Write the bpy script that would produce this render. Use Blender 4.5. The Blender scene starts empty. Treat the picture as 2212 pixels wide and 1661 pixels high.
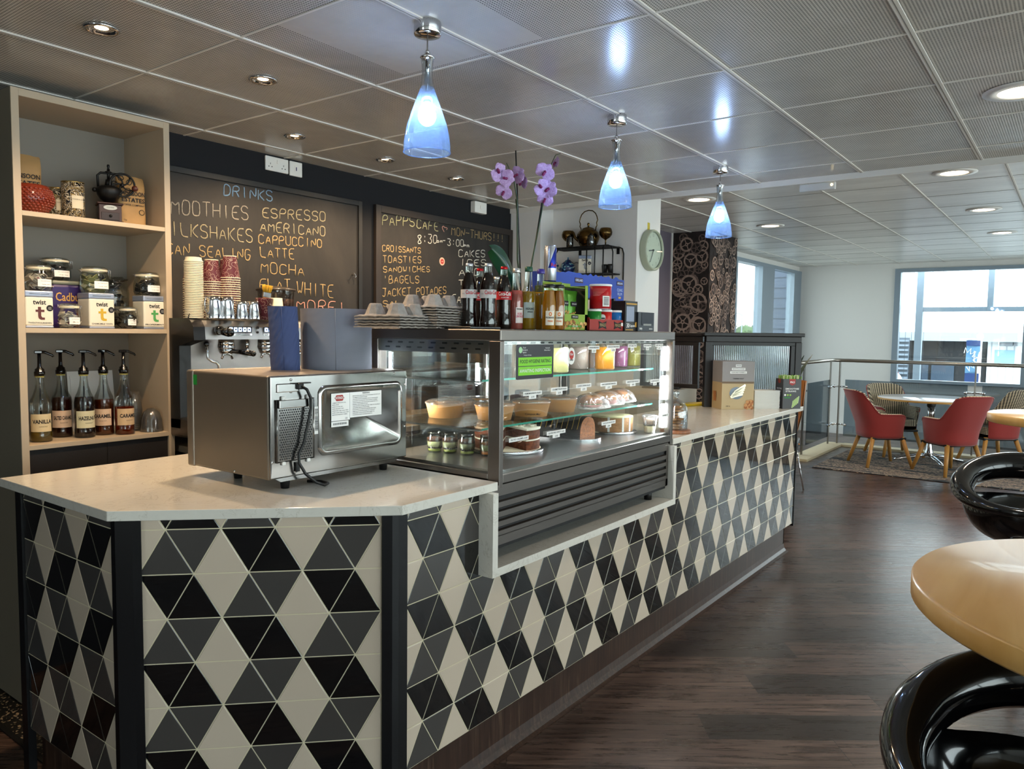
import bpy, bmesh, math, random
from mathutils import Vector, Matrix
random.seed(7)
PI = math.pi
S = bpy.context.scene
COL = S.collection

# ------------------------------------------------------------------ camera
CAM = Vector((-1.6185, -1.5874, 1.545))
FW = Vector((.80079735, .59480744, -.07019769)); RT = Vector((.59695454, -.80217225, .01284358))
UP = RT.cross(FW); FPX = 1645.8
cam_data = bpy.data.cameras.new('camera'); cam = bpy.data.objects.new('camera', cam_data); COL.objects.link(cam)
cam_data.sensor_width = 36; cam_data.sensor_fit = 'HORIZONTAL'; cam_data.lens = FPX / 2212 * 36
cam_data.clip_start = .05; cam_data.clip_end = 400
mw = Matrix.Identity(4)
for i in range(3):
    mw[i][0] = RT[i]; mw[i][1] = UP[i]; mw[i][2] = -FW[i]; mw[i][3] = CAM[i]
cam.matrix_world = mw
S.camera = cam
def _ray(px, py): return FW + RT * ((px - 1106) / FPX) - UP * ((py - 830.5) / FPX)
def PX(px, py, X): d = _ray(px, py); return CAM + d * ((X - CAM.x) / d.x)
def PY(px, py, Y): d = _ray(px, py); return CAM + d * ((Y - CAM.y) / d.y)
def PZ(px, py, Z): d = _ray(px, py); return CAM + d * ((Z - CAM.z) / d.z)
def rest(px, py, z, r):
    """centre of a round thing of base radius r whose nearest foot point is seen at px,py on a surface at height z"""
    p = PZ(px, py, z); h = Vector((p.x - CAM.x, p.y - CAM.y, 0)).normalized(); return p + h * r

# ------------------------------------------------------------------ exposure, world
vs = S.view_settings
S.display_settings.display_device = 'sRGB'
vs.view_transform = 'Standard'; vs.look = 'None'; vs.gamma = 1; vs.use_curve_mapping = False
vs.exposure = 1.14
W = bpy.data.worlds.new('overcast_sky'); S.world = W; W.use_nodes = True
nt = W.node_tree; bg = nt.nodes['Background']
tc = nt.nodes.new('ShaderNodeTexCoord'); sp = nt.nodes.new('ShaderNodeSeparateXYZ'); cr = nt.nodes.new('ShaderNodeValToRGB')
nt.links.new(tc.outputs['Generated'], sp.inputs[0]); nt.links.new(sp.outputs['Z'], cr.inputs[0]); nt.links.new(cr.outputs[0], bg.inputs[0])
cr.color_ramp.elements[0].position = .0; cr.color_ramp.elements[0].color = (.94, .97, 1, 1)
cr.color_ramp.elements[1].position = .6; cr.color_ramp.elements[1].color = (.80, .89, 1, 1)
bg.inputs[1].default_value = 3.6

def area(name, loc, size, energy, color, rot=(0, 0, 0), portal=False, parent=None, spread=PI, shape='RECTANGLE'):
    L = bpy.data.lights.new(name, 'AREA'); L.shape = shape; L.size = size[0]
    if shape in ('RECTANGLE', 'ELLIPSE'): L.size_y = size[1]
    L.energy = energy; L.color = color; L.spread = spread
    if portal: L.cycles.is_portal = True
    o = bpy.data.objects.new(name, L); COL.objects.link(o); o.location = loc; o.rotation_euler = rot
    if parent: o.parent = parent
    return o
# daylight comes in through the windows (portals only guide the sky light)
area('window_portal', (11.3, -1.7, 1.7), (4.8, 1.7), 1, (1, 1, 1), (0, PI / 2, 0), True)
area('window_portal', (9.5, 2.3, 1.4), (3.3, 2.3), 1, (1, 1, 1), (-PI / 2, 0, 0), True)
area('window_portal', (3.3, -5.6, 1.5), (14.2, 2.0), 1, (1, 1, 1), (PI / 2, 0, 0), True)

area('window_portal', (-4.35, -.45, 1.55), (1.1, .9), 1, (1, 1, 1), (0, -PI / 2, 0), True)  # portal of the unseen window added in the left wall
# ------------------------------------------------------------------ materials
MATS = {}
def srgb(c):
    if isinstance(c, str):
        c = [int(c[i:i + 2], 16) / 255 for i in (0, 2, 4)]
        return tuple(x / 12.92 if x <= .04045 else ((x + .055) / 1.055) ** 2.4 for x in c) + (1,)
    return tuple(c) + (1,) if len(c) == 3 else tuple(c)
def mat(name, col='808080', rough=.5, metal=0, spec=.5, trans=0, ior=1.45, emit=None, es=0, coat=0, bump=0, bscale=200, sheen=0, vary=0, vscale=30, stretch=None, aniso=0, col2=None):
    if name in MATS: return MATS[name]
    m = bpy.data.materials.new(name); m.use_nodes = True; MATS[name] = m
    n = m.node_tree.nodes; l = m.node_tree.links; b = n['Principled BSDF']
    b.inputs['Base Color'].default_value = srgb(col); b.inputs['Roughness'].default_value = rough
    b.inputs['Metallic'].default_value = metal; b.inputs['Specular IOR Level'].default_value = spec
    b.inputs['Transmission Weight'].default_value = trans; b.inputs['IOR'].default_value = ior
    b.inputs['Coat Weight'].default_value = coat; b.inputs['Sheen Weight'].default_value = sheen
    if emit: b.inputs['Emission Color'].default_value = srgb(emit); b.inputs['Emission Strength'].default_value = es
    if vary or bump:
        t = n.new('ShaderNodeTexCoord'); mp = n.new('ShaderNodeMapping'); l.new(t.outputs['Object'], mp.inputs[0])
        if stretch: mp.inputs['Scale'].default_value = stretch
    if vary:
        nz = n.new('ShaderNodeTexNoise'); nz.inputs['Scale'].default_value = vscale; nz.inputs['Detail'].default_value = 5
        l.new(mp.outputs[0], nz.inputs[0]); r = n.new('ShaderNodeValToRGB'); l.new(nz.outputs[0], r.inputs[0])
        c = srgb(col); c2 = srgb(col2) if col2 else tuple(x * (1 - vary) for x in c[:3]) + (1,)
        r.color_ramp.elements[0].position = .35; r.color_ramp.elements[0].color = c2
        r.color_ramp.elements[1].position = .65; r.color_ramp.elements[1].color = c
        l.new(r.outputs[0], b.inputs['Base Color'])
    if bump:
        nz = n.new('ShaderNodeTexNoise'); nz.inputs['Scale'].default_value = bscale; nz.inputs['Detail'].default_value = 3
        l.new(mp.outputs[0], nz.inputs[0]); bp = n.new('ShaderNodeBump'); bp.inputs['Strength'].default_value = bump; bp.inputs['Distance'].default_value = .002
        l.new(nz.outputs[0], bp.inputs['Height']); l.new(bp.outputs[0], b.inputs['Normal'])
    return m
def thin_glass(name, tint='ffffff', refl=.08, rough=.02, body=None, bodymix=0, kf=.55):
    """pane of real glass: lets light through, mirrors at grazing angles"""
    if name in MATS: return MATS[name]
    m = bpy.data.materials.new(name); m.use_nodes = True; MATS[name] = m
    n = m.node_tree.nodes; l = m.node_tree.links; n.remove(n['Principled BSDF']); out = n['Material Output']
    tr = n.new('ShaderNodeBsdfTransparent'); tr.inputs[0].default_value = srgb(tint)
    gl = n.new('ShaderNodeBsdfGlossy'); gl.inputs['Roughness'].default_value = rough
    lw = n.new('ShaderNodeLayerWeight'); lw.inputs[0].default_value = .35
    mx = n.new('ShaderNodeMath'); mx.operation = 'MULTIPLY_ADD'; mx.inputs[1].default_value = kf; mx.inputs[2].default_value = refl
    l.new(lw.outputs['Fresnel'], mx.inputs[0]); mx.use_clamp = True
    mix = n.new('ShaderNodeMixShader'); l.new(mx.outputs[0], mix.inputs[0])
    src = tr
    if body:
        df = n.new('ShaderNodeBsdfTranslucent'); df.inputs[0].default_value = srgb(body); d2 = n.new('ShaderNodeBsdfDiffuse'); d2.inputs[0].default_value = srgb(body)
        a = n.new('ShaderNodeMixShader'); a.inputs[0].default_value = .5; l.new(df.outputs[0], a.inputs[1]); l.new(d2.outputs[0], a.inputs[2])
        bm_ = n.new('ShaderNodeMixShader'); bm_.inputs[0].default_value = bodymix; l.new(tr.outputs[0], bm_.inputs[1]); l.new(a.outputs[0], bm_.inputs[2]); src = bm_
    l.new(src.outputs[0], mix.inputs[1]); l.new(gl.outputs[0], mix.inputs[2]); l.new(mix.outputs[0], out.inputs[0])
    return m
class NG:
    """small helper to write node graphs"""
    def __init__(s, name):
        s.m = bpy.data.materials.new(name); s.m.use_nodes = True; MATS[name] = s.m
        s.n = s.m.node_tree.nodes; s.l = s.m.node_tree.links; s.b = s.n['Principled BSDF']
        s.g = s.n.new('ShaderNodeNewGeometry'); s.pos = s.g.outputs['Position']
    def sock(s, inp, v):
        if isinstance(v, (int, float)): inp.default_value = v
        elif isinstance(v, (tuple, list)): inp.default_value = v
        else: s.l.new(v, inp)
    def math(s, op, a, b=0, c=0, clamp=False):
        x = s.n.new('ShaderNodeMath'); x.operation = op; x.use_clamp = clamp
        for i, v in enumerate((a, b, c)): s.sock(x.inputs[i], v)
        return x.outputs[0]
    def xyz(s, v): x = s.n.new('ShaderNodeSeparateXYZ'); s.l.new(v, x.inputs[0]); return x.outputs
    def comb(s, x, y, z): c = s.n.new('ShaderNodeCombineXYZ'); [s.sock(c.inputs[i], v) for i, v in enumerate((x, y, z))]; return c.outputs[0]
    def mapping(s, v, loc=(0, 0, 0), rot=(0, 0, 0), scale=(1, 1, 1)):
        m = s.n.new('ShaderNodeMapping'); s.l.new(v, m.inputs[0]); m.inputs[1].default_value = loc; m.inputs[2].default_value = rot; m.inputs[3].default_value = scale; return m.outputs[0]
    def noise(s, v, scale=5, detail=4, dist=0, rough=.5):
        x = s.n.new('ShaderNodeTexNoise'); s.l.new(v, x.inputs[0]); x.inputs['Scale'].default_value = scale; x.inputs['Detail'].default_value = detail; x.inputs['Distortion'].default_value = dist; x.inputs['Roughness'].default_value = rough; return x.outputs[0]
    def voro(s, v, scale=5, feat='F1', out='Distance'):
        x = s.n.new('ShaderNodeTexVoronoi'); x.feature = feat; s.l.new(v, x.inputs['Vector']); x.inputs['Scale'].default_value = scale; return x.outputs[out]
    def ramp(s, v, els, const=False):
        r = s.n.new('ShaderNodeValToRGB'); s.l.new(v, r.inputs[0]); e = r.color_ramp.elements
        if const: r.color_ramp.interpolation = 'CONSTANT'
        while len(e) < len(els): e.new(.5)
        for i, (p, c) in enumerate(els): e[i].position = p; e[i].color = srgb(c) if not isinstance(c, float) else (c, c, c, 1)
        return r.outputs[0]
    def mix(s, f, a, b, mode='MIX'):
        x = s.n.new('ShaderNodeMix'); x.data_type = 'RGBA'; x.blend_type = mode; s.sock(x.inputs[0], f)
        for i, v in ((6, a), (7, b)): s.sock(x.inputs[i], srgb(v) if isinstance(v, str) else v)
        return x.outputs[2]
    def bump(s, h, st=.3, d=.002):
        x = s.n.new('ShaderNodeBump'); s.l.new(h, x.inputs['Height']); x.inputs['Strength'].default_value = st; x.inputs['Distance'].default_value = d; s.l.new(x.outputs[0], s.b.inputs['Normal'])
    def set(s, **k):
        for a, v in k.items(): s.sock(s.b.inputs[a.replace('_', ' ')], srgb(v) if isinstance(v, str) else v)

# ------------------------------------------------------------------ mesh helpers
def Rz(a): return Matrix.Rotation(a, 4, 'Z')
def Rx(a): return Matrix.Rotation(a, 4, 'X')
def Ry(a): return Matrix.Rotation(a, 4, 'Y')
def T(x, y=0, z=0): return Matrix.Translation(Vector(x) if hasattr(x, '__len__') else Vector((x, y, z)))
def basis(o, x, y, z=None):
    x = Vector(x); y = Vector(y); z = Vector(z) if z else x.cross(y); m = Matrix.Identity(4)
    for i in range(3): m[i][0] = x[i]; m[i][1] = y[i]; m[i][2] = z[i]; m[i][3] = o[i]
    return m
TXT = {}
def text_mesh(s, bold=0):
    k = (s, bold)
    if k not in TXT:
        cu = bpy.data.curves.new('lettering', 'FONT'); cu.body = s; cu.size = 1; cu.align_x = 'CENTER'; cu.align_y = 'CENTER'; cu.offset = bold; cu.resolution_u = 2
        ob = bpy.data.objects.new('lettering', cu); COL.objects.link(ob)
        dg = bpy.context.evaluated_depsgraph_get(); me = bpy.data.meshes.new_from_object(ob.evaluated_get(dg))
        vs_ = [tuple(v.co) for v in me.vertices]; fs = [tuple(p.vertices) for p in me.polygons]
        bpy.data.objects.remove(ob); bpy.data.curves.remove(cu); bpy.data.meshes.remove(me)
        w = max([v[0] for v in vs_] + [.01]) - min([v[0] for v in vs_] + [0]); TXT[k] = (vs_, fs, w)
    return TXT[k]
class MB:
    def __init__(s): s.bm = bmesh.new(); s.M = Matrix.Identity(4)
    def _add(s, vs, fs, m=0, smooth=False, mtx=None):
        A = s.M @ mtx if mtx else s.M
        bv = [s.bm.verts.new(A @ Vector(v)) for v in vs]
        for f in fs:
            if len(set(f)) < 3: continue
            try: q = s.bm.faces.new([bv[i] for i in f])
            except ValueError: continue
            q.material_index = m; q.smooth = smooth
        return s
    def box(s, x0, x1, y0, y1, z0, z1, m=0, mtx=None):
        v = [(x, y, z) for x in (x0, x1) for y in (y0, y1) for z in (z0, z1)]
        return s._add(v, [(0, 1, 3, 2), (4, 6, 7, 5), (0, 4, 5, 1), (2, 3, 7, 6), (0, 2, 6, 4), (1, 5, 7, 3)], m, False, mtx)
    def bev(s, x0, x1, y0, y1, z0, z1, r=.003, m=0, mtx=None, seg=2):
        b = bmesh.new(); bmesh.ops.create_cube(b, size=1)
        for v in b.verts: v.co = Vector((x0 + (v.co.x + .5) * (x1 - x0), y0 + (v.co.y + .5) * (y1 - y0), z0 + (v.co.z + .5) * (z1 - z0)))
        r = min(r, abs(x1 - x0) * .49, abs(y1 - y0) * .49, abs(z1 - z0) * .49)
        bmesh.ops.bevel(b, geom=b.edges[:], offset=r, segments=seg, affect='EDGES', profile=.5)
        b.verts.index_update(); s._add([v.co.copy() for v in b.verts], [[v.index for v in f.verts] for f in b.faces], m, False, mtx); b.free(); return s
    def lathe(s, prof, seg=24, m=0, c=(0, 0, 0), mtx=None, smooth=True, cap0=True, cap1=True, squash=None, flute=None):
        vs = []; fs = []; n = len(prof)
        for j, (r, z) in enumerate(prof):
            for i in range(seg):
                a = 2 * PI * i / seg; rr = r * (1 + flute[1] * (math.cos(flute[0] * a))) if flute and flute[2] <= z <= flute[3] else r
                vs.append((c[0] + rr * math.cos(a), c[1] + rr * math.sin(a) * (squash or 1), c[2] + z))
        for j in range(n - 1):
            for i in range(seg): k = (i + 1) % seg; fs.append((j * seg + i, j * seg + k, (j + 1) * seg + k, (j + 1) * seg + i))
        if cap0 and prof[0][0] > 1e-5: fs.append(tuple(range(seg))[::-1])
        if cap1 and prof[-1][0] > 1e-5: fs.append(tuple((n - 1) * seg + i for i in range(seg)))
        return s._add(vs, fs, m, smooth, mtx)
    def cyl(s, p0, p1, r0, r1=None, seg=16, m=0, smooth=True, caps=True):
        p0 = Vector(p0); p1 = Vector(p1); d = p1 - p0; q = d.to_track_quat('Z', 'Y').to_matrix().to_4x4()
        return s.lathe([(r0, 0), (r0 if r1 is None else r1, d.length)], seg, m, mtx=T(p0) @ q, smooth=smooth, cap0=caps, cap1=caps)
    def sph(s, c, r, m=0, seg=16, sc=(1, 1, 1), mtx=None):
        n = max(6, seg // 2); pr = [(max(1e-6, math.sin(PI * i / n)) * r, -math.cos(PI * i / n) * r) for i in range(n + 1)]
        A = (mtx or Matrix.Identity(4)) @ T(c) @ Matrix.Diagonal((*sc, 1)); return s.lathe(pr, seg, m, mtx=A, cap0=False, cap1=False)
    def tube(s, pts, r, seg=8, m=0, closed=False, flat=1, caps=True, ref=None):
        P = [Vector(p) for p in pts]; n = len(P); R = r if hasattr(r, '__len__') else [r] * n
        vs = []; fs = []; prev = Vector(ref) if ref else None
        for i in range(n):
            t = (P[(i + 1) % n] - P[i - 1]) if closed else (P[min(i + 1, n - 1)] - P[max(i - 1, 0)])
            if t.length < 1e-9: t = Vector((0, 0, 1))
            t.normalize()
            if prev is None: prev = Vector((0, 0, 1)) if abs(t.z) < .9 else Vector((1, 0, 0))
            u = (prev - t * prev.dot(t))
            if u.length < 1e-6: u = t.orthogonal()
            u.normalize(); w = t.cross(u)
            if not ref: prev = u
            for k in range(seg): a = 2 * PI * k / seg; vs.append(P[i] + u * (math.cos(a) * R[i] * flat) + w * (math.sin(a) * R[i]))
        for i in range(n if closed else n - 1):
            j = (i + 1) % n
            for k in range(seg): q = (k + 1) % seg; fs.append((i * seg + k, i * seg + q, j * seg + q, j * seg + k))
        if not closed and caps: fs.append(tuple(range(seg))[::-1]); fs.append(tuple((n - 1) * seg + k for k in range(seg)))
        return s._add(vs, fs, m, True)
    def prism(s, poly, z0, z1, m=0, mtx=None, smooth=False):
        n = len(poly); v = [(x, y, z0) for x, y in poly] + [(x, y, z1) for x, y in poly]
        return s._add(v, [tuple(range(n))[::-1], tuple(range(n, 2 * n))] + [(i, (i + 1) % n, n + (i + 1) % n, n + i) for i in range(n)], m, smooth, mtx)
    def quad(s, a, b, c, d, m=0): return s._add([a, b, c, d], [(0, 1, 2, 3)], m)
    def grid(s, fn, nu, nv, m=0, smooth=True, cu=False, cv=False):
        vs = [fn(i / (nu if cu else nu - 1), j / (nv if cv else nv - 1)) for j in range(nv) for i in range(nu)]; fs = []
        for j in range(nv if cv else nv - 1):
            for i in range(nu if cu else nu - 1): a = (i + 1) % nu; b = (j + 1) % nv; fs.append((j * nu + i, j * nu + a, b * nu + a, b * nu + i))
        return s._add(vs, fs, m, smooth)
    def text(s, st, size, mtx, m=0, bold=0, wid=None, dz=.0004):
        v, f, w = text_mesh(st, bold); k = (wid / w / size) if wid and w > 0 else 1
        return s._add([(a[0] * size * k, a[1] * size, dz) for a in v], f, m, False, mtx)
    def build(s, name, mats, parent=None, loc=None, weld=False):
        bm = s.bm
        if weld: bmesh.ops.remove_doubles(bm, verts=bm.verts, dist=1e-5)
        bmesh.ops.recalc_face_normals(bm, faces=bm.faces)
        me = bpy.data.meshes.new(name); bm.to_mesh(me); bm.free()
        for x in (mats if isinstance(mats, (list, tuple)) else [mats]): me.materials.append(x)
        o = bpy.data.objects.new(name, me); COL.objects.link(o)
        if parent: o.parent = parent
        if loc is not None: o.location = loc
        return o
def tag(o, label=None, cat=None, group=None, kind=None):
    for k, v in (('label', label), ('category', cat), ('group', group), ('kind', kind)):
        if v: o[k] = v
    return o
def thing(name, label, cat, loc=(0, 0, 0), rz=0, group=None):
    o = bpy.data.objects.new(name, None); COL.objects.link(o); o.empty_display_size = .05
    o.location = loc; o.rotation_euler = (0, 0, rz); return tag(o, label, cat, group)
def dup(o, loc=None, rz=None, label=None, group=None, parent=None):
    c = o.copy(); COL.objects.link(c)
    if parent: c.parent = parent
    if loc is not None: c.location = loc
    if rz is not None: c.rotation_euler = (0, 0, rz)
    if label: c['label'] = label
    if group: c['group'] = group
    for ch in list(o.children): dup(ch, parent=c)
    return c
def struct(mb, name, mats): return tag(mb.build(name, mats), kind='structure')
def front(o, yaw=0):
    """frame of a label plane: origin o, facing -y turned by yaw about z"""
    return basis(o, (math.cos(yaw), math.sin(yaw), 0), (0, 0, 1))
def rrect(w, h, r, n=4):
    p = []
    for cx, cy, a0 in ((w / 2 - r, h / 2 - r, 0), (-w / 2 + r, h / 2 - r, PI / 2), (-w / 2 + r, -h / 2 + r, PI), (w / 2 - r, -h / 2 + r, 1.5 * PI)):
        p += [(cx + r * math.cos(a0 + i * PI / 2 / n), cy + r * math.sin(a0 + i * PI / 2 / n)) for i in range(n + 1)]
    return p

# ================================================================== MATERIALS (shared)
steel = mat('brushed_steel', 'a9a7a4', .3, 1, bump=.05, bscale=300, stretch=(1, 1, 40))
steel_dk = mat('dark_brushed_steel', '77716c', .34, 1, bump=.05, bscale=300, stretch=(1, 1, 40))
chrome = mat('chrome', 'd8d8da', .08, 1)
black_gloss = mat('black_gloss_plastic', '070708', .12, coat=.6)
black_matte = mat('black_plastic', '0d0d0e', .5)
white_mat = mat('white_plastic', 'e6e4df', .4)
paper = mat('white_paper', 'ecebe8', .8)
ink = mat('black_ink', '17161a', .7)
glass = thin_glass('clear_glass', 'f4faf8', .04)
pane = thin_glass('fridge_pane', 'fafcfb', .015, .01, kf=.22)
glass_g = thin_glass('shelf_glass', 'f5faf8', .06)
clearplas = thin_glass('clear_plastic', 'f0f0ee', .06, .08, 'ffffff', .06)
film = thin_glass('cling_film', 'f4f4f4', .12, .12, 'ffffff', .10)
kraft = mat('kraft_card', 'b98146', .75, vary=.08, vscale=80)
wood_lt = mat('light_wood', 'c99a55', .45, vary=.16, vscale=6, stretch=(12, 1.2, 12), bump=.03)
blackwall = mat('black_wall_paint', '0c0d13', .8, vary=.15, vscale=2)
whitewall = mat('white_wall_paint', 'dddbd7', .7)
purple = mat('mauve_wall_paint', '5d5560', .7)
alu = mat('grey_window_frame', '8f9da9', .4, .3)

m = NG('quartz_worktop'); p = m.mapping(m.pos, scale=(1, 1, 1))
v = m.noise(p, 5, 8, 1.6, .62); v2 = m.noise(p, 60, 3)
vein = m.ramp(v, [(0, 'dcd8cf'), (.490, 'dcd8cf'), (.497, 'bcb6aa'), (.504, 'dcd8cf')])
m.set(Base_Color=m.mix(m.math('MULTIPLY', v2, .35), vein, 'c4bfb4'), Roughness=.16, Coat_Weight=.2); quartz = m.m

# perforated metal ceiling tiles: holes on a fine square grid
m = NG('perforated_ceiling_tile'); x, y, z = m.xyz(m.pos); pt = .0098
def cell(a): return m.math('SUBTRACT', m.math('FRACT', m.math('DIVIDE', a, pt)), .5)
cx_, cy_ = cell(x), cell(y); d = m.math('SQRT', m.math('ADD', m.math('MULTIPLY', cx_, cx_), m.math('MULTIPLY', cy_, cy_)))
hole = m.math('LESS_THAN', d, .30)
st = m.noise(m.pos, 1.7, 6, .5, .7); base = m.mix(m.ramp(st, [(.35, 0.), (.75, 1.)]), 'dcd8d0', 'c0bcb4')
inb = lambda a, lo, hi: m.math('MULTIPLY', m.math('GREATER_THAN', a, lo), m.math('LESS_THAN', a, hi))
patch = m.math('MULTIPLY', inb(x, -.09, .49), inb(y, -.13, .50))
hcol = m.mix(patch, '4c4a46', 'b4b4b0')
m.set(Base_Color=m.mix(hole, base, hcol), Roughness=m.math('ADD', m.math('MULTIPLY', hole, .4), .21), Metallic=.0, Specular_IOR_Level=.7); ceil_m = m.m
m = NG('plain_ceiling_tile'); st = m.noise(m.mapping(m.pos, scale=(3, .6, 1)), 1.6, 6, .4, .7)
m.set(Base_Color=m.ramp(st, [(.38, 'cfccc6'), (.62, 'e4e2dc')]), Roughness=.34, Metallic=.0); ceil2_m = m.m

# dark vinyl planks laid on the diagonal
def planks(name, ang, W_, L_, rough0, base):
    m = NG(name); p = m.mapping(m.pos, rot=(0, 0, ang)); x, y, z = m.xyz(p)
    row = m.math('FLOOR', m.math('DIVIDE', y, W_)); xs = m.math('ADD', x, m.math('MULTIPLY', m.math('FRACT', m.math('MULTIPLY', row, .377)), L_))
    colm = m.math('FLOOR', m.math('DIVIDE', xs, L_))
    idv = m.noise(m.comb(m.math('MULTIPLY', row, 3.17), m.math('MULTIPLY', colm, 5.31), 0), 1, 0)
    gr = m.noise(m.comb(m.math('ADD', m.math('MULTIPLY', x, 2.2), m.math('MULTIPLY', row, 9.7)), m.math('MULTIPLY', y, 34), colm), 1, 8, 1.2, .72)
    gr2 = m.noise(m.comb(m.math('MULTIPLY', x, 5), m.math('MULTIPLY', y, 120), row), 1, 4)
    c = m.ramp(gr, base)
    c = m.mix(m.math('MULTIPLY', m.math('SUBTRACT', idv, .38, clamp=True), 3.2, clamp=True), c, '251914')
    fy = m.math('FRACT', m.math('DIVIDE', y, W_)); fx = m.math('FRACT', m.math('DIVIDE', xs, L_))
    seam = m.math('MAXIMUM', m.math('LESS_THAN', fy, .014), m.math('LESS_THAN', fx, .0026))
    m.set(Base_Color=m.mix(m.math('MULTIPLY', seam, .85), c, '0c0706'), Roughness=m.math('ADD', m.math('MULTIPLY', gr, .30), rough0), Specular_IOR_Level=.5)
    m.bump(m.math('ADD', gr2, m.math('MULTIPLY', gr, .6)), .22, .0016); return m.m
floor_m = planks('dark_wood_plank_floor', math.radians(53), .185, 1.25, .14, [(.28, '261b17'), (.45, '3f2f28'), (.58, '5b463c'), (.75, '866d5e')])
m = NG('coved_plinth_vinyl'); x, y, z = m.xyz(m.pos)
g1 = m.noise(m.comb(m.math('MULTIPLY', m.math('ADD', x, y), 50), m.math('MULTIPLY', m.math('SUBTRACT', x, y), 50), m.math('MULTIPLY', z, 3)), 1, 6, .6, .7)
m.set(Base_Color=m.ramp(g1, [(.3, '241814'), (.55, '3c2a22'), (.75, '62503f')]), Roughness=.3); plinth_m = m.m
m = NG('dark_terrazzo_floor'); v = m.voro(m.pos, 140, 'F1', 'Color'); x, y, z = m.xyz(v)
m.set(Base_Color=m.mix(m.math('GREATER_THAN', x, .86), '14120f', '8d7d66'), Roughness=.45); terrazzo = m.m
m = NG('chalkboard'); n1 = m.noise(m.mapping(m.pos, scale=(1, 1, .5)), 2.2, 8, .8, .7)
m.set(Base_Color=m.ramp(n1, [(.35, '151312'), (.7, '302c28')]), Roughness=.7); chalkboard_m = m.m
m = NG('striped_woven_rug'); x, y, z = m.xyz(m.pos)
a = m.noise(m.comb(m.math('MULTIPLY', x, 9), m.math('MULTIPLY', y, 1.6), 0), 1, 5, .3, .8); b2 = m.noise(m.comb(m.math('MULTIPLY', x, 90), m.math('MULTIPLY', y, 30), 0), 1, 2)
bd = m.ramp(a, [(0, '23262a'), (.44, '2c2f33'), (.47, 'a8937c'), (.52, '4b3f3b'), (.56, 'b79a86'), (.60, '2b2d31'), (.68, '6d6a62')], True)
m.set(Base_Color=m.mix(m.math('GREATER_THAN', b2, .53), bd, '26282c'), Roughness=.95); rug_m = m.m
# dark wood board
darkwood = mat('dark_stained_wood', '150f10', .42, vary=.35, vscale=5, stretch=(1.5, 1.5, 14), bump=.08)
cab_m = mat('cream_laminate', 'b9a78f', .5)

# ================================================================== SETTING
XC = 3.24       # where the dropped ceiling ends
def wallbox(name, x0, x1, y0, y1, z0, z1, m): b = MB(); b.box(x0, x1, y0, y1, z0, z1); return struct(b, name, m)
b = MB(); b.box(-4.2, 12, -6, 3.6, -.06, 0); struct(b, 'floor', floor_m)
b = MB(); b.box(-.5, 3.3, .45, 2.06, -.03, .004); b.box(-.52, -.5, .45, 2.06, -.03, .006, 1); struct(b, 'floor_kitchen', [terrazzo, black_matte])
wallbox('wall_back', -4.2, 3.25, 2.06, 2.2, 0, 2.7, blackwall)
wallbox('wall_alcove_left', 3.25, 3.8, 1.774, 2.06, 0, 2.7, whitewall)
wallbox('wall_alcove', 3.42, 3.8, 1.04, 1.774, 0, 2.7, whitewall)
wallbox('wall_back_mauve', 3.8, 6.2, 2.06, 2.2, 0, 2.7, purple)
# gear patterned pillar
gd = mat('gear_paper_dark', '2a211f', .8, vary=.5, vscale=18); gl_ = mat('gear_paper_light', 'a58d80', .75, vary=.3, vscale=25); gm_ = mat('gear_paper_mid', '6f5d55', .75, vary=.3, vscale=25)
def ring2(mb, c, r0, r1, A, m, n=28, z=0, teeth=0):
    vs = []; fs = []
    for i in range(n):
        a = 2 * PI * i / n; k = r1 * (1 + teeth * (i % 2)); vs += [(c[0] + r0 * math.cos(a), c[1] + r0 * math.sin(a), z), (c[0] + k * math.cos(a), c[1] + k * math.sin(a), z)]
    for i in range(n): j = (i + 1) % n; fs.append((2 * i, 2 * i + 1, 2 * j + 1, 2 * j))
    mb._add(vs, fs, m, False, A)
def bar2(mb, p, q, w, A, m, z=0):
    p = Vector(p); q = Vector(q); d = (q - p).normalized(); n_ = Vector((-d.y, d.x)) * w / 2
    mb._add([(*(p + n_), z), (*(p - n_), z), (*(q - n_), z), (*(q + n_), z)], [(0, 1, 2, 3)], m, False, A)
def gears(mb, A, W_, H_, seed, n, rr=(.045, .13)):
    R = random.Random(seed)
    for i in range(n):
        r = R.uniform(*rr); c = (R.uniform(0, W_), R.uniform(0, H_)); m = R.choice((1, 1, 2)); z = .0006 + i * .00004; a0 = R.random() * 6
        parts = []
        t = MB(); t.bm.free()
        def clip(c, r): return c[0] - r > 0 and c[0] + r < W_ and c[1] - r > 0 and c[1] + r < H_
        if not clip(c, r * 1.08):
            c = (min(max(c[0], r * 1.08), max(W_ - r * 1.08, W_ / 2)), min(max(c[1], r * 1.08), H_ - r * 1.08))
        if r * 2.1 > W_: r = W_ / 2.2; c = (W_ / 2, c[1])
        ring2(mb, c, 0, r * .78, A, 0, 20, z); ring2(mb, c, r * .76, r, A, m, 32, z + .00001, .05 if R.random() < .5 else 0); ring2(mb, c, r * .1, r * .26, A, m, 14, z + .00002)
        k = R.choice((3, 4, 5))
        for j in range(k):
            a = a0 + j * 2 * PI / k; bar2(mb, (c[0] + r * .2 * math.cos(a), c[1] + r * .2 * math.sin(a)), (c[0] + r * .8 * math.cos(a), c[1] + r * .8 * math.sin(a)), r * .13, A, m, z + .00001)
b = MB(); b.box(6.2, 7.0, 1.62, 2.2, 0, 2.7, 0)
gears(b, basis((6.199, 2.05, .2), (0, -1, 0), (0, 0, 1)), .42, 2.43, 3, 150, (.035, .1)); gears(b, basis((6.21, 1.619, .2), (1, 0, 0), (0, 0, 1)), .78, 2.43, 5, 230, (.03, .07))
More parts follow.
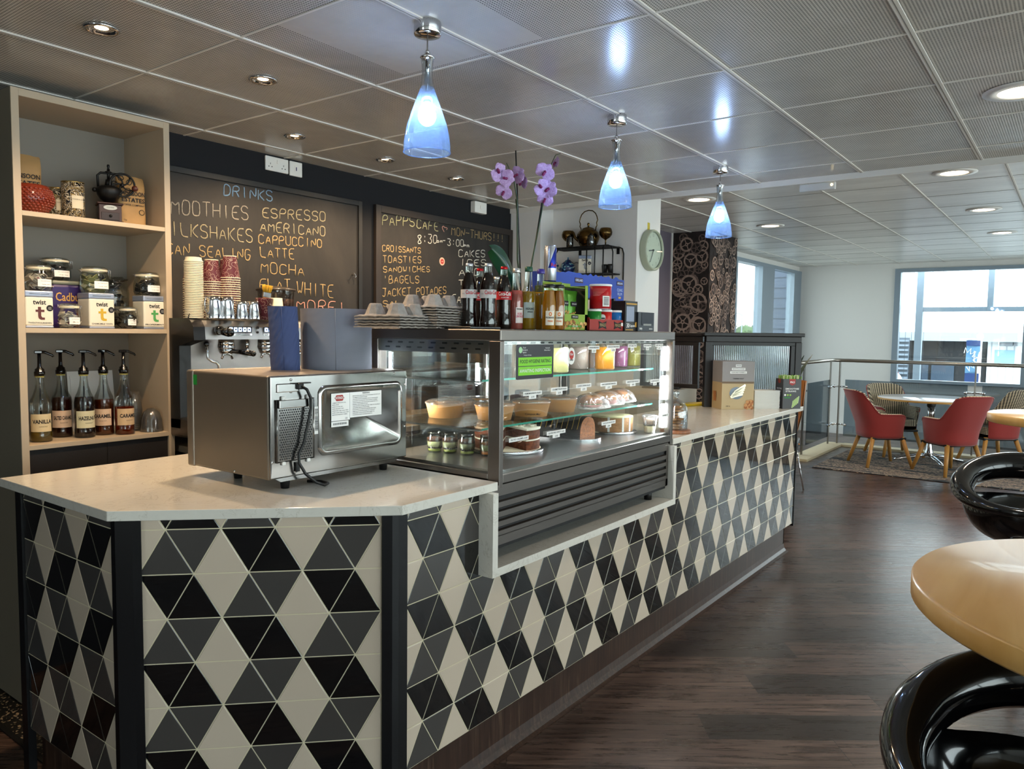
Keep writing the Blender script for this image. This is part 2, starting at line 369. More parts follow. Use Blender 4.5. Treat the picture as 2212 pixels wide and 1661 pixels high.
b.box(6.18, 6.2, 2.045, 2.06, 0, 2.635, 3)
struct(b, 'wall_gear_paper', [gd, gl_, gm_, whitewall])
# window wall (back right)
def wall_open(name, ax, c, t, a0, a1, o0, o1, z0, z1, m, top=2.7):
    b = MB()
    for u0, u1, w0, w1 in ((a0, o0, 0, top), (o1, a1, 0, top), (o0, o1, 0, z0), (o0, o1, z1, top)):
        if u1 - u0 > .001 and w1 - w0 > .001:
            b.box(*((c, c + t, u0, u1) if ax == 'x' else (u0, u1, c, c + t)), w0, w1)
    return struct(b, name, m)
wall_open('wall_back_windows', 'y', 2.12, .12, 7.0, 11.3, 7.75, 11.15, .12, 2.56, whitewall)
wall_open('wall_far', 'x', 11.15, .16, -6, 2.12, -3.9, .70, .84, 2.55, whitewall)
wall_open('wall_right', 'y', -5.5, -.12, -4.2, 11.3, -3.9, 10.4, .5, 2.45, whitewall)
wall_open('wall_left', 'x', -4.2, -.12, -6, 2.2, -.9, .0, 1.0, 2.1, whitewall)  # opening made for the added fill window
def window(name, xs, y, z0, z1, ax, dep=.1, w=.05, wide=(), tr=None, gdep=.06):
    """xs: frame member positions (a0,a1) pairs"""
    b = MB(); lo = min(p[0] for p in xs); hi = max(p[1] for p in xs)
    def bx(a0, a1, d0, d1, c0, c1, m=0): b.box(*((a0, a1, y + d0, y + d1) if ax == 'y' else (y + d0, y + d1, a0, a1)), c0, c1, m)
    for a0, a1 in xs: bx(a0, a1, .002, dep - .002, z0 + w, z1 - w)
    bx(lo, hi, 0, dep, z1 - w, z1); bx(lo, hi, 0, dep, z0, z0 + w)
    if tr: bx(lo, hi, .01, dep - .01, tr - w / 2, tr + w / 2)
    bx(lo, hi, gdep, gdep + .006, z0, z1, 1); return struct(b, name, [alu, glass])
window('window_1', [(7.75, 7.86), (7.95, 8.30), (9.28, 9.80), (10.78, 11.15)], 2.08, .12, 2.56, 'y', .12, .05)
window('window_2', [(.62, .70), (-.95, -1.03), (-2.5, -2.6), (-3.9, -3.8)], 11.12, .84, 2.55, 'x', .12, .05)
window('window_3', [(-3.9, -3.82), (-1.4, -1.3), (1.5, 1.6), (4.45, 4.55), (7.4, 7.5), (10.32, 10.4)], -5.56, .5, 2.45, 'y', .1, .06)
window('added_fill_window', [(-.9, -.85), (-.05, .0)], -4.32, 1.0, 2.1, 'x', .1, .05)  # unseen window, added to brighten the left counter face
# ceilings
b = MB(); b.box(-4.2, XC, -5.5, 2.06, 2.5, 2.69); struct(b, 'ceiling_cafe', ceil_m)
b = MB(); b.box(XC, 11.2, -5.6, 2.2, 2.635, 2.69); struct(b, 'ceiling_far', ceil2_m)
gridm = mat('white_ceiling_grid', 'dedad2', .45)
b = MB()
y = .09 - .6 * 9
while y < 2.0: b.box(-4.2, XC, y - .011, y + .011, 2.4955, 2.501); b.box(-4.2, XC, y - .0012, y + .0012, 2.4945, 2.4956, 1); y += .6
x = .514 - .6 * 7
while x < XC - .05: b.box(x - .0045, x + .0045, -5.5, 2.06, 2.4970, 2.501); x += .6
struct(b, 'trim_1', [gridm, mat('grid_gap', '7a776f', .6)])
b = MB(); b.box(XC - .004, XC + .012, -5.5, 2.06, 2.465, 2.64); struct(b, 'trim_2', gridm)
b = MB()
y = .045 - .6 * 9
while y < 2.05: b.box(XC + .02, 11.15, y - .011, y + .011, 2.630, 2.637); b.box(XC + .02, 11.15, y - .0012, y + .0012, 2.6292, 2.631, 1); y += .6
x = 3.98
while x < 11.1: b.box(x - .0016, x + .0016, -5.5, 2.12, 2.6335, 2.637, 1); x += .6
struct(b, 'trim_3', [gridm, mat('grid_gap', '7a776f', .6)])

# ================================================================== LAMPS
lens_warm = mat('warm_lamp_lens', 'ffffff', .3, emit='ffc890', es=14); lens_neutral = mat('neutral_lamp_lens', 'ffffff', .3, emit='ffe2bd', es=9)
def lamp_spot(parent, z, e, col, ang=115, r=.03):
    L = bpy.data.lights.new('lamp_light', 'SPOT'); L.energy = e; L.color = col; L.spot_size = math.radians(ang); L.spot_blend = .6; L.shadow_soft_size = r
    o = bpy.data.objects.new('lamp_light', L); COL.objects.link(o); o.parent = parent; o.location = (0, 0, z); return o
def downlight(p, label, chrome_ring=True):
    t = thing('downlight', label, 'ceiling light', p, group='ceiling downlights')
    if chrome_ring:
        MB().lathe([(.052, 0), (.054, -.004), (.047, -.008), (.039, -.004), (.037, .01), (.034, .012)], 28, cap0=False, cap1=False).build('bezel', chrome, t)
        MB().lathe([(.034, .004), (.018, .001), (1e-4, -.001)], 20, cap0=False).build('lens', lens_warm, t)
        lamp_spot(t, -.012, DL_W, (1, .72, .44), 150)
    else:
        MB().lathe([(.135, 0), (.135, -.004), (.085, -.007), (.08, .004)], 32, cap0=False, cap1=False).build('bezel', white_mat, t)
        MB().lathe([(.082, -.002), (.05, -.006), (1e-4, -.008)], 24, cap0=False).build('lens', lens_neutral, t)
        lamp_spot(t, -.02, DL_N, (1, .86, .68), 150, .07)
    return t
DL_W = 22; DL_N = 24
for (x, y), lb in zip(((-.388, .99), (.217, .99), (.832, 1.60), (1.454, 1.605), (2.075, 1.615)),
    ('warm chrome downlight at the top left above the cabinet', 'warm chrome downlight above the microwave, second from the left', 'warm chrome downlight above the drinks chalkboard sockets', 'warm chrome downlight between the two chalkboards', 'warm chrome downlight farthest along the black wall, beside the orchids')):
    downlight((x, y, 2.4985), lb)
for (x, y, z), lb in zip(((1.98, -1.36, 2.4985), (4.333, .96, 2.6335), (6.142, .968, 2.6335), (4.264, -.861, 2.6335), (6.087, -.869, 2.6335), (7.875, -.88, 2.6335)),
    ('white downlight cut off by the right edge of the photo', 'white rimmed downlight just left of the third pendant', 'white rimmed downlight right of the third pendant', 'largest white rimmed downlight on the far ceiling, nearest of its row', 'white rimmed downlight in the middle of the right hand row', 'white rimmed downlight farthest away in the right hand row')):
    downlight((x, y, z), lb, False)
# pendants
bulb_m = mat('cold_white_bulb', 'ffffff', .3, emit='cfe4ff', es=60)
blue_glass = thin_glass('blue_tinted_glass', 'cfe2fc', .04, .03, 'a8ccff', .13)
clear_neck = thin_glass('clear_neck_glass', 'e8f0f6', .06, .03)
for (x, y), lb in zip(((.181, .095), (1.415, .106), (2.656, .117)), ('nearest and largest hanging pendant lamp with a blue bottle shaped glass shade', 'middle hanging pendant lamp with a blue bottle shaped glass shade', 'farthest pendant lamp with a blue glass shade, in front of the gear wallpaper')):
    t = thing('pendant_lamp', lb, 'pendant lamp', (x, y, 2.5), group='glass pendant lamps over the counter')
    MB().lathe([(.0, 0), (.042, 0), (.043, -.003), (.043, -.036), (.040, -.040), (.012, -.042)], 32).build('ceiling_rose', chrome, t)
    MB().cyl((0, 0, -.04), (0, 0, -.10), .0022, seg=8).build('cord', mat('grey_cord', '6a6663', .5), t)
    b = MB(); b.lathe([(.006, -.085), (.009, -.09), (.009, -.098), (.022, -.103), (.024, -.107), (.018, -.112), (.007, -.114), (.007, -.205), (.016, -.207), (.017, -.245), (.0, -.246)], 20); b.build('lamp_holder', chrome, t)
    neck = [(.021, -.110), (.0185, -.125), (.0165, -.150), (.0175, -.175), (.021, -.198)]
    bell = [(.021, -.198), (.030, -.222), (.042, -.255), (.053, -.285), (.063, -.315), (.070, -.345), (.0735, -.375), (.074, -.398)]
    b = MB(); b.lathe(neck, 40, 0, cap0=False, cap1=False); b.lathe(bell, 40, 1, cap0=False, cap1=False)
    b.tube([(.0735 * math.cos(a * PI / 20), .0735 * math.sin(a * PI / 20), -.398) for a in range(40)], .0016, 6, 1, closed=True); b.build('glass_shade', [clear_neck, blue_glass], t)
    MB().sph((0, 0, -.285), .028, 0, 20, (1, 1, 1.1)).build('bulb', bulb_m, t)
    L = bpy.data.lights.new('lamp_light', 'POINT'); L.energy = 9; L.color = (.62, .80, 1); L.shadow_soft_size = .027; o = bpy.data.objects.new('lamp_light', L); COL.objects.link(o); o.parent = t; o.location = (0, 0, -.285)
# emergency light box on the ceiling edge
t = thing('ceiling_sensor', 'small white box fitting mounted under the edge of the ceiling', 'sensor', (3.262, -.257, 2.465)); b = MB(); b.bev(-.008, .02, -.105, .105, -.045, .0, .006); b.build('housing', mat('fitting_white', 'c9c8c4', .4), t)
MB().lathe([(.008, 0), (.006, -.006), (0, -.008)], 12, mtx=T(-.008, -.085, -.018) @ Ry(PI / 2)).build('sensor_eye', mat('eye', 'e8dfc0', .3, emit='ffe9b0', es=1.5), t)

# ================================================================== COUNTER FRONT TILES
HR = .12967; SD = .15; Z0 = .973
tw, tb, tg = mat('cream_glazed_tile', 'cbbba8', .14, coat=.5, vary=.04, vscale=3), mat('black_glazed_tile', '08080a', .10, coat=.6), mat('grey_glazed_tile', '454240', .14, coat=.5, vary=.05, vscale=3)
grout = mat('cream_grout', 'd6ccae', .8)
def clip_poly(P, a, b, c):   # keep a*x+b*y<=c
    o = []
    for i in range(len(P)):
        p, q = P[i], P[(i + 1) % len(P)]; dp = a * p[0] + b * p[1] - c; dq = a * q[0] + b * q[1] - c
        if dp <= 0: o.append(p)
        if dp * dq < 0: k = dp / (dp - dq); o.append((p[0] + (q[0] - p[0]) * k, p[1] + (q[1] - p[1]) * k))
    return o
def facade(O, u, rect, offe, offo, even, odd, shift=0, slot=None):
    """triangle tiles on one face; u = unit vector along it, rect = (u0, u1, z0, z1), slot = (u0, u1, z) cut out above z"""
    A = basis((O[0], O[1], 0), (u[0], u[1], 0), (0, 0, 1)); b = MB(); key = {'W': 1, 'B': 2, 'G': 3}; u0, u1, z0, z1 = rect; g = .0016
    for r in ([(u0, u1, z0, z1)] if not slot else [(u0, slot[0], z0, z1), (slot[0], slot[1], z0, slot[2]), (slot[1], u1, z0, z1)]):
        b._add([(r[0], r[2], 0), (r[1], r[2], 0), (r[1], r[3], 0), (r[0], r[3], 0)], [(0, 1, 2, 3)], 0, False, A)
    for k in range(0, 7):
        zt = Z0 - (k - 1) * HR; zb = Z0 - k * HR; off = (offe if k % 2 == 0 else offo)
        for n in range(int(u0 / SD * 2) - 3, int(u1 / SD * 2) + 3):
            cx = n * SD / 2; down = abs((n / 2 - off) - round(n / 2 - off)) < .01
            tri = [(cx - SD / 2, zt), (cx, zb), (cx + SD / 2, zt)] if down else [(cx - SD / 2, zb), (cx + SD / 2, zb), (cx, zt)]
            c0 = (cx, (2 * zt + zb) / 3 if down else (2 * zb + zt) / 3); k2 = 1 - g / (SD / (2 * math.sqrt(3)))
            P0 = [(c0[0] + (q[0] - c0[0]) * k2, c0[1] + (q[1] - c0[1]) * k2) for q in tri]
            for a_, b_, c_ in ((1, 0, u1 - g), (-1, 0, -(u0 + g)), (0, 1, z1 - g), (0, -1, -(z0 + g))):
                if len(P0) > 2: P0 = clip_poly(P0, a_, b_, c_)
            if len(P0) < 3: continue
            pcs = [P0]
            if slot and max(q[1] for q in P0) > slot[2] and max(q[0] for q in P0) > slot[0] and min(q[0] for q in P0) < slot[1]:
                pcs = [clip_poly(P0, 1, 0, slot[0]), clip_poly(P0, -1, 0, -slot[1])]; w = clip_poly(P0, 0, 1, slot[2])
                if len(w) > 2: w = clip_poly(w, -1, 0, -slot[0])
                if len(w) > 2: w = clip_poly(w, 1, 0, slot[1])
                pcs.append(w)
            for P in pcs:
                if len(P) < 3: continue
                cxp = sum(q[0] for q in P) / len(P); cyp = sum(q[1] for q in P) / len(P); Q = []
                for q in P: d = math.hypot(q[0] - cxp, q[1] - cyp) or 1; Q.append((q[0] - (q[0] - cxp) / d * min(.0022, d * .3), q[1] - (q[1] - cyp) / d * min(.0022, d * .3)))
                N = len(P); m_ = key[(even if k % 2 == 0 else odd)[(n + shift) % 6]]
                v = [(*q, -.0004) for q in P] + [(*q, .0010) for q in P] + [(*q, .0016) for q in Q]
                f = [tuple(range(2 * N, 3 * N))] + [(i, (i + 1) % N, N + (i + 1) % N, N + i) for i in range(N)] + [(N + i, N + (i + 1) % N, 2 * N + (i + 1) % N, 2 * N + i) for i in range(N)]
                b._add(v, f, m_, False, A)
    return b, [grout, tw, tb, tg]
cnt = thing('service_counter', 'long angled service counter with black, grey and cream triangle tiled front', 'counter', (0, 0, 0))
ZT = 1.005; ZB = Z0 - 6 * HR
XE = 3.92
b, ms = facade((-.0051, 0), (1, 0), (.0, XE, ZB, ZT), 0, .5, 'WGGWBB', 'WBBWGG', slot=(.346, 1.772, .725)); b.build('tiled_panel', ms, cnt)
s2 = math.sqrt(.5)
b, ms = facade((-.55366, .50722), (s2, -s2), (0, .677, ZB, ZT), .5, 0, 'WBBWGG', 'WGGWBB'); b.build('tiled_panel', ms, cnt)
b, ms = facade((-.591, 1.0942), (0, -1), (-.073, .527, ZB, ZT), .5, 0, 'WBBWGG', 'WGGWBB', -1); b.build('tiled_panel', ms, cnt)
b = MB(); blk = mat('black_corner_post', '0b0b0e', .35)
b.prism([(-.598, .568), (-.598, .545), (-.570, .505), (-.553, .489), (-.54, .51), (-.575, .568)], .0, ZT - .002); b.build('corner_post', blk, cnt)
b = MB(); b.prism([(-.083, .019), (-.063, -.003), (-.040, -.006), (-.003, -.006), (-.003, .02), (-.06, .03)], .0, ZT - .002); b.build('corner_post', blk, cnt)
b = MB(); b.box(-.6, -.575, 1.168, 1.21, .0, ZT - .002); b.build('end_post', blk, cnt)
b = MB(); b.box(XE - .005, XE + .012, -.006, .6, ZB - .02, ZT - .002); b.build('end_panel', blk, cnt)
b = MB(); b.prism([(-.588, 1.2), (-.588, .56), (-.06, .012), (.34, .004), (.34, .045), (-.03, .045), (-.545, .575), (-.545, 1.2)], ZB - .004, ZB, 0); b.build('plinth_soffit', black_matte, cnt)
# coved plinth (set back below the tiles)
pl = [(-.545, 1.2), (-.545, .565), (-.022, .04), (XE - .06, .04)]
b = MB()
prof = [(0, ZB), (0, .05), (-.006, .022), (-.02, .006), (-.04, .0012)]
def offs(pt, i, d):
    n = [(-1, 0), (-.924, -.383), (-.383, -.924), (0, -1)][i]; k = -d; return (pt[0] + n[0] * k, pt[1] + n[1] * k)
vs = []; fs = []
for i, q in enumerate(pl):
    for d, z in prof: o = offs(q, i, d); vs.append((o[0], o[1], z))
n = len(prof)
for i in range(3):
    for j in range(n - 1): fs.append((i * n + j, (i + 1) * n + j, (i + 1) * n + j + 1, i * n + j + 1))
b._add(vs, fs, 0, False); b.box(XE - .075, XE - .06, .04, .6, 0, ZB); b.build('plinth', plinth_m, cnt)
# quartz lining of the fridge recess
b = MB(); b.box(.340, .368, -.062, .55, .7501, 1.0055); b.box(1.742, 1.770, -.062, .55, .7501, 1.0055); b.box(.340, 1.770, -.062, .55, .722, .750); b.build('recess_lining', quartz, cnt)
b = MB(); b.box(.368, 1.742, .5, .52, .75, 1.0); b.build('recess_back', black_matte, cnt)
# carcass behind the tiles so that nothing is hollow
b = MB(); b.prism([(-.585, 1.19), (-.585, .56), (-.05, .006), (.335, .006), (.335, .55), (.335, 1.19)], ZB, ZT - .001); b.box(1.775, XE - .01, .004, .6, ZB, ZT - .001); b.box(.335, 1.775, .004, .5, ZB, .72); b.build('carcass', black_matte, cnt)
# worktops
WT = 1.035
t = tag(MB().prism([(-.622, 1.27), (-.622, .538), (-.055, -.036), (.398, -.036), (.398, 1.27)], 1.006, WT).build('worktop', quartz), 'pale quartz worktop of the near counter end, under the steel microwave', 'worktop')
mod = t.modifiers.new('edge', 'BEVEL'); mod.width = .002; mod.segments = 2
t = tag(MB().prism([(1.783, -.036), (XE + .03, -.036), (XE + .03, .62), (1.783, .62)], 1.006, WT).build('worktop', quartz), 'pale quartz worktop beyond the display fridge, under the cookie jar and straws', 'worktop')
mod = t.modifiers.new('edge', 'BEVEL'); mod.width = .002; mod.segments = 2

# ================================================================== DISPLAY FRIDGE
X0, X1, Y0, Y1, ZC0, ZC1 = .405, 1.775, -.035, .60, 1.03, 1.55
cs = thing('display_fridge', 'stainless steel and glass countertop display fridge filled with cakes and salads', 'display fridge', (0, 0, 0))
b = MB(); b.bev(X0, X1, Y0, Y1, 1.510, ZC1, .004); b.build('top_panel', steel_dk, cs)
b = MB()
# vent flange inside the left end, with two rows of slots
b.box(X0 + .012, X0 + .014, .02, Y1 - .04, 1.465, 1.51, 0)
for i in range(9):
    for r in range(2): b.prism(rrect(.024, .006, .003, 3), 0, .0012, 1, mtx=basis((X0 + .0118, .06 + i * .055 + r * .012, 1.499 - r * .018), (0, 1, 0), (0, 0, 1), (-1, 0, 0)))
b.box(X0 + .014, X1 - .03, Y0 + .03, Y0 + .032, 1.497, 1.51, 0)
for i in range(22): b.prism(rrect(.03, .006, .003, 3), 0, .001, 1, mtx=basis((X0 + .06 + i * .057, Y0 + .0298, 1.503), (1, 0, 0), (0, 0, 1)))
b.build('vent_flange', [steel, black_matte], cs)
for nm, a in (('corner_post', (X0, X0 + .022, Y0, .015)), ('corner_post', (X1 - .022, X1, Y0, .0)), ('corner_post', (X0, X0 + .045, Y1 - .045, Y1)), ('corner_post', (X1 - .03, X1, Y1 - .045, Y1))):
    b = MB(); b.bev(a[0], a[1], a[2], a[3], 1.012, 1.51, .002); b.build(nm, steel_dk, cs)
b = MB(); b.bev(X0 + .0222, X1 - .0222, Y0 + .001, Y0 + .02, 1.024, 1.056, .003); b.bev(X0 + .001, X0 + .02, .0152, Y1 - .046, 1.0355, 1.056, .003); b.bev(X1 - .02, X1 - .001, .001, Y1 - .046, 1.0355, 1.056, .003); b.box(X0 + .021, X1 - .021, Y0 + .021, Y1, 1.036, 1.042); b.build('base_rail', steel_dk, cs)
b = MB(); b.box(X0 + .02, X1 - .02, Y0 + .018, .022, 1.05, 1.066); b.box(X0 + .02, X1 - .02, .02, Y1 - .02, 1.058, 1.066); b.build('floor_tray', steel, cs)
b = MB(); b.box(X0 + .022, X1 - .022, Y0 + .003, Y0 + .008, 1.056, 1.51); b.build('front_pane', pane, cs)
b = MB(); b.box(X0 + .004, X0 + .009, .015, Y1 - .045, 1.056, 1.51); b.build('side_pane', pane, cs)
b = MB(); b.box(X1 - .009, X1 - .004, .0, Y1 - .045, 1.056, 1.51); b.build('side_pane', pane, cs)
for k in range(2):
    b = MB(); xa = X0 + .045 + k * .64; b.box(xa, xa + .65, Y1 - .03 + k * .012, Y1 - .025 + k * .012, 1.066, 1.505); b.bev(xa, xa + .014, Y1 - .034 + k * .012, Y1 - .02 + k * .012, 1.066, 1.505, .002, 1); b.bev(xa + .636, xa + .65, Y1 - .034 + k * .012, Y1 - .02 + k * .012, 1.066, 1.505, .002, 1); b.build('sliding_door', [pane, steel], cs)
SH1, SH2, FL = 1.375, 1.205, 1.066
for z in (SH1, SH2):
    b = MB(); b.box(X0 + .02, X1 - .035, .06, Y1 - .06, z - .007, z, 0); b.box(X0 + .02, X1 - .035, .0585, .0605, z - .007, z, 1); b.build('glass_shelf', [glass_g, mat('green_glass_edge', '4fa08c', .1, trans=.3)], cs)
    for xx in (X0 + .03, X1 - .04): b = MB(); b.box(xx - .012, xx + .012, .07, Y1 - .07, z - .011, z - .007); b.build('shelf_bracket', steel, cs)
# LED tubes up the two ends
led = mat('led_tube', 'ffffff', .3, emit='eaf4ff', es=22)
for xx in (X1 - .040,):
    for z in (1.09, 1.225, 1.365): b = MB(); b.bev(xx, xx + .012, Y0 + .03, Y0 + .046, z, z + .115, .003); b.build('led_tube', led, cs)
b = MB(); b.bev(X0 + .024, X0 + .031, Y1 - .09, Y1 - .08, 1.1, 1.46, .002); b.build('led_tube', led, cs)
area('lamp_light', (X1 - .045, .0, 1.28), (.38, .02), 4, (.86, .93, 1), (0, PI / 2, 0), parent=cs); 
area('lamp_light', ((X0 + X1) / 2, .02, 1.497), (1.2, .03), 3.4, (.95, .96, 1), (math.radians(28), 0, 0), parent=cs)
area('lamp_light', (X0 + .034, Y1 - .1, 1.28), (.3, .02), 3.5, (1, .95, .86), (0, -PI / 2, math.radians(-20)), parent=cs)
# louvred machine grille under the glass
b = MB(); dk = 0; b.box(.376, 1.735, -.034, -.030, .985, 1.022, 0); b.box(.376, .392, -.034, -.030, .815, .985, 0); b.box(1.715, 1.735, -.034, -.030, .815, .985, 0); b.box(.376, 1.735, -.034, -.030, .815, .848, 0)
b.box(.378, 1.733, .02, .03, .82, 1.02, 1)
for i in range(4):
    z = .958 - i * .033; b._add([(.392, -.034, z + .005), (1.715, -.034, z + .005), (1.715, .0, z + .022), (.392, .0, z + .022), (.392, -.034, z - .013), (1.715, -.034, z - .013), (1.715, -.030, z - .013), (.392, -.030, z - .013)], [(0, 1, 2, 3), (4, 5, 1, 0), (4, 7, 6, 5)], 0)
b.build('grille', [steel_dk, black_matte], cs)
b = MB(); b.box(.385, 1.728, -.025, .49, .80, 1.03); b.build('machine_housing', black_matte, cs)
for xx in (.45, 1.66):
    for yy in (.03, .44): b = MB(); b.cyl((xx, yy, .75), (xx, yy, .80), .018); b.build('foot', black_matte, cs)
# food hygiene sticker, brand sticker and price tickets, all stuck on the pane
def stick(b, x0, x1, zc, h, y=Y0 - .0006, m=0): b.box(x0, x1, y, y + .0012, zc - h / 2, zc + h / 2, m)
hy = MB(); A = basis((.609, Y0 - .0002, 1.437), (1, 0, 0), (0, 0, 1))
hy.prism(rrect(.230, .122, .006), -.001, .001, 0, A); hy.prism(rrect(.232, .124, .006), -.0015, -.001, 4, A)
hy.prism([(x, z) for x, z in ((-.104, .016), (.104, .016), (.104, -.014), (-.104, -.014))], .001, .0014, 1, A); hy.prism([(-.104, -.0165), (.104, -.0165), (.104, -.047), (-.104, -.047)], .001, .0014, 1, A)
hy.text('FOOD HYGIENE RATING', .018, A @ T(0, .001, .0014), 0, .012, wid=.19); hy.text('AWAITING INSPECTION', .017, A @ T(0, -.032, .0014), 2, .008, wid=.19)
hy.lathe([(.0, .0018), (.011, .0018)], 20, 3, mtx=A @ T(-.093, .042, 0), cap1=False); hy.text('Food', .008, A @ T(-.07, .050, .0012), 2); hy.text('Standards', .008, A @ T(-.066, .042, .0012), 2); hy.text('Agency', .008, A @ T(-.069, .034, .0012), 2)
hy.text('food.gov.uk/ratings', .006, A @ T(-.05, .024, .0012), 2); hy.text('Asiantaeth', .007, A @ T(.075, .048, .0012), 2); hy.text('Safonau Bwyd', .007, A @ T(.072, .040, .0012), 2)
tag(hy.build('hygiene_sticker', [mat('sticker_black', '1b141c', .3), mat('sticker_green', '7fd11b', .4), paper, mat('sticker_pale_green', 'a9d6a5', .4), white_mat]), 'black and green food hygiene rating sticker on the fridge glass', 'sticker')
b = MB(); A = basis((.848, Y0 - .0004, 1.452), (1, 0, 0), (0, 0, 1)); b.lathe([(0, .0006), (.026, .0006), (.026, -.0006)], 28, 0, mtx=A @ Matrix.Diagonal((1, 1.25, 1, 1)), smooth=False); b.lathe([(0, .0009), (.016, .0009)], 24, 1, mtx=A @ T(0, .004, 0) @ Matrix.Diagonal((1, 1.05, 1, 1)), smooth=False, cap1=False)
b.text('Our', .013, A @ T(0, .007, .001), 0, .02); b.text('pledge', .009, A @ T(0, -.014, .0008), 2, .02)
tag(b.build('oval_sticker', [paper, mat('sticker_red', 'b3322b', .5), ink]), 'white oval sticker with a red disc on the fridge glass', 'sticker')
def ticket(px, py, title, price, w, label, y=Y0 - .0004):
    p = PY(px, py, y); b = MB(); A = basis((p.x, y, p.z), (1, 0, 0), (0, 0, 1))
    b.prism([(-w / 2, -.007), (w / 2, -.007), (w / 2, .007), (-w / 2, .007)], -.0006, .0006, 0, A)
    b.text(title, .0085, A @ T(0, 0, .0006), 1, .01, wid=w * .86)
    if price:
        b.prism([(-w * .19, -.020), (w * .19, -.020), (w * .19, -.0072), (-w * .19, -.0072)], -.0006, .0006, 0, A); b.text(price, .009, A @ T(0, -.0135, .0006), 1, .01)
    return tag(b.build('price_ticket', [paper, ink]), label, 'price ticket', 'price tickets on the fridge glass')
U_ = lambda x, y: (1060 + x / 5.19, 700 + y / 5.19)
for x, y, ti, pr, w, lb in ((470, 775, 'PREMIUM BURRATA SALAD', '£5.95', .115, 'white ticket reading premium burrata salad above the kraft bowls'),
    (770, 730, 'GOURMET PRAWN SALAD', '£5.95', .11, 'white ticket reading gourmet prawn salad above the right kraft bowl'),
    (1044, 690, 'CLASSIC CAESAR SALAD', '£5.95', .112, 'white ticket reading classic caesar salad, middle shelf centre'),
    (1324, 672, "PAPP'S SIGNATURE HAM BAGEL", '£5.95', .135, 'white ticket reading signature ham bagel above the wrapped bread'),
    (1594, 645, 'HAM AND CHEESE CROISSANT', '£4.95', .125, 'white ticket reading ham and cheese croissant, above the farthest wrap'),
    (1842, 637, 'EGG MAYO BAGUETTE', '£4.95', .09, 'white ticket nearest the light tube on the middle shelf'),
    (1158, 265, 'BANANA MILKSHAKE', '£3.95', .085, 'white ticket in front of the orange drink jar'),
    (1375, 255, 'CHOCOLATE MILKSHAKE', '£3.95', .105, 'white ticket reading chocolate milkshake by the purple drink jar'),
    (1587, 245, "PAPP'S SMOOTHIE", '£3.95', .08, 'white ticket on the top row right of the yellow drink jar'),
    (1758, 242, 'MANGO SMOOTHIE', '£3.95', .075, 'white ticket, second from the right on the top row'),
    (1890, 238, 'BERRY SMOOTHIE', '£3.95', .078, 'white ticket farthest right on the top row'),
    (735, 1213, 'GLUTEN FREE CARROT CAKE', '£3.80', .125, 'white ticket reading gluten free carrot cake by the black loaf'),
    (1322, 1105, 'CHOCOLATE ORANGE CAKE', '£3.80', .115, 'white ticket reading chocolate orange cake by the cheesecake'),
    (1957, 1022, 'CARAMEL POT', '', .07, 'small white ticket at the bottom right beside the light tube')):
    ticket(1060 + x / 5.19, 700 + y / 5.19, ti, pr, w, lb)
ticket(1121, 948, 'SALTED CARAMEL £3.80', '', .115, 'white ticket reading salted caramel on the brown layer cake')

# ---------------- drinks in the top row
def fjar(px, r, col, label, y=.22, nm='juice_jar', h=.125):
    p = PY(px, 770, y); t = thing(nm, label, 'jar', (p.x, y, SH1), group='drink jars on the top fridge shelf')
    MB().lathe([(r * .9, 0), (r, .008), (r, h * .85), (r * .86, h * .95), (r * .84, h)], 28, cap1=False).build('jar_glass', glass, t)
    MB().lathe([(r * .88, .003), (r * .96, .01), (r * .96, h * .82), (0, h * .82)], 24).build('drink', mat('drink_' + col, col, .35, trans=.15, ior=1.33), t)
    MB().lathe([(r * .9, h - .003), (r * .9, h + .008), (0, h + .009)], 24, cap0=False).build('lid', clearplas, t); return t
for px, c, lb in ((1137, 'cdc6a8', 'pale milky drink jar half hidden by the hygiene sticker'), (1205, 'd6cb8c', 'creamy yellow drink jar right of the hygiene sticker'), (1250, 'a89288', 'clear jar with a pale pinkish drink, by the oval sticker'), (1287, 'c78545', 'caramel brown drink jar left of the orange one'), (1306, 'e0930f', 'bright orange drink jar on the top fridge shelf'), (1336, '8d4a72', 'purple berry drink jar on the top fridge shelf'), (1364, 'c9b548', 'yellow green drink jar farthest right on the shelf')):
    fjar(px, .047, c, lb, .13 if px in (1306, 1205) else .22)
# ---------------- kraft salad bowls
def bowl(p, label, txt=''):
    t = thing('salad_bowl', label, 'food bowl', (p.x, p.y, SH2), group='kraft salad bowls on the middle fridge shelf')
    b = MB(); b.lathe([(.0, .001), (.063, .001), (.064, 0), (.076, .052), (.078, .054), (.076, .056)], 40, cap1=False)
    b.build('bowl', kraft, t)
    if txt:
        a = math.atan2(CAM.y - p.y, CAM.x - p.x) + .1; c, s_ = math.cos(a), math.sin(a); q = MB(); q.text(txt, .011, basis((c * .0675, s_ * .0675, .012), (-s_, c, 0), (c * .2, s_ * .2, 1)), 0, .01); q.build('printed_text', ink, t)
    b = MB(); b.lathe([(.079, .051), (.081, .054), (.081, .060), (.073, .061), (.069, .067), (.058, .069), (0, .069)], 40, cap0=False); b.build('lid', clearplas, t)
    MB().lathe([(.0, .048), (.07, .046)], 24, cap0=False, cap1=False).build('salad', mat('salad_green', '61703a', .7, vary=.6, vscale=60), t)
    return t
bz = SH2
for px, py, r, lb, tx in ((981, 899, .064, 'kraft salad bowl at the far left of the middle shelf', ''), (1068, 909, .064, 'kraft salad bowl half hidden behind the steel corner post', ''), (1147, 901, .064, 'kraft salad bowl marked Compost Me below the burrata ticket', 'Compost Me!'), (1208, 891, .064, 'kraft salad bowl right of the one marked Compost Me', '')):
    bowl(rest(px, py, bz, r), lb, tx)
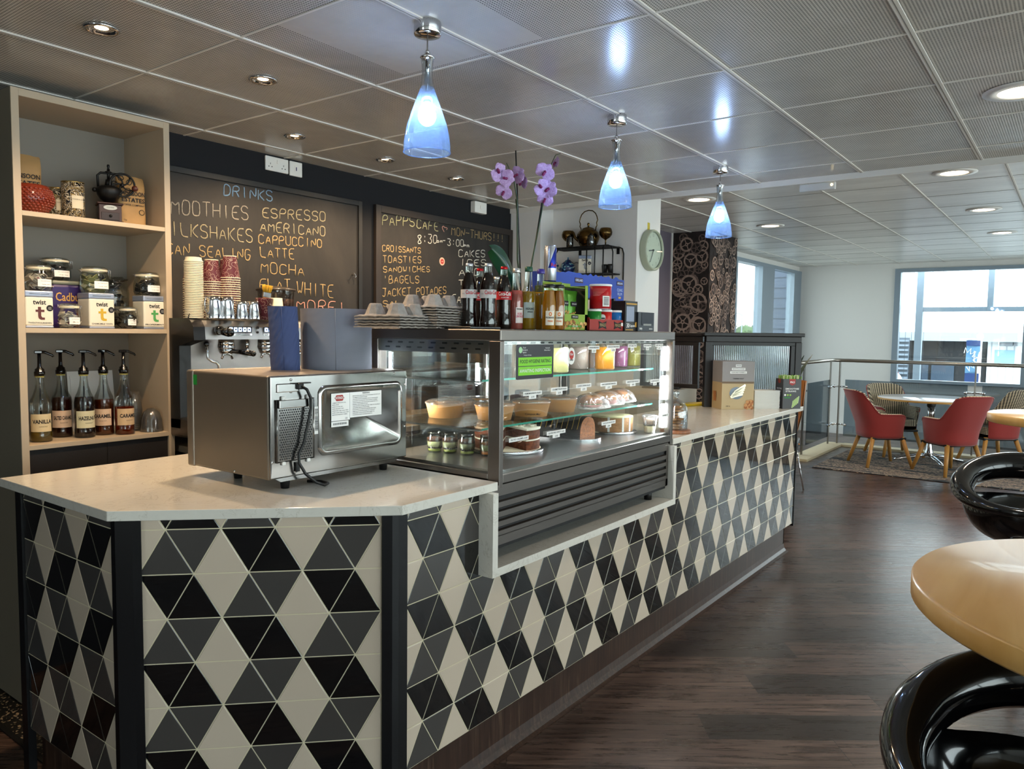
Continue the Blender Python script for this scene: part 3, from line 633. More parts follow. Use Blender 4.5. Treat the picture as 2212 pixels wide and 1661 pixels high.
bowl(Vector((.62, .40, 0)), 'kraft salad bowl in the second row, back left of the middle shelf')
bowl(Vector((.80, .38, 0)), 'kraft salad bowl in the second row behind the corner post')
# ---------------- wrapped rolls on plates
bread = mat('baked_bread', 'b0703c', .6, vary=.45, vscale=25, bump=.2, bscale=60); ham = mat('pink_ham', 'c98a83', .5); leaf = mat('lettuce', '5d8a35', .6, vary=.4, vscale=40); plate_m = mat('white_plate', 'e5e3dd', .25)
def wrapped(x, y, label, rz, fill=leaf, r=.05, tall=.032):
    t = thing('wrapped_sandwich', label, 'sandwich', (x, y, SH2), rz, 'film wrapped rolls on plates')
    MB().lathe([(.05, 0), (.055, .002), (.085, .010), (.088, .013), (.083, .012), (.05, .005), (0, .005)], 36).build('plate', plate_m, t)
    b = MB(); b.sph((0, 0, .020), .06, 1, 20, (1, .8, .2)); b.sph((0, 0, .026), .058, 2, 18, (1.03, .84, .22)); b.build('filling', [bread, ham, fill], t)
    R = random.Random(int(x * 99)); b = MB()
    b.grid(lambda u, v: ((.062 * math.cos(2 * PI * u) * math.cos(v * PI / 2) ** .6, .05 * math.sin(2 * PI * u) * math.cos(v * PI / 2) ** .6, .028 + tall * math.sin(v * PI / 2) * (1 + .08 * math.sin(6 * PI * u)))), 28, 9, cu=True); b.build('bread_top', bread, t)
    b = MB()
    def f(u, v):
        a = 2 * PI * u; k = v; w = 1 + .10 * math.sin(17 * a + 4 * v) * (.3 + .7 * (1 - k)); rr = (.088 - .088 * k ** 1.6) * w
        return (rr * math.cos(a), rr * .9 * math.sin(a), .010 + (tall + .027) * math.sin(k * PI / 2) ** .8 + .003 * math.sin(23 * a))
    b.grid(f, 64, 12, cu=True); b.build('film_wrap', film, t)
    return t
wrapped(1.28, .13, 'film wrapped filled roll with green salad, front of the middle shelf', .3)
wrapped(1.46, .16, 'film wrapped ham bagel on a white plate, middle of the three wraps', -.4, ham)
wrapped(1.64, .19, 'film wrapped croissant on a plate, farthest right near the light tube', .8, ham)
# dark chocolate loaf behind
t = thing('brownie_plate', 'dark chocolate brownies under film at the back of the middle shelf', 'cake', (1.13, .40, SH2)); b = MB(); b.bev(-.10, .10, -.06, .06, 0, .012, .004, 0); b.build('plate', plate_m, t)
b = MB(); R = random.Random(4)
for i in range(9): x = R.uniform(-.08, .05); y = R.uniform(-.045, .02); b.bev(x, x + .045, y, y + .04, .012, .05 + R.random() * .03, .008)
b.build('brownies', mat('chocolate_brown', '3a1d14', .6, vary=.5, vscale=60, bump=.3, bscale=90), t)
# ---------------- bottom floor: dessert glasses
cream = mat('cream_filling', 'd9cf9e', .5); choc = mat('chocolate_cream', '6a3d2e', .5); crumb = mat('dark_crumb', '241714', .8, bump=.4, bscale=200); pist = mat('pistachio_base', '90933c', .6); toffee = mat('toffee', 'b5651d', .4)
def dessert(px, py, label, lay, r=.029):
    p = rest(px, py, FL, r); t = thing('dessert_glass', label, 'dessert', (p.x, p.y, FL), group='layered dessert glasses at the left of the fridge floor')
    MB().lathe([(.022, 0), (.026, .003), (.0305, .03), (.0315, .05), (.029, .066), (.0275, .070), (.0305, .076), (.031, .079), (.0295, .079), (.0265, .071), (.0285, .064), (.03, .05), (.029, .03), (.024, .005), (0, .004)], 28, cap1=False).build('glass', glass, t)
    z = .0055; rr = lambda z: .0242 + min(z, .045) * .12
    b = MB()
    for i, (m, h) in enumerate(lay):

        b.lathe([(rr(z), z), (rr(z + h), z + h), (0, z + h)], 24, i); z += h
    b.build('layers', [m for m, h in lay], t)
    if lay[1][0] is crumb:
        b = MB(); q = random.Random(px)
        for k in range(18): a = k * PI / 9; b.sph((.0262 * math.cos(a), .0262 * math.sin(a), .0185 + q.uniform(-.001, .004)), .0036, 0, 6)
        b.build('crumb_edge', crumb, t)
L1 = [(pist, .010), (crumb, .006), (cream, .022), (choc, .014)]
dessert(939, 978, 'dessert glass farthest left, chocolate over cream and green base', L1); dessert(972, 980, 'middle of the three chocolate topped dessert glasses', L1); dessert(1009, 984, 'chocolate topped dessert glass nearest the layer cake', L1)
dessert(1053, 986, 'dessert glass with orange toffee and cream behind the corner post', [(toffee, .014), (cream, .022), (toffee, .008)])
# ---------------- layer cake with two slices cut apart, on silver board
sponge = mat('brown_sponge', '7a3f22', .85, vary=.55, vscale=90, bump=.5, bscale=160); frost = mat('white_frosting', 'ece5d2', .55, bump=.4, bscale=80); silver = mat('silver_board', 'c4c4c8', .22, 1, bump=.6, bscale=90)
cc = rest(1092, 985, FL, .16)
t = thing('layer_cake', 'brown chocolate layer cake with white frosting on a silver board', 'cake', (cc.x, cc.y, FL))
MB().lathe([(.128, 0), (.13, .003), (.13, .009), (.128, .012), (0, .012)], 44).build('cake_board', silver, t)
b = MB(); b.lathe([(.118, .0122), (.118, .0135), (0, .0135)], 44); b.build('paper_disc', mat('cake_paper', 'cdb9a0', .7), t)
def wedge(b, a0, a1, r, z0, z1, m, o=(0, 0), n=18):
    P = [(o[0], o[1])] + [(o[0] + r * math.cos(a0 + (a1 - a0) * i / n), o[1] + r * math.sin(a0 + (a1 - a0) * i / n)) for i in range(n + 1)]; b.prism(P, z0, z1, m)
for a0, a1, o in ((math.radians(-40), math.radians(212), (0, 0)), (math.radians(-110), math.radians(-62), (.0, -.012))):
    b = MB(); wedge(b, a0, a1, .105, .014, .050, 0, o); wedge(b, a0, a1, .1045, .050, .056, 1, o); wedge(b, a0, a1, .105, .056, .092, 0, o); wedge(b, a0, a1, .107, .092, .100, 1, o)
    q = random.Random(int(a0 * 10) + 50)
    for k in range(70 if o[1] == 0 else 18):
        a = q.uniform(a0, a1); r_ = q.uniform(.02, .098); b.sph((o[0] + r_ * math.cos(a), o[1] + r_ * math.sin(a), .1005 + q.random() * .004), q.uniform(.003, .008), q.choice((1, 1, 1, 2)), 6, (1, 1, .7))
    b.build('cake_portion', [sponge, frost, mat('toffee_crumb', '8b6a3c', .7)], t)
t.scale = (1.2, 1.2, 1)
# ---------------- black glazed loaf cake, cut end to the right
lc = Vector((1.27, .29, FL)); LS = 1.1; t = thing('loaf_cake', 'black glazed loaf cake with yellow drizzle and a cut orange end', 'cake', lc, -1.45)
MB().prism(rrect(.36, .19, .09, 8), 0, .010).build('cake_board', silver, t)
def loaf(u, v):
    a = PI * v; x = -.17 + .30 * u; k = (1 - max(0, (.12 - u) / .12) ** 2 * .8) ** .5; return (x, -.075 * math.cos(a) * k * (1 if abs(math.cos(a)) < .8 else 1), .010 + .085 * math.sin(a) ** .55 * k)
glz = mat('black_glaze', '08080b', .42, spec=.3, bump=.3, bscale=40)
b = MB(); b.grid(loaf, 22, 18); b.build('glaze', glz, t)
b = MB(); P = [(-.073 * math.cos(PI * j / 18), .010 + .083 * math.sin(PI * j / 18) ** .55) for j in range(19)]
b.prism(P, .1285, .1305, 0, mtx=basis((0, 0, 0), (0, 1, 0), (0, 0, 1), (1, 0, 0))); b.build('cut_face', mat('orange_crumb', 'a5602a', .85, vary=.5, vscale=120, bump=.4, bscale=200), t)
b = MB()
for i in range(11): b.tube([tuple(Vector(loaf(.16 + i * .078 + .02 * math.sin(v * 7), v / 14)) + Vector((0, 0, .0008))) for v in range(1, 14)], .0011, 5)
b.build('drizzle', mat('gold_drizzle', 'c39a35', .4), t)
t.scale = (LS, LS, LS)
# ---------------- cheesecake wheel
cc = Vector((1.60, .20, FL)); t = thing('cheesecake', 'round pale cheesecake with biscuit crust, in a clear wrap on a silver board', 'cake', cc)
MB().lathe([(.135, 0), (.138, .004), (.135, .010), (0, .010)], 44).build('cake_board', silver, t)
b = MB(); b.lathe([(.11, .010), (.113, .014), (.113, .078), (.110, .082), (0, .083)], 44); b.build('crust', mat('biscuit_crust', 'b5855a', .8, vary=.3, vscale=70, bump=.4, bscale=150), t)
b = MB(); b.lathe([(.113, .080), (.111, .086), (.09, .088), (0, .088)], 44); b.build('topping', mat('pale_topping', 'd9cfa0', .4), t)
b = MB()
for a in (-120, -95, -60, -30, 200): c, s_ = math.cos(math.radians(a)), math.sin(math.radians(a)); b.box(-.006, .006, -.0006, .0006, .012, .086, mtx=T(c * .1138, s_ * .1138, 0) @ Rz(math.radians(a + 90)))
b.build('paper_strip', paper, t)
t.scale = (.88, .88, .95)
# ---------------- trifle cup
p = Vector((1.69, .045, FL)); t = thing('trifle_cup', 'clear plastic trifle cup with cream and dark layers near the light tube', 'dessert', p)
MB().lathe([(.024, 0), (.026, .002), (.036, .075), (.038, .078)], 26, cap1=False).build('cup', clearplas, t)
b = MB(); b.lathe([(.024, .003), (.030, .035), (0, .035)], 22, 0); b.lathe([(.030, .035), (.031, .043), (0, .043)], 22, 1); b.lathe([(.031, .043), (.034, .062), (.02, .072), (0, .07)], 22, 2); b.build('layers', [cream, crumb, mat('cocoa_cream', 'c7ab93', .6, vary=.5, vscale=60)], t)
MB().lathe([(.039, .077), (.039, .082), (.03, .088), (0, .089)], 26, cap0=False).build('lid', clearplas, t)

# ================================================================== SHELF CABINET
CX0, CX1, CY0, CY1 = -.392, .234, 1.70, 2.056
cab = thing('shelf_cabinet', 'tall cream open shelf cabinet standing against the black wall at the left', 'cabinet', (0, 0, 0))
th = .027
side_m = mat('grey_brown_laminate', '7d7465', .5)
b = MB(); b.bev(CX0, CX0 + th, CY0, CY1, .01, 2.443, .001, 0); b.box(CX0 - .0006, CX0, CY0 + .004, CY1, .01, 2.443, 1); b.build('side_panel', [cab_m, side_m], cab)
b = MB(); b.bev(CX1 - th, CX1, CY0, CY1, .01, 2.443, .001); b.build('side_panel', cab_m, cab)
b = MB(); b.bev(CX0 + th, CX1 - th, CY0, CY1, 2.415, 2.443, .001); b.build('top_board', cab_m, cab)
b = MB(); b.box(CX0 + th, CX1 - th, CY1 - .008, CY1 - .002, .05, 2.415); b.build('back_board', mat('pale_back_board', '857d72', .6), cab)
S1, S2, S3 = 1.984, 1.532, 1.070
for z in (S1, S2, S3): b = MB(); b.bev(CX0 + th, CX1 - th, CY0 + .001, CY1 - .009, z - .019, z, .001); b.build('shelf', cab_m, cab)
b = MB(); b.box(CX0 + th, CX0 + .33, CY0 + .012, CY0 + .03, .05, S3 - .019); b.box(CX0 + .332, CX1 - th, CY0 + .012, CY0 + .03, .05, S3 - .019); b.build('lower_panel', mat('dark_textured_panel', '1f1a17', .6, bump=.2, bscale=160), cab)
YS = 1.78
def yaw_to_cam(p): return math.atan2(CAM.y - p[1], CAM.x - p[0]) + PI / 2
def P_(px, py, Y, z): q = PY(px, py, Y); return Vector((q.x, Y, z))
# kraft coffee bags
def coffee_bag(x, y, w, h, d, label, rz):
    t = thing('coffee_bag', label, 'coffee bag', (x, y, S1), rz)
    def f(u, v):
        a = 2 * PI * u; sx = math.copysign(abs(math.cos(a)) ** .5, math.cos(a)); sy = math.copysign(abs(math.sin(a)) ** .5, math.sin(a)); k = 1 - .75 * max(0, (v - .78) / .22) ** 1.3
        return (sx * w / 2 * (1 - .04 * v + .02 * math.sin(9 * v + a)), sy * d / 2 * k + .01 * max(0, v - .8), h * v + .006 * math.sin(3 * a) * v)
    b = MB(); b.grid(f, 36, 16, cu=True); vs = [f(i / 36, 1) for i in range(36)]; b._add(vs, [tuple(range(36))]); b.build('bag', mat('kraft_paper_bag', 'b78f5c', .7, vary=.12, vscale=14, bump=.25, bscale=30), t)
    b = MB(); A = front((0, -d / 2 - .0035, h * .60)); b.text('MONSOON', .026, A @ T(0, .012, 0), 0, .02, wid=w * .82); b.text('ESTATES', .026, A @ T(0, -.016, 0), 0, .02, wid=w * .80); b.text('COFFEE COMPANY', .01, A @ T(0, -.037, 0), 0, .01, wid=w * .78); b.text('1kg', .011, A @ T(-w * .3, -h * .48, 0), 0)
    b.tube([(w * .3 + .011 * math.cos(k * PI / 8), -d / 2 - .003, h * .60 - .065 + .011 * math.sin(k * PI / 8)) for k in range(16)], .0012, 5, closed=True); b.build('printed_text', ink, t); return t
coffee_bag(-.285, 1.90, .135, .245, .07, 'kraft coffee bag standing behind the red beaded bowl', -.15)
coffee_bag(.118, 1.83, .120, .215, .07, 'kraft coffee bag beside the black coffee grinder', -.1)
# red beaded bowl
t = thing('beaded_bowl', 'red glazed bowl covered in bean shaped bumps at the left of the top shelf', 'bowl', (-.300, 1.795, S1)); redg = mat('terracotta_glaze', '7c2d18', .25, coat=.4)
prf = [(.045, 0), (.062, .012), (.078, .035), (.084, .06), (.080, .085), (.070, .105), (.067, .112), (.063, .111), (.066, .10)]
b = MB(); b.lathe(prf, 36, 0, cap1=False); q = random.Random(2)
for k in range(11):
    z = .006 + k * .0088; r = [p[0] for p in prf[:7]]; rr = .045 + (.039 * math.sin(min(1, z / .06) * PI / 2)) if z < .06 else .084 - (z - .06) * .28
    n = 30
    for i in range(n): a = 2 * PI * (i + .5 * (k % 2)) / n; b.sph((rr * math.cos(a), rr * math.sin(a), z), .0062, 0, 6, (1.15, 1.15, .8))
b.build('bowl', redg, t)
# marbled canisters
def canister(x, y, h, r, label):
    m = NG('marbled_print_' + str(int(x * 1000))); tcx = m.n.new('ShaderNodeTexCoord'); n_ = m.noise(tcx.outputs['Object'], 22, 3, 4, .4)
    m.set(Base_Color=m.ramp(n_, [(0, '0d0d10'), (.44, 'd8ccb4'), (.50, '0d0d10'), (.56, 'b89b62'), (.60, '111114')], True), Roughness=.3)
    t = thing('tea_canister', label, 'canister', (x, y, S1), yaw_to_cam((x, y))); MB().lathe([(r, 0), (r, h)], 32).build('body', m.m, t)
    MB().lathe([(r * 1.01, h), (r * 1.02, h + .001), (r * 1.02, h + .004), (r * .95, h + .004), (r * .95, h + .001), (0, h + .001)], 32, cap0=False).build('rim', mat('gold_rim', 'a98d55', .3, 1), t)
    b = MB(); b.grid(lambda u, v: ((r + .0006) * math.sin(-.1 + u * 1.1), -(r + .0006) * math.cos(-.1 + u * 1.1), h * (.28 + .36 * v)), 10, 2); b.build('label', mat('cream_label', 'd6c9ae', .6), t)
    b = MB(); b.text('COOKIES & CREAM', .006, front((.020, -r - .0012 + .004, h * .53), .42), 0); b.build('printed_text', ink, t); return t
canister(-.166, 1.87, .125, .040, 'black and gold marbled canister, the one behind to the left'); canister(-.134, 1.80, .148, .043, 'black and gold marbled canister with a cream label, in front')
# coffee grinder
t = thing('coffee_grinder', 'antique black cast iron coffee grinder on a wooden drawer box', 'coffee grinder', (.008, 1.79, S1), -.35)
iron = mat('black_cast_iron', '0c0b0b', .45, .3)
b = MB(); b.bev(-.043, .043, -.043, .043, .0, .075, .002, 0); b.bev(-.05, .05, -.05, .05, .075, .083, .003, 0); b.bev(-.05, .05, -.05, .05, 0, .006, .002, 0); bx = b.build('box', mat('mahogany', '3a1d17', .4, vary=.3, vscale=10), t)
b = MB(); b.bev(-.034, .034, -.047, -.042, .010, .042, .001, 0); dr = b.build('drawer', mat('dark_mahogany', '25110d', .4), bx)
b = MB(); b.sph((0, -.052, .026), .006, 0, 10); b.build('knob', iron, dr)
b = MB(); b.prism([(.026 * math.cos(a * PI / 10), .010 * math.sin(a * PI / 10)) for a in range(20)], 0, .001, 0, front((0, -.0435, .062))); b.text('COFFEE', .008, front((0, -.0447, .062)), 1, 0); b.build('plaque', [mat('pewter', '9b9890', .4, .8), ink], bx)
b = MB(); b.lathe([(.012, .083), (.018, .09), (.034, .10), (.046, .12), (.050, .138), (.046, .150), (.030, .158), (.012, .160)], 28); b.cyl((0, 0, .158), (0, 0, .185), .016, .012); b.cyl((0, 0, .185), (0, 0, .23), .006)
b.tube([(-.04, 0, .15), (-.042, 0, .20), (-.03, 0, .212), (.03, 0, .212), (.036, 0, .205)], .005); b.lathe([(.012, .212), (.014, .218), (.006, .222), (.004, .235), (.006, .240), (.005, .248), (.0, .250)], 14); b.sph((-.054, 0, .138), .010); b.build('hopper', iron, t)
b = MB(); wc = Vector((.05, -.02, .165))
b.tube([wc + Vector((.048 * math.cos(k * PI / 18), 0, .048 * math.sin(k * PI / 18))) for k in range(36)], .0045, 8, closed=True); b.cyl(wc + Vector((0, -.006, 0)), wc + Vector((0, .03, 0)), .008)
for k in range(5):
    a = k * 2 * PI / 5; b.tube([wc + Vector((math.cos(a + s * .9) * .048 * s, 0, math.sin(a + s * .9) * .048 * s)) for s in (0, .25, .5, .75, 1)], .0035, 6); b.tube([wc + Vector((.030 * math.cos(a + .5) + .011 * math.cos(j), 0, .030 * math.sin(a + .5) + .011 * math.sin(j))) for j in range(7)], .002, 5, closed=True)
wh = b.build('flywheel', iron, t); b = MB(); b.cyl(wc + Vector((.045, -.004, -.015)), wc + Vector((.045, -.02, -.015)), .003); b.sph(wc + Vector((.045, -.032, -.015)), .013, 1); b.build('crank_knob', [iron, mat('brown_wood_knob', '4a211a', .4)], wh)

# ---------------- tins and clip jars
def printt(b, s, h, w, A, m=0, bo=.012): b.text(s, h, A, m, bo, wid=w)
def twist_tin(px0, px1, col, name, label, y=1.785, z=S2, rz=None, h=.148, wf=None, par=True):
    a = PY(px0, 640, y); c = PY(px1, 640, y); x = (a.x + c.x) / 2; w = wf or c.x - a.x
    if wf and par: x = PY(px1, 640, y - wf / 2).x - wf / 2
    rz = 0 if rz is None else rz
    t = thing('tea_tin', label, 'tea tin', (x, y, z), rz)
    b = MB(); b.bev(-w / 2, w / 2, -w / 2, w / 2, 0, .010, .004, 1); b.bev(-w / 2, w / 2, -w / 2, w / 2, .009, h - .024, .006, 0); b.build('body', [mat('cream_tin', 'dcd7c6', .4), mat('blue_grey_tin', '8e98ac', .35, .4)], t)
    b = MB(); b.bev(-w / 2 - .001, w / 2 + .001, -w / 2 - .001, w / 2 + .001, h - .026, h, .005, 0); b.tube([(-w * .35, -w / 2 - .002, h - .012), (w * .35, -w / 2 - .002, h - .012)], .0015, 5); b.build('lid', mat('blue_grey_tin', '8e98ac', .35, .4), t)
    b = MB(); A = front((0, -w / 2 - .0004, 0)); b.text('twist', .027, A @ T(0, .102, 0), 0, .022, wid=.048)
    tm = [(-.006, .084), (.005, .084), (.005, .073), (.017, .073), (.017, .064), (.005, .064), (.005, .048), (.009, .042), (.018, .042), (.018, .033), (.004, .033), (-.004, .038), (-.006, .046), (-.006, .064), (-.015, .064), (-.015, .073), (-.006, .073)]
    b.prism(tm, 0, .0006, 1, A); b.lathe([(0, .001), (.0125, .001)], 20, 0, mtx=A @ T(w * .36, .080, 0), cap1=False, smooth=False); b.text('great', .005, A @ T(w * .36, .083, .0012), 2); b.text('taste', .006, A @ T(w * .36, .077, .0012), 2)
    b.text(name, .009, A @ T(0, .020, 0), 0, .01, wid=.085); b.build('printed_text', [ink, mat('tin_' + col, col, .5), paper], t); return t
twist_tin(58, 115, '5a2a2a', 'TWENTYFOURSEVEN', 'cream tea tin with a maroon letter t, at the left end', wf=.103)
twist_tin(180, 247, 'c2a02c', 'CHAMOMILE YAWN', 'cream tea tin with a yellow letter t, in the middle of the shelf', h=.15, wf=.105)
twist_tin(293, 356, '4f9a55', 'PROPERMINT', 'cream tea tin with a green letter t, at the right end', y=1.775, wf=.098)
def clip_jar(x, y, z, r, h, label, fill, rz=0, tg=True, cat='jar'):
    t = thing('clip_jar', label, cat, (x, y, z), rz, 'glass clip top jars of tea bags')
    MB().lathe([(r * .8, 0), (r * .93, .006), (r, .02), (r, h * .45), (r * .92, h * .66), (r * .82, h * .74), (r * .80, h * .80)], 30, cap1=False).build('jar_glass', glass, t)
    b = MB(); b.lathe([(r * .86, h * .80), (r * .88, h * .83), (r * .88, h * .86), (r * .84, h * .88)], 30, 0, cap0=False, cap1=False); b.build('rubber_seal', mat('cream_rubber', 'd8cfb4', .6), t)
    MB().lathe([(r * .86, h * .88), (r * .86, h * .92), (r * .7, h * .97), (r * .4, h * .985), (0, h * .99)], 30, cap0=False).build('lid', glass, t)
    b = MB()
    for zz in (.78, .90): b.tube([(r * .9 * math.cos(k * PI / 14), r * .9 * math.sin(k * PI / 14), h * zz) for k in range(28)], .0014, 5, closed=True)
    b.tube([(r * .9, -.008, h * .9), (r * 1.12, -.008, h * .86), (r * 1.1, -.006, h * .55), (r * 1.1, .006, h * .55), (r * 1.12, .008, h * .86), (r * .9, .008, h * .9)], .0014, 5); b.tube([(-r * .9, -.008, h * .78), (-r * 1.08, -.006, h * .84), (-r * 1.08, .006, h * .84), (-r * .9, .008, h * .78)], .0014, 5); b.build('wire_clip', chrome, t)
    b = MB(); q = random.Random(int(x * 1000)); c1, c2, c3 = fill
    for k in range(34):
        a = q.random() * 6.28; rr = q.random() ** .5 * r * .78; zz = q.uniform(.008, h * .62); A = T(rr * math.cos(a), rr * math.sin(a), zz) @ Rz(q.random() * 6) @ Rx(q.uniform(-.9, .9)) @ Ry(q.uniform(-.9, .9)); s_ = .012; b.box(-s_, s_, -s_ * .9, s_ * .9, -.0016, .0016, q.choice((0, 0, 1)), A)
        if k % 5 == 0: b.box(-.006, .006, -.006, .006, .002, .003, 2, A)
    b.build('tea_bags', [mat('tea_' + c1, c1, .7), mat('tea_' + c2, c2, .7), mat('tea_' + c3, c3, .7)], t)
    if tg:
        b = MB(); w = r * .9; a0 = -PI / 2 + .12 - rz
        b.grid(lambda u, v: ((r + .001) * math.cos(a0 - .55 + 1.1 * u), (r + .001) * math.sin(a0 - .55 + 1.1 * u), h * (.16 + .27 * v)), 10, 2, 0)
        A = lambda z_: T(0, 0, 0) @ Rz(a0 + PI / 2) @ front((0, -r - .0016, z_))
        b.text('Item: LOOSE TEA BAGS', .005, A(h * .36), 1, wid=r * .75); b.text('Use By: 12/04', .005, A(h * .24), 1, wid=r * .6); b.build('label', [paper, ink], t)
    return t
DK = ('26211f', '3a3532', 'cfcac0'); LG = ('8f8a5a', 'b9b39a', 'd8d2c4'); WT_ = ('c9bdb0', 'b5a79c', '77404a')
clip_jar(-.277, 1.795, S2 + .148, .050, .110, 'clip jar of pale tea bags on the maroon letter tin', WT_)
clip_jar(-.057, 1.80, S2 + .150, .058, .115, 'clip jar of green tea bags on the yellow letter tin', LG)
clip_jar(.167, 1.79, S2 + .148, .056, .108, 'clip jar of dark tea bags on the green letter tin', DK)
clip_jar(-.180, 1.755, S2, .041, .105, 'small clip jar on the shelf in front of the purple tub', WT_)
clip_jar(.060, 1.757, S2, .036, .100, 'small clip jar on the shelf between the yellow and green letter tins', DK)
t = thing('chocolate_tub', 'purple hot chocolate tub with gold lettering behind the small jar', 'tub', (-.150, 1.93, S2)); purp = mat('royal_purple', '2b1458', .4)
b = MB(); b.bev(-.085, .085, -.075, .075, 0, .185, .012); b.build('tub_body', purp, t); b = MB(); b.bev(-.088, .088, -.078, .078, .183, .20, .008); b.build('lid', mat('grey_green_lid', '7c8072', .4), t)
b = MB(); A = front((0, -.0755, .13)); b.text('Cadbury', .05, A @ T(.022, .0, 0), 0, .01, wid=.125); b.text('HOT CHOCOLATE', .012, A @ T(.012, -.035, 0), 1, .02, wid=.09); b.prism([(.03, -.12), (.055, -.12), (.06, -.06), (.045, -.055)], 0, .0005, 2, A); b.build('printed_text', [mat('gold_print', 'c99a4a', .4), paper, mat('amber_print', 'b5622a', .5)], t)
clip_jar(-.158, 1.93, S2 + .20, .060, .100, 'clip jar of black and white tea bags on the purple tub', DK)
t = thing('jar_of_sachets', 'large glass jar of black wrapped sachets behind the shelf tins', 'jar', (.062, 1.935, S2)); MB().lathe([(.07, 0), (.085, .02), (.085, .10), (.088, .16), (.078, .22), (.06, .235)], 30, cap1=False).build('jar_glass', glass, t)
b = MB(); q = random.Random(9)
for k in range(90): a = q.random() * 6.28; rr = q.random() ** .5 * .072; b.box(-.014, .014, -.011, .011, -.002, .002, q.choice((0, 0, 0, 1)), T(rr * math.cos(a), rr * math.sin(a), q.uniform(.01, .225)) @ Rz(q.random() * 6) @ Rx(q.uniform(-1.2, 1.2)))
b.build('sachets', [mat('black_sachet', '141213', .35), mat('grey_sachet', '6a6872', .4)], t)

# ---------------- syrup bottles
def syrup(px, py, liq, lev, lab, word, label, ang=0, first=None):
    p = PZ(px, py, S3); p = Vector((p.x, min(max(p.y, 1.745), 1.9), S3)); p.x = PY(px, py, p.y).x; r = .040
    t = thing('syrup_bottle', label, 'syrup bottle', p, yaw_to_cam(p) + ang, 'pump bottles of flavour syrup')
    MB().lathe([(.036, 0), (r, .004), (r, .035), (.038, .04), (.038, .115), (r, .12), (r, .15), (.037, .168), (.026, .192), (.018, .22), (.0145, .25), (.0145, .262)], 32, cap1=False, flute=(24, .02, .121, .168)).build('bottle_glass', glass, t)
    H = .004 + lev; pr = [(.036, .003), (.0375, .006), (.0375, .15), (.034, .168), (.024, .192)]; pr = [q for q in pr if q[1] < H]; MB().lathe(pr + [(pr[-1][0], H), (0, H)], 28).build('syrup', mat('syrup_' + liq, liq, .15, trans=.55, ior=1.36), t)
    MB().lathe([(.017, .262), (.017, .268), (.02, .270)], 20, cap0=False).build('seal', mat('yellow_seal', 'b8ab5a', .5), t)
    b = MB(); b.lathe([(.020, .268), (.020, .285), (.017, .287), (.017, .295), (.010, .300), (.0075, .308), (.0065, .36), (.0, .36)], 20); b.bev(-.017, .012, -.009, .009, .358, .371, .003); b.tube([(0, 0, .366), (.02, -.002, .364), (.045, -.003, .352), (.049, -.003, .345)], [.0065, .006, .005, .0045], 8); b.cyl((0, 0, .03), (0, 0, .27), .003); b.build('pump', black_gloss, t)
    b = MB(); b.grid(lambda u, v: (.0386 * math.sin(-1.15 + 2.3 * u), -.0386 * math.cos(-1.15 + 2.3 * u), .0425 + .072 * v), 16, 2); b.build('label', mat('label_' + lab, lab, .6), t)
    b = MB(); vv, ff, w = text_mesh(word, .03); k = min(.075, w * .021) / w; hh = .022
    b._add([(.0392 * math.sin((v[0] * k) / .0392 + .12), -.0392 * math.cos((v[0] * k) / .0392 + .12), .083 + v[1] * hh) for v in vv], ff, 0)
    vv, ff, w = text_mesh('FLAVOUR SYRUP', .0); k = .03 / w
    b._add([(.0392 * math.sin((v[0] * k) / .0392 + .2), -.0392 * math.cos((v[0] * k) / .0392 + .2), .063 + v[1] * .006) for v in vv], ff, 0); b.build('printed_text', ink, t); return t
syrup(90, 953, '8a6a12', .060, 'd8c49a', 'VANILLA', 'vanilla syrup pump bottle, nearly empty, at the left end')
syrup(135, 943, '3a120c', .165, 'cdaf94', 'SALTED CARAMEL', 'salted caramel syrup pump bottle, second from the left')
syrup(184, 944, '2c120c', .168, 'd2c9a4', 'HAZELNUT', 'hazelnut syrup pump bottle, full, in the middle', .25)
syrup(226, 938, '6b2a08', .150, 'd3b396', 'CARAMEL', 'caramel syrup pump bottle behind the hazelnut one', -.35)
syrup(270, 937, '8c2a06', .118, 'd0b088', 'CARAMEL', 'caramel syrup pump bottle at the right end, beside the clear cups', .35)
b = MB(); n = 26
t = thing('clear_cup_stack', 'tall stack of clear plastic cups behind the domed lids', 'cup stack', (.130, 1.86, S3))
for k in range(14): z = k * .0075; b.lathe([(.026, .078 + z), (.035, .006 + z), (.037, .002 + z), (.037, z), (.034, .003 + z)], 24, cap0=(k == 13), cap1=False)
b.build('cups', clearplas, t)
t = thing('dome_lid_stack', 'stack of clear domed plastic lids at the right of the bottom shelf', 'lid stack', (.165, 1.772, S3)); b = MB()
for k in range(5): z = k * .004; b.lathe([(.048, z), (.048, .004 + z), (.046, .01 + z), (.044, .04 + z), (.034, .072 + z), (.016, .088 + z), (.012, .089 + z)], 26, cap0=False, cap1=False)
b.build('lids', clearplas, t)
b = MB(); b.box(-.10, .10, -.001, .001, 0, .27, 0, Rx(-.12)); b.box(-.09, .085, -.003, -.001, 0, .25, 0, Rx(-.12) @ Rz(.02)); t = b.build('paper_sheets', paper, loc=(.02, 2.0, S3)); tag(t, 'white paper sheets leaning at the back behind the syrup bottles', 'paper')

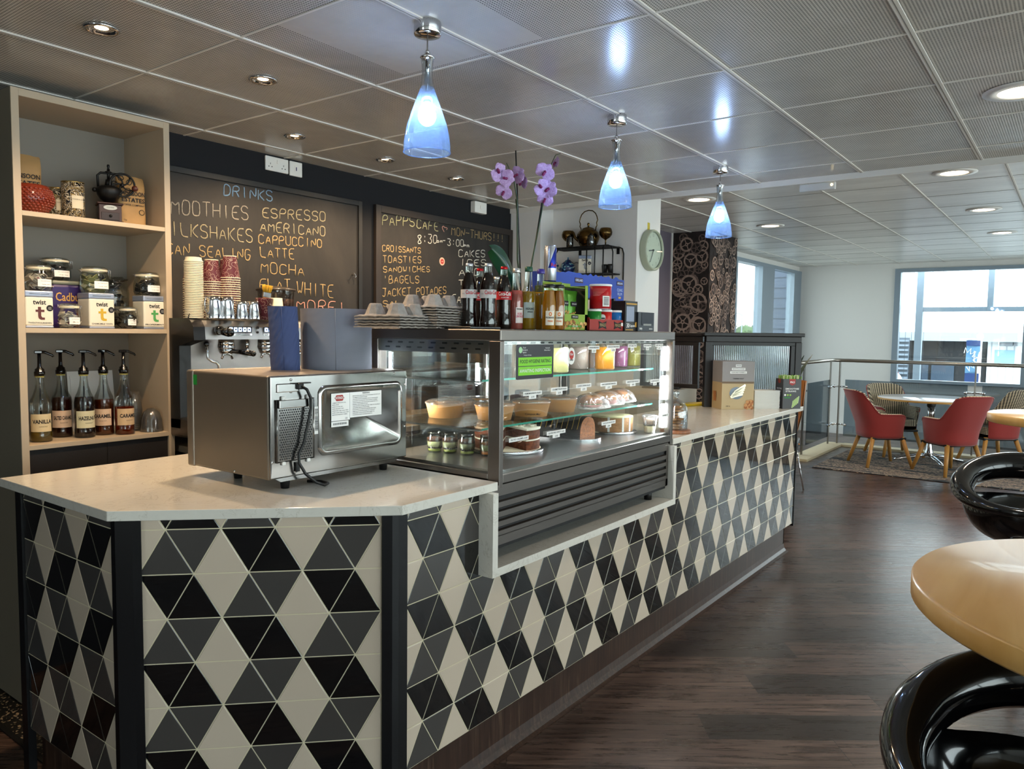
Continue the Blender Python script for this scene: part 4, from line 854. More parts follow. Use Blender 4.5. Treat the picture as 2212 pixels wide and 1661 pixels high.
# ================================================================== CHALKBOARDS
STROKES = {'A': '002640|1232', 'B': '00063635331303|334241300 0', 'C': '45361605010 1103041', 'D': '00062645412000', 'E': '46060040|0333', 'F': '460600|0333', 'G': '453616050110304 24323', 'H': '0006|4046|0343', 'I': '2026', 'J': '0646|3631201001',
 'K': '0006|460340', 'L': '060040', 'M': '0006234640', 'N': '00064046', 'O': '160501103041453616', 'P': '00063645443303', 'R': '00063645443303|2340', 'S': '4536160504133342413010 01', 'T': '0646|2026', 'U': '060110304146', 'V': '062046', 'W': '0610233046', 'Y': '062346|2320',
 '8': '231405163645342301103041 23', '3': '06364534 2333413010 01', '0': '160501103041453616', ':': '2122|2425', '-': '0343', '!': '2622|2120', '~': '20041525233 54420'.replace('33', '4'), 'a': '34140301103034|3430', 'm': '0004|03142320|23344340', 'p': '3400|0004|0434433202'.replace('3400|', ''), 'o': '14030110304134 14', 'i': '2024|2526', 'l': '2026', "'": '2624', '&': '40151635 2302 011030 42'}
chalks = {c: mat('chalk_' + c, c, .9, vary=.35, vscale=160) for c in ('9a9387', 'a59a7c', 'b0966a', 'cf8f72', '6f93b8', 'b7b48a', 'd8d4c8', 'd49a8a')}
def chalk(par, txt, pl, pr, h, m, scale=None, org=(0, 0), y=2.0445, wob=.35, wr=.0034):
    """handwriting in chalk; pl, pr = ends of the base line, h = cap height, all as seen in the photo"""
    s_ = scale; f = lambda q: (org[0] + q[0] / s_, org[1] + q[1] / s_)
    a = PY(*f(pl), y); e = PY(*f(pr), y); H = abs(PY(f(pl)[0], f(pl)[1] - h / s_, y).z - a.z); n = len(txt); q = random.Random(sum(map(ord, txt)))
    d = e - a; b = MB(); adv = d.length / max(.6, n - .25); ux = d.normalized(); ws = adv * .72
    for i, c in enumerate(txt):
        if c == ' ': continue
        st = STROKES[c].replace(' ', ''); o = a + ux * adv * i; sh = q.uniform(-.05, .05); hh = H * q.uniform(.92, 1.05) * (.62 if c in 'amopil' and n < 5 else 1)
        for s in st.split('|'):
            pts = [(int(s[k]) / 4, int(s[k + 1]) / 6) for k in range(0, len(s) - 1, 2)]
            P = []
            for k in range(len(pts) - 1):
                for j in range(3): P.append((pts[k][0] + (pts[k + 1][0] - pts[k][0]) * j / 3, pts[k][1] + (pts[k + 1][1] - pts[k][1]) * j / 3))
            P.append(pts[-1])
            for _ in range(2): P = [P[0]] + [((P[k - 1][0] + 2 * P[k][0] + P[k + 1][0]) / 4, (P[k - 1][1] + 2 * P[k][1] + P[k + 1][1]) / 4) for k in range(1, len(P) - 1)] + [P[-1]]
            W3 = [o + ux * (x * ws + sh * ws * z) + Vector((0, 0, z * hh)) + Vector((q.uniform(-1, 1) * .0008, 0, q.uniform(-1, 1) * .0008)) for x, z in P]
            b.tube(W3, [wr * q.uniform(.75, 1.15) for _ in W3], 5, 0, flat=.16, ref=(0, 1, 0))
    b.build('chalk_writing', CM[m], par)
cbs = ['9a9387', 'a59a7c', 'b0966a', 'cf8f72', '6f93b8', 'b7b48a', 'd8d4c8', 'd49a8a']; CM = [chalks[c] for c in cbs]
def board(name, label, x0, x1, z0, z1, fr, fmat):
    t = thing(name, label, 'chalkboard', (0, 0, 0), group=None)
    b = MB(); b.box(x0 + fr, x1 - fr, 2.046, 2.056, z0 + fr, z1 - fr); b.build('slate', chalkboard_m, t)
    b = MB()
    for a in ((x0, x0 + fr, z0, z1), (x1 - fr, x1, z0, z1), (x0 + fr, x1 - fr, z1 - fr, z1), (x0 + fr, x1 - fr, z0, z0 + fr)): b.bev(a[0], a[1], 2.034, 2.058, a[2], a[3], .002)
    b.build('frame', fmat, t); return t
frm = mat('board_frame', '1a1918', .5)
t = board('chalkboard', 'larger chalkboard headed DRINKS on the black wall behind the coffee machine', .26, 1.675, 1.25, 2.335, .03, frm)
Qo = dict(scale=4.372, org=(360, 320))
chalk(t, 'DRINKS', (540, 445), (1000, 503), 105, 4, **Qo); chalk(t, 'SMOOTHIES', (-60, 612), (772, 680), 140, 0, **Qo); chalk(t, 'MILKSHAKES', (-60, 815), (812, 893), 140, 1, **Qo); chalk(t, 'CAN SEALING', (0, 1000), (790, 1060), 115, 2, **Qo)
chalk(t, 'ESPRESSO', (905, 655), (1500, 692), 98, 1, **Qo); chalk(t, 'AMERICANO', (885, 785), (1498, 832), 95, 1, **Qo); chalk(t, 'CAPPUCCINO', (870, 900), (1465, 940), 88, 2, **Qo); chalk(t, 'LATTE', (885, 1030), (1205, 1050), 98, 2, **Qo)
chalk(t, 'MOCHA', (890, 1178), (1300, 1210), 105, 2, **Qo); chalk(t, 'FLAT', (880, 1345), (1170, 1355), 115, 2, **Qo); chalk(t, 'WHITE', (1230, 1390), (1575, 1415), 130, 2, **Qo); chalk(t, 'MORE!', (1230, 1540), (1690, 1565), 118, 7, **Qo)
b = MB(); p = PY(360 + 1770 / 4.372, 320 + 1195 / 4.372, 2.03); b.cyl((p.x, 2.046, p.z), (p.x, 2.02, p.z), .004); b.tube([(p.x - .012, 2.02, p.z + .01), (p.x, 2.018, p.z), (p.x + .006, 2.019, p.z - .012), (p.x - .004, 2.02, p.z - .02)], .003, 6); b.build('latch', steel, t)
t = board('chalkboard', "chalkboard headed PAPPS CAFE with opening hours and food list, right of the drinks board", 1.79, 3.245, 1.25, 2.335, .045, mat('board_frame_brown', '2c2521', .5))
Qb = dict(scale=5.19, org=(780, 400))
chalk(t, 'PAPPS', (240, 448), (600, 463), 118, 5, **Qb); chalk(t, 'CAFE', (625, 480), (868, 515), 105, 5, **Qb); chalk(t, '~', (905, 522), (960, 528), 78, 7, **Qb); chalk(t, 'MON-THURS!!!', (1015, 558), (1600, 640), 92, 2, **Qb)
chalk(t, '8:30', (635, 655), (850, 650), 100, 6, **Qb); chalk(t, 'am', (850, 640), (912, 642), 48, 6, **Qb); chalk(t, '-', (918, 648), (945, 650), 60, 6, **Qb); chalk(t, '3:00', (968, 675), (1150, 690), 75, 6, **Qb); chalk(t, 'pm', (1150, 690), (1212, 695), 60, 6, **Qb)
chalk(t, 'CROISSANTS', (240, 740), (668, 765), 70, 2, **Qb); chalk(t, 'TOASTIES', (245, 868), (675, 873), 80, 2, **Qb); chalk(t, 'SANDWICHES', (250, 978), (770, 972), 66, 2, **Qb); chalk(t, "'BAGELS", (250, 1100), (650, 1098), 88, 2, **Qb)
chalk(t, 'JACKET POTAOES', (240, 1250), (955, 1216), 88, 2, **Qb); chalk(t, 'SALADS', (248, 1362), (640, 1362), 72, 2, **Qb); chalk(t, 'CAKES', (1095, 803), (1390, 806), 82, 6, **Qb); chalk(t, 'ICES', (1110, 900), (1400, 905), 72, 6, **Qb); chalk(t, 'AND', (1100, 1015), (1330, 1010), 80, 6, **Qb); chalk(t, 'TEA', (1095, 1120), (1300, 1115), 60, 6, **Qb)
chalk(t, 'FA', (1020, 1325), (1120, 1322), 100, 6, **Qb); chalk(t, "'Pop", (1010, 1450), (1160, 1450), 95, 6, **Qb); chalk(t, "'Eli", (1015, 1560), (1130, 1560), 85, 6, **Qb)
p = PY(780 + 908 / 5.19, 400 + 855 / 5.19, 2.045); A = basis((p.x, 2.0452, p.z), (1, 0, 0), (0, 0, 1)); b = MB(); b.lathe([(0, .001), (.028, .001), (.028, 0)], 28, 0, mtx=A, smooth=False); b.lathe([(0, .0014), (.018, .0014)], 22, 1, mtx=A, smooth=False, cap1=False); b.text('cafe', .014, A @ T(0, 0, .0016), 0, .02)
tag(b.build('round_sticker', [mat('peach_sticker', 'd9b39c', .6), mat('sticker_red', 'b3322b', .5)]), 'round peach sticker in the middle of the opening hours chalkboard', 'sticker')
# sockets on the black wall
def plate(name, x0, x1, z0, z1, label, cat, d=.012):
    t = thing(name, label, cat, ((x0 + x1) / 2, 2.06, (z0 + z1) / 2)); w = (x1 - x0) / 2; h = (z1 - z0) / 2; MB().bev(-w, w, -d, -.001, -h, h, .004).build('faceplate', white_mat, t); return t, w, h
t, w, h = plate('wall_socket', .982, 1.134, 2.412, 2.490, 'white double wall socket near the ceiling', 'socket')
b = MB(); b.bev(-.003, .009, -.016, -.012, .005, .025, .001); b.build('switch', white_mat, t)
b = MB()
for cx in (-.045, .042):
    for dx, dz, ww, hh in ((0, .0, .003, .007), (-.010, -.016, .006, .003), (.010, -.016, .006, .003)): b.box(cx + dx - ww / 2, cx + dx + ww / 2, -.0126, -.012, dz - hh / 2 - .002, dz + hh / 2)
b.build('pin_holes', black_matte, t)
t, w, h = plate('fused_switch', 1.143, 1.229, 2.408, 2.490, 'white single fused outlet right of the double wall socket', 'socket')
b = MB(); b.box(-.010, .010, -.0135, -.012, -.018, .018); b.build('insert', white_mat, t); b = MB(); b.box(-.003, .003, -.0142, -.0135, -.010, .010); b.build('fuse_slot', mat('slot_blue', '2a2e5a', .5), t)
t, w, h = plate('socket_box', 2.75, 2.888, 2.410, 2.492, 'white surface mounted switch box above the opening hours chalkboard', 'socket', .045)
b = MB(); b.bev(-.01, .01, -.050, -.045, -.014, .014, .002); b.build('switch', white_mat, t)

# ================================================================== BACK COUNTER, COFFEE MACHINE
BC = 1.0
t = thing('back_counter', 'steel topped service counter running along the black wall', 'counter', (0, 0, 0)); b = MB(); b.bev(.26, 3.2, 1.43, 2.03, BC - .03, BC, .002); b.build('counter_top', mat('worn_cream_top', '8d7d68', .4), t)
b = MB(); b.box(.28, 3.18, 1.47, 2.03, .005, BC - .03); b.build('counter_base', black_matte, t)
t = thing('coffee_machine', 'black and steel two group espresso machine on the back counter', 'coffee machine', (0, 0, 0)); MX0, MX1, MY, MZ = .272, .99, 1.50, 1.583
def sidepanel(x0, x1):
    P = [(1.50, 1.487), (1.505, 1.545), (1.53, 1.575), (1.57, 1.583), (1.96, 1.583), (1.99, 1.56), (1.99, 1.09), (1.62, 1.09), (1.62, 1.46)]
    return MB().prism(P, x0, x1, mtx=basis((0, 0, 0), (0, 1, 0), (0, 0, 1), (1, 0, 0)))
sidepanel(MX0 - .055, MX0).build('side_panel', mat('satin_black', '0a0a0b', .38), t); sidepanel(MX1, MX1 + .055).build('side_panel', MATS['satin_black'], t)
b = MB(); b.prism([(1.503, 1.490), (1.507, 1.545), (1.53, 1.574), (1.57, 1.581), (1.96, 1.581), (1.96, 1.49)], MX0, MX1, mtx=basis((0, 0, 0), (0, 1, 0), (0, 0, 1), (1, 0, 0))); b.build('control_panel', steel, t)
b = MB(); b.box(MX0, MX1, 1.66, 1.67, 1.14, 1.49); b.build('back_splash', steel_dk, t)
b = MB(); b.bev(MX0 - .055, MX1 + .055, 1.47, 1.96, 1.05, 1.14, .01); b.build('drip_tray', steel_dk, t)
for xx in (MX0 - .02, MX1 + .02):
    for yy in (1.52, 1.92): b = MB(); b.cyl((xx, yy, BC), (xx, yy, 1.052), .02, .024); b.build('foot', chrome, t)
b = MB(); b.tube([(MX0 - .04, 1.56, 1.60), (MX0 + .05, 1.56, 1.60), (MX0 + .058, 1.57, 1.592), (MX0 + .06, 1.58, 1.583)], .0025, 6); b.tube([(MX0 - .04, 1.56, 1.60), (MX0 - .045, 1.56, 1.583)], .0025, 6); b.build('cup_rail', black_gloss, t)
for k, (a, e) in enumerate(((.388, .505), (.575, .69))):
    b = MB(); b.box(a - .004, e + .004, 1.5025, 1.5048, 1.508, 1.548, 1)
    for i in range(5):
        x = a + (e - a) * (i + .5) / 5; b.prism(rrect(.017, .019, .003, 3), 0, .0012, 0, front((x, 1.5022, 1.535))); b.prism(rrect(.008, .008, .003, 3), 0, .0006, 1, front((x, 1.5008, 1.535)))
    b.build('button_panel', [mat('lit_button', 'b9d6ff', .4, emit='a9ccff', es=2.2), black_gloss], t)
b = MB(); b.prism(rrect(.014, .012, .003, 3), 0, .0008, 0, front((.54, 1.5025, 1.545))); b.prism([(0.006 * math.cos(k), .006 * math.sin(k)) for k in range(6)], 0, .0008, 0, front((.54, 1.5025, 1.523))); b.build('indicator', ink, t)
b = MB(); b.cyl((.335, 1.50, 1.530), (.335, 1.482, 1.530), .022, .020, 20); b.cyl((.33, 1.482, 1.528), (.35, 1.44, 1.522), .016, .020, 18); b.sph((.352, 1.436, 1.522), .019, 0, 14); b.build('steam_knob', black_gloss, t)
for gx in (.415, .625, .84):
    b = MB(); b.cyl((gx, 1.565, 1.49), (gx, 1.565, 1.455), .034, .037, 24); b.cyl((gx, 1.565, 1.455), (gx, 1.565, 1.445), .040, .036, 24); g = b.build('group_head', chrome, t)
    b = MB(); b.cyl((gx, 1.565, 1.447), (gx, 1.565, 1.424), .034, .030, 24, 0); b.cyl((gx + .01, 1.535, 1.436), (gx + .04, 1.425, 1.428), .009, .013, 12, 1); b.sph((gx + .042, 1.420, 1.427), .014, 1, 12); b.tube([(gx - .028, 1.56, 1.400), (gx - .02, 1.56, 1.418), (gx, 1.56, 1.425), (gx + .02, 1.56, 1.418), (gx + .028, 1.56, 1.400)], .006, 8, 0); b.build('portafilter', [chrome, black_gloss], g)
for wx, sg in ((.30, 1), (.96, -1)):
    b = MB(); b.sph((wx, 1.54, 1.468), .012, 1, 12); b.tube([(wx, 1.54, 1.47), (wx - .005 * sg, 1.525, 1.44), (wx - .006 * sg, 1.52, 1.405), (wx + .012 * sg, 1.515, 1.392), (wx + .032 * sg, 1.515, 1.388), (wx + .045 * sg, 1.515, 1.372), (wx + .046 * sg, 1.515, 1.27)], .006, 10, 0); b.build('steam_wand', [chrome, black_gloss], t)
b = MB(); b.cyl((.52, 1.56, 1.49), (.52, 1.56, 1.44), .008, .009); b.cyl((.52, 1.56, 1.44), (.52, 1.56, 1.42), .012); b.build('water_spout', chrome, t)
# cups and jugs on top of the machine
TOPM = 1.583
maroon = NG('maroon_printed_cup'); v = maroon.voro(maroon.mapping(maroon.n.new('ShaderNodeTexCoord').outputs['Object'], scale=(1, 1, 1)), 52); tcx = maroon.math('GREATER_THAN', maroon.math('SINE', maroon.math('MULTIPLY', v, 16)), .93)
maroon.set(Base_Color=maroon.mix(maroon.math('MULTIPLY', tcx, maroon.math('LESS_THAN', v, .55)), '5a1a28', 'c9b7a4'), Roughness=.5); maroon = maroon.m
creamcup = mat('cream_paper_cup', 'd6cdb4', .6)
def cup_stack(x, y, n, r0, r1, h, label, body, pitch, z=TOPM, upside=True):
    t = thing('cup_stack', label, 'cup stack', (x, y, z), group='stacks of takeaway cups on the coffee machine')
    b = MB()
    for k in range(n):
        zz = k * pitch
        if k < n - 1: b.lathe([(r0 + .0022, zz), (r0 + .003, zz + .002), (r0 + .0022, zz + .004), (r0, zz + .0045)], 26, 0, cap1=False); b.lathe([(r0, zz + .0045), (r0 - (r0 - r1) * pitch / h, zz + pitch)], 26, 1, cap0=False, cap1=False)
    zz = (n - 1) * pitch; b.lathe([(r0 + .0022, zz), (r0 + .003, zz + .002), (r0 + .0022, zz + .004), (r0, zz + .0045)], 26, 0, cap1=False); b.lathe([(r0, zz + .0045), (r1, zz + h - .004)], 26, 1, cap0=False, cap1=False); b.lathe([(r1, zz + h - .004), (r1 + .0005, zz + h), (r1 - .003, zz + h), (r1 - .003, zz + h - .006), (0, zz + h - .006)], 26, 0, cap0=False)
    b.build('cups', [creamcup, body], t); return t
cup_stack(.178 + .09, 1.58, 34, .038, .034, .02, 'tall leaning stack of cream paper cups at the left of the machine', creamcup, .0075)
cup_stack(.355, 1.73, 18, .044, .030, .105, 'maroon printed cup stack behind the tall cream cups', maroon, .0105)
cup_stack(.405, 1.66, 17, .044, .030, .105, 'maroon printed cup stack in the middle, slightly shorter', maroon, .0105)
cup_stack(.475, 1.62, 19, .044, .030, .105, 'maroon printed cup stack at the front, nearest and widest', maroon, .0105)
cup_stack(.575, 1.80, 19, .044, .030, .105, 'maroon printed cup stack at the back right of the group', maroon, .0105)
def jug(x, y, r, h, rz, label):
    t = thing('milk_jug', label, 'milk jug', (x, y, TOPM), rz, 'steel milk jugs on the coffee machine')
    MB().lathe([(r, 0), (r * 1.0, .003), (r * .97, h * .25), (r * .80, h * .8), (r * .86, h), (r * .83, h), (r * .77, h * .8), (r * .9, .006), (0, .006)], 30).build('body', chrome, t)
    MB().tube([(r * .84, 0, h * .95), (r * 1.25, 0, h * .97), (r * 1.45, 0, h * .8), (r * 1.4, 0, h * .4), (r * 1.0, 0, h * .18)], .005, 8, flat=.6).build('handle', chrome, t)
jug(.335, 1.535, .036, .098, PI + .2, 'largest steel milk jug, leftmost on the coffee machine'); jug(.395, 1.530, .036, .098, .4, 'steel milk jug second from the left on the coffee machine'); jug(.468, 1.525, .030, .080, .3, 'smaller steel milk jug with its handle to the right'); jug(.535, 1.53, .032, .084, PI - .2, 'steel milk jug farthest right, before the maroon cup')
t = thing('brush_cup', 'maroon printed paper cup holding a pastry brush', 'cup', (.603, 1.54, TOPM)); MB().lathe([(.029, 0), (.040, .098), (.042, .100), (.040, .102), (.038, .1), (.028, .004), (0, .004)], 28).build('cup', maroon, t)
t = thing('pastry_brush', 'pastry brush with yellow bristles standing in the maroon cup', 'brush', (.603, 1.54, TOPM + .006)); A = Ry(.12)
b = MB(); b.bev(-.018, .018, -.005, .005, .0, .10, .003, mtx=A); b.build('handle', wood_lt, t); b = MB(); b.bev(-.021, .021, -.007, .007, .10, .125, .002, mtx=A); b.build('ferrule', steel, t)
b = MB(); q = random.Random(1)
for k in range(60): u, v = q.uniform(-.018, .018), q.uniform(-.005, .005); b.tube([A @ Vector((u, v, .125)), A @ Vector((u * 1.35, v * 1.6, .145)), A @ Vector((u * 1.3 + q.uniform(-.002, .002), v * 2, .160))], .0016, 4)
b.build('bristles', mat('yellow_bristles', 'c29a2a', .7), t)
t = thing('cup_stack', 'upside down plain cream cup with faint writing beside the pastry brush', 'cup stack', (.665, 1.535, TOPM)); b = MB(); b.lathe([(.040, 0), (.042, .002), (.040, .005), (.030, .105), (.027, .105), (.027, .1), (0, .1)], 28); b.build('cups', creamcup, t)
# bean grinder behind
t = thing('bean_grinder', 'coffee bean grinder with a clear hopper right of the espresso machine', 'coffee grinder', (1.12 - .22, 1.73, BC)); 
t.location = (.86, 1.80, TOPM); b = MB(); b.lathe([(.085, 0), (.085, .03), (.078, .034), (.0, .034)], 30); b.build('collar', black_matte, t)
MB().lathe([(.072, .034), (.088, .06), (.092, .155)], 34, cap0=False, cap1=False).build('hopper', thin_glass('smoky_glass', 'd8d0c8', .07), t); b = MB(); b.lathe([(.070, .036), (.086, .06), (.089, .112), (.04, .118), (0, .115)], 30); b.build('beans', mat('coffee_beans', '2a120a', .4, vary=.7, vscale=90, bump=1, bscale=110, col2='6a3218'), t)
b = MB(); b.lathe([(.098, .153), (.102, .158), (.100, .164), (.06, .174), (.02, .178), (0, .178)], 34); b.build('lid', mat('smoked_lid', '3a332d', .3), t); b = MB(); b.lathe([(.0725, .048), (.091, .062), (.091, .066)], 34, cap0=False, cap1=False); b.build('band', creamcup, t)

# ================================================================== MICROWAVE
bx0, bx1, by0, by1, bz0, bz1 = -.197, .398, .388, .846, 1.072, 1.398
mwv = thing('microwave_oven', 'large stainless steel commercial microwave seen from behind on the near worktop', 'microwave', (0, 0, 0))
b = MB(); b.bev(bx0, bx1, by0 + .012, by1, bz0, bz1, .008, seg=3); b.build('casing', mat('microwave_steel', '8f857a', .42, .75, bump=.08, bscale=260, stretch=(1, 1, 26)), mwv)
b = MB(); b.bev(bx0 - .004, bx1 + .004, by1 - .035, by1 + .004, bz0 - .001, bz1 + .001, .006); b.build('front_frame', MATS['microwave_steel'], mwv)
mst = mat('mirror_steel_back', 'a09d9a', .15, 1, bump=.04, bscale=14)
b = MB(); b.bev(bx0 + .002, bx1 - .002, by0 + .004, by0 + .014, bz0 + .004, bz1 - .002, .004, seg=3); b.prism([(bx0 + .02, bz0 + .004), (bx1 - .04, bz0 + .004), (bx1 - .06, bz0 - .008), (bx0 + .04, bz0 - .008)], -by0 - .30, -by0 - .006, 0, mtx=basis((0, 0, 0), (1, 0, 0), (0, 0, 1))); b.build('back_panel', mst, mwv)
# pressed boss
A = front((.178, by0 + .004, 1.243)); b = MB(); o = rrect(.385, .232, .03, 6); i1 = rrect(.375, .222, .027, 6); i2 = rrect(.355, .202, .022, 6); i3 = rrect(.345, .192, .019, 6); N = len(o)
rings = [(o, 0), (i1, .007), (i2, .007), (i3, .0025)]; vs = [(*q, z) for r, z in rings for q in r]; fs = [(k * N + i, k * N + (i + 1) % N, (k + 1) * N + (i + 1) % N, (k + 1) * N + i) for k in range(3) for i in range(N)] + [tuple(3 * N + i for i in range(N))]
b._add(vs, fs, 0, True, A); b.build('pressed_panel', mst, mwv)
# vent grille, the dark of its holes painted as black discs
vx0, vx1, vz0, vz1 = -.172, -.036, 1.130, 1.318
b = MB(); b.box(vx0, vx1, by0 - .001, by0 + .0035, vz0, vz1, 0); nx, nz = 15, 23
for i in range(nx):
    for j in range(nz):
        x = vx0 + .006 + (i + .5 * (j % 2)) * (vx1 - vx0 - .012) / nx; z = vz0 + .006 + j * (vz1 - vz0 - .012) / nz
        b._add([(x + .003 + .0028 * math.cos(a * PI / 4), by0 - .0014, z + .0028 * math.sin(a * PI / 4)) for a in range(8)], [tuple(range(8))], 1)
b.tube([(vx0 - .003, by0, vz0 - .003), (vx1 + .003, by0, vz0 - .003), (vx1 + .003, by0, vz1 + .003), (vx0 - .003, by0, vz1 + .003)], .003, 6, 0, closed=True); b.bev(vx0, vx1 - .01, by0 - .012, by0 + .004, vz1 - .022, vz1 + .004, .002)
b.build('vent_grille', [mst, black_matte], mwv)
for x, z in ((-.15, 1.327), (-.055, 1.327), (-.15, 1.122), (-.055, 1.122)): b = MB(); b.bev(x - .007, x + .007, by0 - .004, by0 + .004, z - .006, z + .006, .003); b.build('vent_clip', white_mat, mwv)
b = MB(); b.bev(-.172, -.088, by0 - .001, by0 + .004, 1.345, 1.372, .004); b.build('pressed_slot', mst, mwv)
for x, z in ((-.19, 1.13), (-.118, 1.383), (.33, 1.388), (.385, 1.345), (.385, 1.19), (-.1, 1.09), (-.118, 1.345)): b = MB(); b.lathe([(.0045, 0), (.004, .0025), (0, .003)], 12, mtx=front((x, by0 + .004, z))); b.build('screw', chrome, mwv)
b = MB(); b.lathe([(.005, 0), (.0045, .002), (0, .0028)], 12, mtx=basis((bx0, .58, 1.082), (0, -1, 0), (0, 0, 1))); b.build('screw', chrome, mwv)
# rating plate, barcode label, green sticker
b = MB(); A = front((.147, by0 - .0003, 1.290)); b.prism([(-.108, .040), (.118, .040), (.118, -.046), (-.028, -.046), (-.028, -.052), (-.108, -.052)], 0, .0006, 0, A); b.prism([(-.108, -.054), (-.034, -.054), (-.034, -.072), (-.108, -.072)], 0, .0006, 0, A)
b.prism([(-.094, .024), (-.086, .034), (-.060, .034), (-.052, .024), (-.060, .014), (-.086, .014)], .0006, .001, 2, A); b.text('INTENDO', .012, A @ T(-.073, .024, .0012), 0, .015, wid=.036)
b.box(-.0285, -.028, -.046, .04, .0006, .0009, 1, A)
for i, s_ in enumerate(('COMMERCIAL MICROWAVE OVEN', 'MODEL: M3000', 'RATED VOLTAGE: 230V~', 'RATED FREQUENCY: 50Hz', 'RATED INPUT (Microwave): 1500W', 'RATED OUTPUT (Microwave): 1000W', 'MICROWAVE FREQUENCY: 2450MHz')): b.text(s_, .0042, A @ T(-.104 + len(s_) * .00115, .008 - i * .0066, .0008), 1, .008, wid=len(s_) * .0023)
b.text('CE', .008, A @ T(-.044, -.046, .0008), 1, .01)
b.text('WARNING', .007, A @ T(.045, .035, .0008), 1, .02)
for i, s_ in enumerate(('MICROWAVE AND HIGH VOLTAGE INSIDE, BE SURE NOT', 'TO REMOVE THE ENCLOSURE.', 'THIS APPLIANCE IS EQUIPPED WITH A GROUNDED', 'PLUG FOR YOUR PROTECTION AGAINST POSSIBLE', 'SHOCK HAZARDS AND SHOULD BE CONNECTED TO A', 'PROPERLY GROUNDED OUTLET.', 'THIS DEVICE IS TO BE SERVICED ONLY BY PROPERLY', 'QUALIFIED SERVICE PERSONNEL.', 'DISCONNECT POWER PLUG BEFORE SERVICING.', 'REMOVAL OF THE ENCLOSURE WITH PRODUCT', 'ENERGIZED COULD EXPOSE SERVICEMEN TO', 'HAZARDOUS HIGH VOLTAGE POTENTIAL.')): b.text(s_, .0042, A @ T(-.016 + len(s_) * .00138, .027 - i * .0059, .0008), 1, .008, wid=len(s_) * .00276)
for i in range(24): b.box(-.1 + i * .0025, -.1 + i * .0025 + (.0009 if i % 3 else .0016), -.066, -.059, .0006, .0009, 1, A)
b.build('rating_plate', [paper, ink, mat('badge_red', 'a52a24', .5)], mwv)
b = MB(); A = front((-.020, by0 + .0030, 1.247)); b.prism([(-.012, -.045), (.012, -.045), (.012, .045), (-.012, .045)], 0, .0008, 0, A); q = random.Random(3); z = -.034
while z < .036: w = q.choice((.0007, .0012, .002)); b.box(-.006, .007, z, z + w, .0008, .0012, 1, A); z += w + q.choice((.0008, .0014))
b.build('barcode_label', [paper, ink], mwv)
b = MB(); b.box(bx0 - .0008, bx0, .79, .812, 1.35, 1.384); b.build('green_sticker', mat('test_green', '1f8a35', .5), mwv)
for x, y in ((-.118, .425), (.310, .425), (-.118, .68), (.31, .80)): MB().lathe([(.013, WT), (.0165, bz0 - .004), (.0165, bz0 + .002)], 20, c=(x, y, 0)).build('foot', black_matte, mwv)
b = MB(); b.bev(-.115, -.045, by0 - .004, by0 + .004, 1.369, 1.373, .001); b.bev(-.10, -.078, by0 - .012, by0 + .004, 1.352, 1.372, .004)
b.tube([(-.088, by0 - .008, 1.362), (-.075, by0 - .02, 1.352), (-.062, by0 - .022, 1.325), (-.060, by0 - .02, 1.29), (-.068, by0 - .018, 1.25), (-.078, by0 - .018, 1.215), (-.085, by0 - .016, 1.18), (-.103, by0 - .014, 1.15), (-.105, by0 - .018, 1.12), (-.09, by0 - .03, 1.085), (-.06, by0 - .045, 1.055), (-.03, by0 - .05, 1.042), (.0, by0 - .03, 1.041), (.005, by0 + .01, 1.041), (-.02, by0 + .05, 1.041)], .0048, 10); b.build('power_cord', mat('black_rubber', '0c0c0d', .45), mwv)
b = MB(); b.box(-.105, -.09, by0 - .003, by0 + .002, 1.09, 1.12); b.build('cord_clip', black_matte, mwv)
def roll(x, y, r, h, col, label, z=bz1, bmp=.2, tilt=0):
    t = thing('paper_towel_roll', label, 'paper roll', (x, y, z)); m = mat('towel_' + col, col, .85, bump=bmp, bscale=26, stretch=(1.4, 1.4, 1)); R = random.Random(5)
    def f(u, v): a = 2 * PI * u; k = 1 + (.012 * math.sin(3 * a + 6 * v) + .006 * math.sin(17 * a - 34 * v) + .006 * math.sin(11 * a - 50 * v + 2 * math.sin(5 * a))) * bmp * 1.6; return (r * k * math.cos(a) - tilt * v, r * k * math.sin(a), h * v)
    b = MB(); b.grid(f, 120, 70, cu=True); n = 64; top = [f(i / n, 1) for i in range(n)]; inn = [(.02 * math.cos(2 * PI * i / n) - tilt, .02 * math.sin(2 * PI * i / n), h - .002) for i in range(n)]; b._add(top + inn, [(i, (i + 1) % n, n + (i + 1) % n, n + i) for i in range(n)], 0, True)
    a0 = -2.3; b.tube([(r * 1.004 * math.cos(a0), r * 1.004 * math.sin(a0), 0), (r * 1.004 * math.cos(a0) - tilt, r * 1.004 * math.sin(a0), h)], .0012, 5); b.build('paper', m, t)
    MB().lathe([(.020, .001), (.020, h - .001), (.018, h - .001), (.018, .001)], 24, c=(-tilt, 0, 0)).build('core', kraft, t); return t
roll(.065, .66, .050, .222, '46527a', 'narrow crumpled blue paper towel roll on the left of the microwave', bmp=.9, tilt=.012)
roll(.262, .62, .128, .218, '7d808c', 'wide grey blue paper towel roll on the right of the microwave', bmp=.12, tilt=.003)

